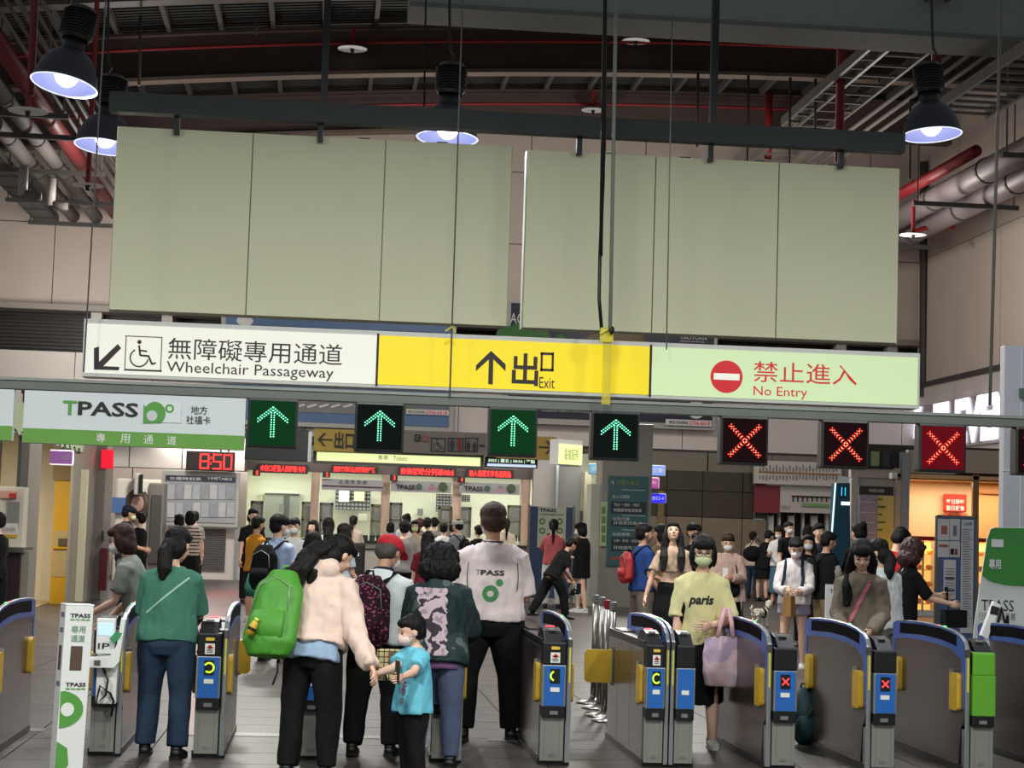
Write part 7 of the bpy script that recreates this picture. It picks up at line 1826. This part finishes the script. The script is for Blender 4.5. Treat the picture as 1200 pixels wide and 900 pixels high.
mb = MB(); mb.tube([F.H + F.sp * 0.318 * F.h, F.H + F.sp * 0.324 * F.h], [(0.045 * F.h, 0.045 * F.h), (0.046 * F.h, 0.046 * F.h)], 16, side=F.side); link_mesh('collar_piping', mb.mesh('collar_piping', M_INK, True, fix=True), F.t)
# paris woman
F = person('woman in a pale yellow shirt printed paris, with glasses and pale green mask', place(818, 14.1), 1.60, 172, dict(m=cloth('cloth_pale_yellow', (222, 214, 160), 0.85, 0.03), hem=-0.03, sleeve='half', loose=0.016, boxy=0.9, sw=1.1), dict(m=M_BLK, kind='skirt', length=0.30, loose=0.012, flare=0.008, waist=0.07), hair='fringe',
           skin=0, lean=3, headp=8, arms=((12, 8, 26, 2), (14, 16, 80, -44)), legs=((-20, 2, -50), (2, 2, 0)), mask=M_MASKG, face=True, glasses=True, shoes=M_SHOEW, fine=True)
zp = F.H.z
project_on(F, F.top, 'paris', -0.105, zp + 0.235, 0.085, zp + 0.325, M_INK, 'lettering', bold=0.035, back=False, shear=0.25)
Mb = lambda *a: F.RW @ Vector(a)
t = thing('tote_bag', 'pastel pink and lilac tote bag on the paris shirt woman\'s arm', 'bag', root_matrix(F.t) @ (F.H + Vector((-0.16, 0.20, -0.09))), 0); t.rotation_euler = F.t.rotation_euler
mb = MB(); mb.tube([(0, 0, 0.12), (0, 0, 0.0), (0, 0.01, -0.15), (0, 0, -0.25)], [(0.15, 0.03), (0.16, 0.055), (0.165, 0.06), (0.14, 0.04)], 20, side=(1, 0, 0))
g_ = remesh(mb, 0.01, 2, 0.02, 9, name='bag_body'); g_.materials.clear(); g_.materials.append(pattern('tie_dye', [(178, 156, 178), (206, 176, 184), (176, 178, 206)], 'noise', 6, thr=0.5)); link_mesh('bag_body', g_, t)
for dy in (-0.03, 0.03):
    mb = MB(); mb.tube([(-0.07, dy, 0.11), (-0.055, dy, 0.22), (-0.03, dy * 0.5, 0.325), (0.0, dy * 0.5, 0.325), (0.025, dy, 0.22), (0.05, dy, 0.11)], [(0.016, 0.004)] * 6, 8, side=(1, 0, 0))
    link_mesh('handle', mb.mesh('handle', mat('strap_pink', (226, 176, 188), 0.7, 0, 0), True, fix=True), t)
t = held(F, 'ticket_card', 'small white card in the hand of the woman in the paris shirt', 'card', 0, MB().box(-0.02, -0.002, -0.07, 0.035, 0.002, -0.01), M_ADWHITE, ('card',))
t = thing('shoulder_bag', 'black bag strap and bag at the side of the woman in the paris shirt', 'bag', root_matrix(F.t) @ (F.H + Vector((0.17, 0.03, 0.02)))); t.rotation_euler = F.t.rotation_euler
part('bag_body', MB().box(-0.03, -0.10, -0.18, 0.03, 0.10, 0.02), M_BLK, t, bevel=0.02)
part('strap', MB().tube([(0, 0.03, 0.0), (-0.03, 0.075, 0.2), (-0.075, 0.07, 0.37), (-0.08, 0.0, 0.415)], [(0.014, 0.004)] * 4, 8, side=(1, 0, 0)), M_BLK, t)
# cardigan woman
F = person('woman with long dark hair, grey brown cardigan and pink bag strap', place(1006, 15.6), 1.62, 160, dict(m=cloth('cloth_taupe', (124, 112, 98)), name='cardigan', hem=-0.01, sleeve='long', loose=0.016, boxy=0.8, sw=1.15), dict(m=cloth('cloth_grey_green', (118, 122, 112)), kind='skirt', length=0.42, flare=0.05), hair='fringelong', drop_hair=0.15,
           skin=0, lean=4, headp=26, heady=8, arms=((22, 6, 72, -12), (14, 10, 62, -22)), face=True, fine=True)
mbq = MB(); mbq.add([(-0.13 + k * 0.022, 0, F.H.z + 0.02 + k * 0.046) for k in range(10)] + [(-0.095 + k * 0.022, 0, F.H.z + 0.02 + k * 0.046) for k in range(10)], [(k, k + 10, k + 11, k + 1) for k in range(9)])
project_on(F, F.top, None, 0, 0, 0, 0, mat('strap_rose', (214, 118, 144), 0.6, 0, 0), 'bag_strap', mbx=mbq, back=False)
held(F, 'card_holder', 'red card holder in the hand of the woman with the pink strap', 'card holder', 0, MB().box(-0.04, -0.01, -0.03, 0.04, 0.01, 0.03), mat('holder_red', (220, 50, 66), 0.5, 0, 0), ('cover',))
part('wristband', MB().tube([F.arms[1][1].lerp(F.arms[1][2], 0.86), F.arms[1][1].lerp(F.arms[1][2], 0.94)], 0.034, 12), M_WHITE, F.t)
# white tee woman behind
F = person('woman in a white t-shirt with tied black hair behind the pink strap woman', place(1036, 17.8), 1.62, 30, dict(m=M_WHT, hem=-0.05, sleeve='half', loose=0.022, boxy=1.0, sw=1.15), dict(m=M_GRYC, loose=0.01), hair='lowtail', drop_hair=0.05, skin=0, lean=6, headp=14, heady=30, arms=((10, 12, 30, 0), (20, 10, 60, -8)), fine=True)
# curly brown woman
F = person('woman with curly brown hair and a black off-shoulder top reaching towards the bakery case', place(1056, 19.3), 1.63, -82, dict(m=M_BLK, hem=-0.02, sleeve='half', loose=0.012), dict(m=M_BLK), hair='curly', haircol=mat('hair_maroon_brown', (58, 26, 22), 0.5, 0, 0.2, 30, 0.5, 40), skin=0, lean=8, headp=14, arms=((45, 8, 85, 0), (62, 10, 88, 4)), fine=True)
t = held(F, 'handbag', 'black box handbag on the arm of the curly haired woman in black', 'bag', 0, MB().box(-0.06, -0.16, -0.22, 0.06, 0.08, -0.04), M_BLK, ('bag_body',))
part('handle', MB().tube([(0, -0.1, -0.05), (0, -0.1, 0.03), (0, 0.0, 0.03), (0, 0.02, -0.05)], 0.008, 6), M_INK, t)
phone(F, 1, 'phone held out by the curly haired woman in black')
t = thing('stroller_bag', 'black case with white straps standing below the curly haired woman', 'case', place(1064, 18.0)); part('case_body', MB().box(-0.15, -0.1, 0.05, 0.15, 0.1, 0.68), M_BLACK, t, bevel=0.03); part('strap_band', MB().box(-0.13, -0.106, 0.58, 0.13, -0.1, 0.61), M_GREY, t)
for s in (-1, 1): part('wheel', MB().tube([(s * 0.12, -0.02, 0.035), (s * 0.12, 0.02, 0.035)], 0.035, 12), M_BLACK, t)
# red shirt man
F = person('man in a red t-shirt with short black hair looking down before the area map', place(1044, 22.5), hgt(1042, 615, 22.5), -60, dict(m=cloth('cloth_red', (206, 40, 40)), hem=-0.04, loose=0.016), dict(m=M_BLK), hair='short', skin=0, lean=6, headp=24, arms=((25, 8, 80, -15), (25, 8, 80, -15)), face=True)
# ---- middle distance, right ----------------------------------------------------------
F = person('man in a blue polo shirt looking right by the teal directory', place(750, 24.6), hgt(752, 613, 24.6), -75, dict(m=cloth('cloth_royal_navy', (32, 60, 116)), hem=-0.03, loose=0.018, collar=True), dict(m=cloth('cloth_grey_brown', (104, 96, 88))), hair='short', skin=1, headp=2, arms=((4, 8, 38, 0), (30, 8, 70, -20)), w=1.15, face=True)
part('vest_patch', MB().box(0.0, 0.09, F.H.z + 0.22, 0.07, 0.125, F.H.z + 0.38).xf(Matrix.Rotation(R(-20), 4, 'Z')), M_BLK, F.t, bevel=0.01)
part('vest_patch', MB().box(0.02, 0.12, F.H.z + 0.27, 0.09, 0.15, F.H.z + 0.31).xf(Matrix.Rotation(R(-20), 4, 'Z')), M_YEL, F.t)
backpack(F, 'red backpack on the man in the blue polo shirt', mat('bag_red', (150, 30, 34), 0.6, 0, 0.05), (0.30, 0.16, 0.40), strap=M_BLK)
F = person('tall young woman in a cream crop top with long black hair looking up', place(785, 23.2), hgt(786, 611, 23.2), 170, dict(m=cloth('cloth_cream_pink', (190, 164, 142)), hem=0.13, sleeve='short', loose=0.006), dict(m=M_BLK, kind='skirt', length=0.34, waist=0.06, flare=0.03, loose=0.012), hair='long', drop_hair=0.2, skin=0, headp=-20, heady=6, arms=((2, 20, 6, 16), (2, 8, 8, 4)), face=True, w=0.95, fine=True)
person('dark haired person standing behind the tall woman looking up', place(771, 27.5), hgt(772, 614, 27.5), 40, dict(m=M_KHAKI, loose=0.014), dict(m=M_BLK), hair='lowtail', skin=1)
person('person in a black cap and black mask behind the woman in the paris shirt', place(810, 27), hgt(812, 612, 27), 190, dict(m=M_BLK, loose=0.016, sleeve='long'), dict(m=M_BLK), hair='short', cap=dict(m=M_BLK), mask=M_MASKB, skin=1, face=True)
F = person('girl in a beige jacket with a white mask reading her phone', place(850, 26.2), hgt(850, 624, 26.2), 168, dict(m=cloth('cloth_rose_beige', (186, 158, 146)), name='jacket', hem=-0.10, sleeve='long', loose=0.036, boxy=1.0, sw=1.35, flare=0.12), dict(m=M_BLK, kind='skirt', length=0.36, flare=0.03), hair='pony', haircol=M_HAIRBROWN, skin=0, headp=18, heady=4, arms=((22, 10, 100, -32), (22, 10, 95, -32)), mask=M_MASKW, face=True, fine=True)
phone(F, 0, 'pale phone held by the girl in the beige jacket', M_WHITE)
t = thing('shoulder_bag', 'black round bag hanging in front of the girl in the beige jacket', 'bag', root_matrix(F.t) @ (F.H + Vector((-0.05, 0.17, 0.02)))); t.rotation_euler = F.t.rotation_euler
mb = MB().ell((0, 0, 0), (0.14, 0.06, 0.14)); part('bag_body', mb, M_BLK, t, smooth=True); part('strap', MB().tube([(-0.1, 0.0, 0.08), (-0.08, -0.04, 0.3), (-0.03, -0.12, 0.46)], 0.01, 6), M_BLK, t); part('label_patch', MB().box(0.03, 0.052, 0.0, 0.06, 0.06, 0.04), M_WHITE, t)
F = person('girl in a white sweater and short shorts looking at her hands', place(929, 23.0), hgt(925, 628, 23.0), 160, dict(m=cloth('cloth_pearl', (206, 200, 200)), name='sweater', hem=-0.03, sleeve='long', loose=0.026, boxy=1.0, sw=1.25), dict(m=cloth('cloth_pale_mauve_denim', (150, 146, 166)), kind='shorts', length=0.7, loose=0.014), hair='pony', skin=0, headp=26, heady=14, arms=((18, 8, 84, -30), (22, 10, 80, -18)), legs=((3, 4, 2), (-3, 3, -4)), mask=M_MASKW, face=True, shoes=M_SHOEW, fine=True)
for s in (-1, 1):
    pass
backpack(F, 'navy backpack worn by the girl in the white sweater', cloth('cloth_navy', (28, 34, 56)), (0.26, 0.12, 0.36))
t = held(F, 'paper_bag', 'brown paper bag held by the girl in the white sweater', 'bag', 0, MB().tube([(0, 0, -0.30), (0, 0, -0.05)], [(0.10, 0.06), (0.075, 0.04)], 4, side=(1, 0.6, 0)), mat('paper_brown', (150, 110, 66), 0.8, 0, 0.08), ('bag_body',))
part('handle', MB().tube([(-0.04, 0, -0.05), (-0.02, 0, 0.02), (0.02, 0, 0.02), (0.04, 0, -0.05)], 0.004, 5), M_BEIGE, t)
person('masked girl with long dark hair behind the girl in the white sweater', place(945, 27.5), hgt(943, 626, 27.5), 165, dict(m=M_BLK, sleeve='long', loose=0.018), dict(m=M_BLK), hair='long', mask=M_MASKW, face=True)
F = person('man in a black vest and khaki trousers facing the teal totem', place(966, 25.6), hgt(966, 622, 25.6), -78, dict(m=M_BLK, name='vest', hem=-0.06, sleeve='short', loose=0.026, boxy=1.0), dict(m=M_KHAKI, loose=0.014), hair='short', skin=1, headp=10, arms=((25, 8, 70, 0), (10, 8, 60, 0)), face=True, w=1.12)
for i in (0, 1):
    a_, b_, c2 = F.arms[i]; part('sleeve', MB().tube([a_.lerp(b_, 0.3), a_.lerp(b_, 0.98)], 0.044 * F.h, 14), M_GRYC, F.t, smooth=True)
backpack(F, 'black backpack on the man in the black vest', M_BLK, (0.32, 0.18, 0.44))
t = held(F, 'carrier_bag', 'bright pink carrier bag held by the man in the black vest', 'bag', 0, MB().tube([(0, 0, -0.42), (0, 0, -0.03)], [(0.16, 0.05), (0.13, 0.03)], 12, side=(0, 1, 0)), mat('bag_magenta', (196, 64, 130), 0.5, 0, 0.05), ('bag_body',))
person('person in dark clothes just left of the man in the black vest', place(957, 31), hgt(957, 613, 31), 190, dict(m=cloth('cloth_ash', (60, 58, 66)), loose=0.014), dict(m=M_BLK), hair='short', face=True)
person('person with a dark bun of hair before the area map', place(1004, 26), hgt(1003, 612, 26), 20, dict(m=M_BLK, sleeve='long', loose=0.016), dict(m=M_BLK), hair='bun')
F = person('person in a black sleeveless dress with bare legs leaning to the ticket machines', place(893, 46), 1.78, -55, dict(m=M_BLK, hem=-0.08, sleeve='none', loose=0.022, boxy=1.0), dict(m=M_BLK, kind='skirt', length=0.2, flare=0.02, loose=0.016), hair='short', lean=14, headp=16, arms=((30, 8, 70, -8), (10, 10, 50, -5)))
t = thing('shoulder_bag', 'big black duffel bag on the back of the person in the black dress', 'bag', root_matrix(F.t) @ (F.H + Vector((-0.22, -0.12, 0.25)))); part('bag_body', MB().ell((0, 0, 0), (0.26, 0.18, 0.20)), M_BLK, t, smooth=True); part('strap', MB().tube([(-0.1, 0, 0.15), (0.05, 0.05, 0.4), (0.2, 0.1, 0.3)], 0.015, 6), M_INK, t)
F = person('girl in a white t-shirt and blue skirt by the ticket machines', place(912, 44), hgt(912, 615, 44), 150, dict(m=M_WHT, loose=0.014), dict(m=cloth('cloth_steel_blue', (66, 96, 116)), kind='skirt', length=0.36, flare=0.02), hair='long', headp=26, arms=(ARM_PH, ARM_PH), mask=M_MASKW)
person('person with white mask behind the girl in the blue skirt', place(922, 42), hgt(921, 611, 42), 200, dict(m=M_BLK, loose=0.016), dict(m=M_BLK), hair='short', mask=M_MASKW, face=True)
person('person in a pale jacket left of the black dress at the machines', place(881, 48), 1.72, -40, dict(m=M_BEIGE, sleeve='long', loose=0.016), dict(m=M_DENIM), hair='short')
person('dark haired person facing the ticket machines beside the teal totem', place(945, 44), hgt(943, 615, 44), 10, dict(m=cloth('cloth_ash'), loose=0.014), dict(m=M_BLK), hair='bob')
# dog
g = place(891, 33)
t = thing('dog', 'small white curly dog in a black harness standing on the hall floor', 'dog', g, R(-60))
mb = MB()
mb.tube([(0, -0.17, 0.24), (0, -0.12, 0.25), (0, 0.0, 0.25), (0, 0.10, 0.26), (0, 0.16, 0.28)], [0.045, 0.075, 0.075, 0.088, 0.06], 14)
mb.tube([(0, 0.13, 0.29), (0, 0.19, 0.38)], [0.055, 0.045], 12); mb.ell((0, 0.21, 0.42), (0.06, 0.065, 0.06)); mb.tube([(0, 0.24, 0.41), (0, 0.30, 0.39)], [0.035, 0.022], 10)
for s in (-1, 1):
    mb.ell((s * 0.055, 0.19, 0.42), (0.018, 0.03, 0.05))
    mb.tube([(s * 0.05, 0.12, 0.25), (s * 0.052, 0.115, 0.14), (s * 0.052, 0.13, 0.02), (s * 0.052, 0.15, 0.015)], [0.038, 0.025, 0.022, 0.02], 10)
    mb.tube([(s * 0.05, -0.13, 0.24), (s * 0.055, -0.09, 0.16), (s * 0.055, -0.16, 0.10), (s * 0.055, -0.145, 0.02), (s * 0.055, -0.12, 0.015)], [0.05, 0.034, 0.022, 0.022, 0.02], 10)
mb.tube([(0, -0.19, 0.27), (0, -0.23, 0.33), (0, -0.19, 0.38)], [0.02, 0.022, 0.018], 8)
g_ = remesh(mb, 0.012, 1, 0.014, 40, name='body', wz=1.0); g_.materials.clear(); g_.materials.append(mat('fur_white', (206, 198, 184), 0.9, 0, 0.08, 40)); link_mesh('body', g_, t)
part('harness', MB().tube([(0, 0.03, 0.255), (0, 0.06, 0.258)], 0.094, 16), M_BLK, t); part('harness_strap', MB().tube([(0, 0.13, 0.30), (0, 0.15, 0.31)], 0.066, 14), M_BLK, t)
for s in (-1, 1): part('eye', MB().ell((s * 0.025, 0.262, 0.435), (0.008, 0.008, 0.008), n=8, m=6), M_INK, t)
part('nose', MB().ell((0, 0.32, 0.395), (0.012, 0.01, 0.009), n=8, m=6), M_INK, t)
# teal bag behind the gate
t = thing('travel_bag', 'dark teal travel bag standing on the floor between two gates at the right', 'bag', stand(941, 14.5))
part('bag_body', MB().ell((0, 0, 0.22), (0.11, 0.12, 0.23)), mat('bag_dark_teal', (24, 62, 66), 0.6, 0, 0.08, 12, 0.1, 30), t, smooth=True); part('pocket', MB().ell((-0.01, -0.09, 0.14), (0.08, 0.05, 0.11)), mat('bag_dark_teal'), t, smooth=True)
part('handle', MB().tube([(-0.03, 0, 0.43), (-0.02, 0, 0.47), (0.02, 0, 0.47), (0.03, 0, 0.43)], 0.008, 6), M_INK, t); part('strap', MB().tube([(-0.08, -0.09, 0.1), (0.02, -0.12, 0.25), (0.06, -0.08, 0.36)], 0.01, 6), M_INK, t)

# ---- middle group ----------------------------------------------------------------------
F = person('woman in a pink top photographing the pass poster', place(646, 38), hgt(648, 608, 38), -8, dict(m=cloth('cloth_coral', (186, 96, 96)), loose=0.014, sleeve='half'), dict(m=M_WHT), hair='pony', arms=((60, 8, 130, -10), (50, 8, 130, -16)))
phone(F, 1, 'phone raised by the woman in the pink top')
F = person('person all in black striding and bending over behind the gates', place(646, 33.5), 1.62, -68, dict(m=M_BLK, loose=0.022, sleeve='short', hem=-0.05), dict(m=M_BLK, loose=0.012), hair='short', lean=32, headp=20, skin=1, arms=((30, 8, 70, -10), (40, 8, 75, -5)), legs=((26, 3, 8), (-24, 3, -34)))
t = held(F, 'shoulder_bag', 'black and white bag in the hands of the bending person in black', 'bag', 0, MB().box(-0.12, -0.06, -0.18, 0.12, 0.06, 0.04), pattern('bag_bw', [(24, 24, 26), (170, 168, 164)], 'noise', 5, thr=0.55), ('bag_body',))
F = person('woman in a long black t-shirt with bare legs and a white mask facing left', place(680, 36.6), hgt(680, 611, 36.6), 70, dict(m=M_BLK, hem=-0.13, sleeve='half', loose=0.032, boxy=1.0), dict(m=M_BLK, kind='shorts', length=0.5), hair='bob', headp=12, arms=((25, 6, 85, -10), (25, 6, 85, -10)), mask=M_MASKW, shoes=M_SHOEW, legs=((8, 3, 2), (-8, 3, -8)), cap=dict(m=M_BLK, brim=False))
phone(F, 1, 'phone held by the woman in the long black t-shirt')
person('man in a black cap and white shirt behind the directory pillar', place(703, 43), hgt(702, 604, 43), 70, dict(m=M_WHT, loose=0.02, sleeve='half'), dict(m=M_BLK), hair='short', cap=dict(m=M_BLK), mask=M_MASKB, arms=((10, 8, 60, -5), (20, 8, 70, -5)))
person('person in dark trousers half hidden behind the woman with bare legs', place(690, 40), 1.68, 30, dict(m=M_BLK, loose=0.014), dict(m=M_BLK), hair='short')
# ---- left ---------------------------------------------------------------------------------
M_NAVYU = cloth('uniform_navy', (26, 30, 46))
F = person('policeman in navy uniform and cap with folded hands by the grey corner column', place(143, 32.8), 1.80, -75, dict(m=M_NAVYU, loose=0.014, hem=-0.01, collar=True), dict(m=M_NAVYU, loose=0.012), hair='short', cap=dict(m=M_NAVYU), mask=M_MASKG, headp=14, skin=1, arms=((18, 8, 75, -20), (20, 8, 78, -20)), w=1.18, face=True)
part('belt', MB().tube([F.H + Vector((0, 0, 0.05)), F.H + Vector((0, 0, 0.10))], [(0.115 * 1.8 * 1.05, 0.078 * 1.8 * 1.1)] * 2, 18, side=(1, 0, 0)), M_BLACK, F.t)
a_, b_, c2 = F.arms[0]; part('shoulder_patch', MB().ell(a_.lerp(b_, 0.3) + Vector((0.07, 0, 0)), (0.012, 0.035, 0.04)), mat('patch_blue', (110, 126, 140), 0.6, 0, 0.2, 30), F.t)
F = person('person in black photographing, standing right of the policeman', place(160, 36), 1.68, 60, dict(m=M_BLK, sleeve='long', loose=0.014), dict(m=M_BLK), hair='short', arms=((45, 6, 110, -8), (45, 6, 110, -8)))
t = held(F, 'camera', 'black camera held by the person right of the policeman', 'camera', 0, MB().box(-0.07, -0.03, -0.03, 0.07, 0.03, 0.06), M_BLACK, ('camera_body',)); part('lens', MB().tube([(0, 0.03, 0.01), (0, 0.12, 0.01)], 0.035, 12), M_BLACK, t)
person('woman in a cream t-shirt with black stripes seen from behind with a short bob', place(219, 37.5), hgt(218, 598, 37.5), 0, dict(m=pattern('cloth_striped', [(30, 28, 30), (200, 184, 170)], 'stripe', 4.5, thr=0.25), loose=0.014), dict(m=M_BLK, kind='skirt', length=0.3, flare=0.04), hair='bob')
person('woman in a dark top left of the woman in the striped t-shirt', place(206, 39.5), hgt(205, 602, 39.5), 50, dict(m=cloth('cloth_ink_navy', (30, 32, 44)), loose=0.014), dict(m=M_BLK), hair='bob')
person('dark haired head of a person behind the striped woman', place(224, 41), 1.76, 20, dict(m=M_GRYC), dict(m=M_BLK), hair='short')
person('person with dark hair cut by the left edge of the photo', place(-9, 24.6), 1.60, 60, dict(m=M_BLK), dict(m=M_BLK), hair='short')
F = person('woman in a black t-shirt at the left end of the ticket queue', place(292, 36), hgt(294, 595, 36), 200, dict(m=M_BLK, loose=0.012), dict(m=M_BLK), hair='lowtail', headp=8, face=True)
F = person('man in a mustard yellow t-shirt and black shorts with a black mask', place(296, 29.5), hgt(300, 604, 29.5), -50, dict(m=M_YELC, loose=0.022, boxy=1.0, hem=-0.04), dict(m=M_BLK, kind='shorts'), hair='short', mask=M_MASKB, skin=1, headp=10, arms=((10, 10, 50, -15), (14, 8, 60, -5)), shoes=M_SHOEW)
t = thing('tote_bag', 'teal green cloth bag between the mustard shirt man and the black backpack', 'bag', place(295, 24) + Vector((0, 0, 0.62))); part('bag_body', MB().tube([(0, 0, 0), (0, 0, 0.12), (0, 0, 0.30)], [(0.10, 0.05), (0.13, 0.06), (0.08, 0.03)], 14, side=(1, 0, 0)), mat('bag_teal_green', (30, 104, 84), 0.7, 0, 0.06), t, smooth=True); part('handle', MB().tube([(-0.05, 0, 0.28), (0, 0, 0.45), (0.05, 0, 0.28)], 0.01, 6), mat('bag_teal_green'), t)
F = person('man in a black cap, pale blue shirt and white mask seen from behind', place(319, 21.3), hgt(315, 602, 21.3), -28, dict(m=cloth('cloth_ice_blue', (160, 178, 208)), sleeve='long', loose=0.018, collar=True), dict(m=cloth('cloth_stone', (190, 180, 168)), loose=0.012), hair='short', cap=dict(m=M_BLK), mask=M_MASKW, headp=6, heady=-30, arms=((10, 10, 40, -5), (10, 10, 40, -5)), w=1.08, fine=True)
backpack(F, 'black backpack with pale piping on the man in the pale blue shirt', M_BLK, (0.34, 0.20, 0.50), off=(-0.03, 0, 0.02), strap=M_BLK, stripes=mat('piping_pale', (170, 176, 150), 0.5, 0, 0))
F = person('man in a white printed t-shirt with a mask facing the camera in the queue', place(340, 27.2), hgt(340, 606, 27.2), 175, dict(m=M_WHT, loose=0.014), dict(m=M_GRYC), hair='short', mask=M_MASKW, face=True, headp=6, arms=((14, 8, 60, -20), (14, 8, 60, -20)))
part('bag_strap', MB().tube([F.S + Vector((0.09, 0.09, 0.0)), F.S + Vector((0.06, 0.13, -0.2)), F.H + Vector((0.05, 0.14, 0.0))], 0.008, 6), M_INK, F.t)
person('woman in a lilac grey top with black hair seen from behind in the queue', place(357, 19.3), hgt(367, 622, 19.3), -20, dict(m=M_LILAC, sleeve='long', loose=0.022, sw=1.15), dict(m=M_BLK), hair='bob', headp=14, lean=6, fine=True)
person('woman with long dark hair and a face turned to the camera in the queue', place(363, 33), hgt(362, 609, 33), 150, dict(m=M_BLK, loose=0.014), dict(m=M_BLK), hair='long', face=True)
person('woman with very long black hair and a white top seen from behind', place(381, 33), hgt(381, 606, 33), 0, dict(m=M_WHT, loose=0.012), dict(m=M_DENIM), hair='long', drop_hair=0.22)
person('woman in a pale blue t-shirt and black and white checked skirt facing right', place(399, 24.2), hgt(401, 613, 24.2), -62, dict(m=cloth('cloth_powder_blue', (158, 168, 176)), loose=0.014), dict(m=pattern('cloth_checked', [(26, 26, 28), (170, 166, 158)], 'checker', 9), kind='skirt', length=0.42, flare=0.03), hair='bob', arms=((10, 6, 40, 0), (10, 8, 30, 0)), skin=1, face=True, fine=True)
person('woman in a beige shirt with a ponytail standing at the second ticket window', place(411, 44), hgt(411, 604, 44), -10, dict(m=M_BEIGE, sleeve='long', loose=0.014), dict(m=M_BLK, loose=0.03), hair='pony', arms=((30, 8, 80, -5), (30, 8, 80, -5)))
t = thing('suitcase', 'tall black bag standing in the queue left of the steel counter', 'bag', place(417, 43)); part('case_body', MB().box(-0.18, -0.12, 0.04, 0.18, 0.12, 1.15), M_BLACK, t, bevel=0.06); part('tag', MB().box(-0.02, -0.13, 0.85, 0.04, -0.12, 0.93), M_WHITE, t)
for s in (-1, 1): part('wheel', MB().tube([(s * 0.14, -0.02, 0.03), (s * 0.14, 0.02, 0.03)], 0.03, 10), M_BLACK, t)
Q = 'people queueing at the ticket windows'
for (px, top_, dep, hd, m, hr, kw, lab) in (
    (470, 609, 31.0, 4, M_GRYC, 'short', dict(w=1.1), 'broad person in a grey t-shirt seen from behind in the middle of the queue'),
    (473, 602, 44.0, 20, M_LILAC, 'bun', {}, 'person with a dark bun of hair behind the grey t-shirt back'),
    (483, 609, 38.0, 178, M_BEIGE, 'bob', dict(mask=M_MASKG, face=True), 'person with a pale green mask facing the camera in the queue'),
    (489, 607, 46.5, 30, cloth('cloth_brick', (120, 72, 60)), 'short', dict(haircol=mat('hair_auburn', (84, 40, 28), 0.5, 0, 0.1)), 'person with auburn hair in the queue'),
    (498, 606, 42.0, -20, cloth('cloth_mouse', (96, 88, 80)), 'short', {}, 'person in a mouse brown shirt at the third ticket window'),
    (506, 606, 46.0, 10, M_GRYC, 'short', {}, 'person in grey at the third ticket window, right of the mouse brown shirt'),
    (497, 622, 26.0, -12, cloth('cloth_maroon', (104, 26, 38)), 'long', dict(drop_hair=0.2, headp=10, fine=True), 'woman with long black hair and a maroon top just above the red cap'),
    (517, 612, 41.0, 0, M_WHT, 'short', {}, 'person in a white t-shirt with thin black straps at the third window'),
    (558, 615, 40.0, 30, M_BLK, 'short', {}, 'dark haired person in black just left of the staff man'),
    (590, 607, 44.0, 5, M_BEIGE, 'pony', {}, 'woman in a beige top with a ponytail right of the staff man'),
    (455, 612, 47.0, 20, M_BLK, 'bob', {}, 'person in dark clothes at the left side of the third window'),
    (528, 613, 47.5, -10, cloth('cloth_ash'), 'short', {}, 'person in ash grey behind the person in the cap and striped shirt')):
    person(lab, place(px, dep), hgt(px, top_, dep), hd, dict(m=m, loose=0.016), dict(m=M_BLK), hair=hr, group=Q, **kw)
F = person('man in a white cap and striped grey shirt at the fourth window', place(534, 37.5), hgt(534, 608, 37.5), 40, dict(m=pattern('cloth_grey_stripes', [(150, 152, 156), (110, 114, 122)], 'stripe', 9), loose=0.018), dict(m=M_KHAKI), hair='short', cap=dict(m=mat('cap_pale', (196, 194, 184), 0.8, 0, 0.05)), headp=8, group=Q)
backpack(F, 'black backpack on the man in the white cap', M_BLK, (0.30, 0.16, 0.42))
bpy.data.scenes.remove(tmp)
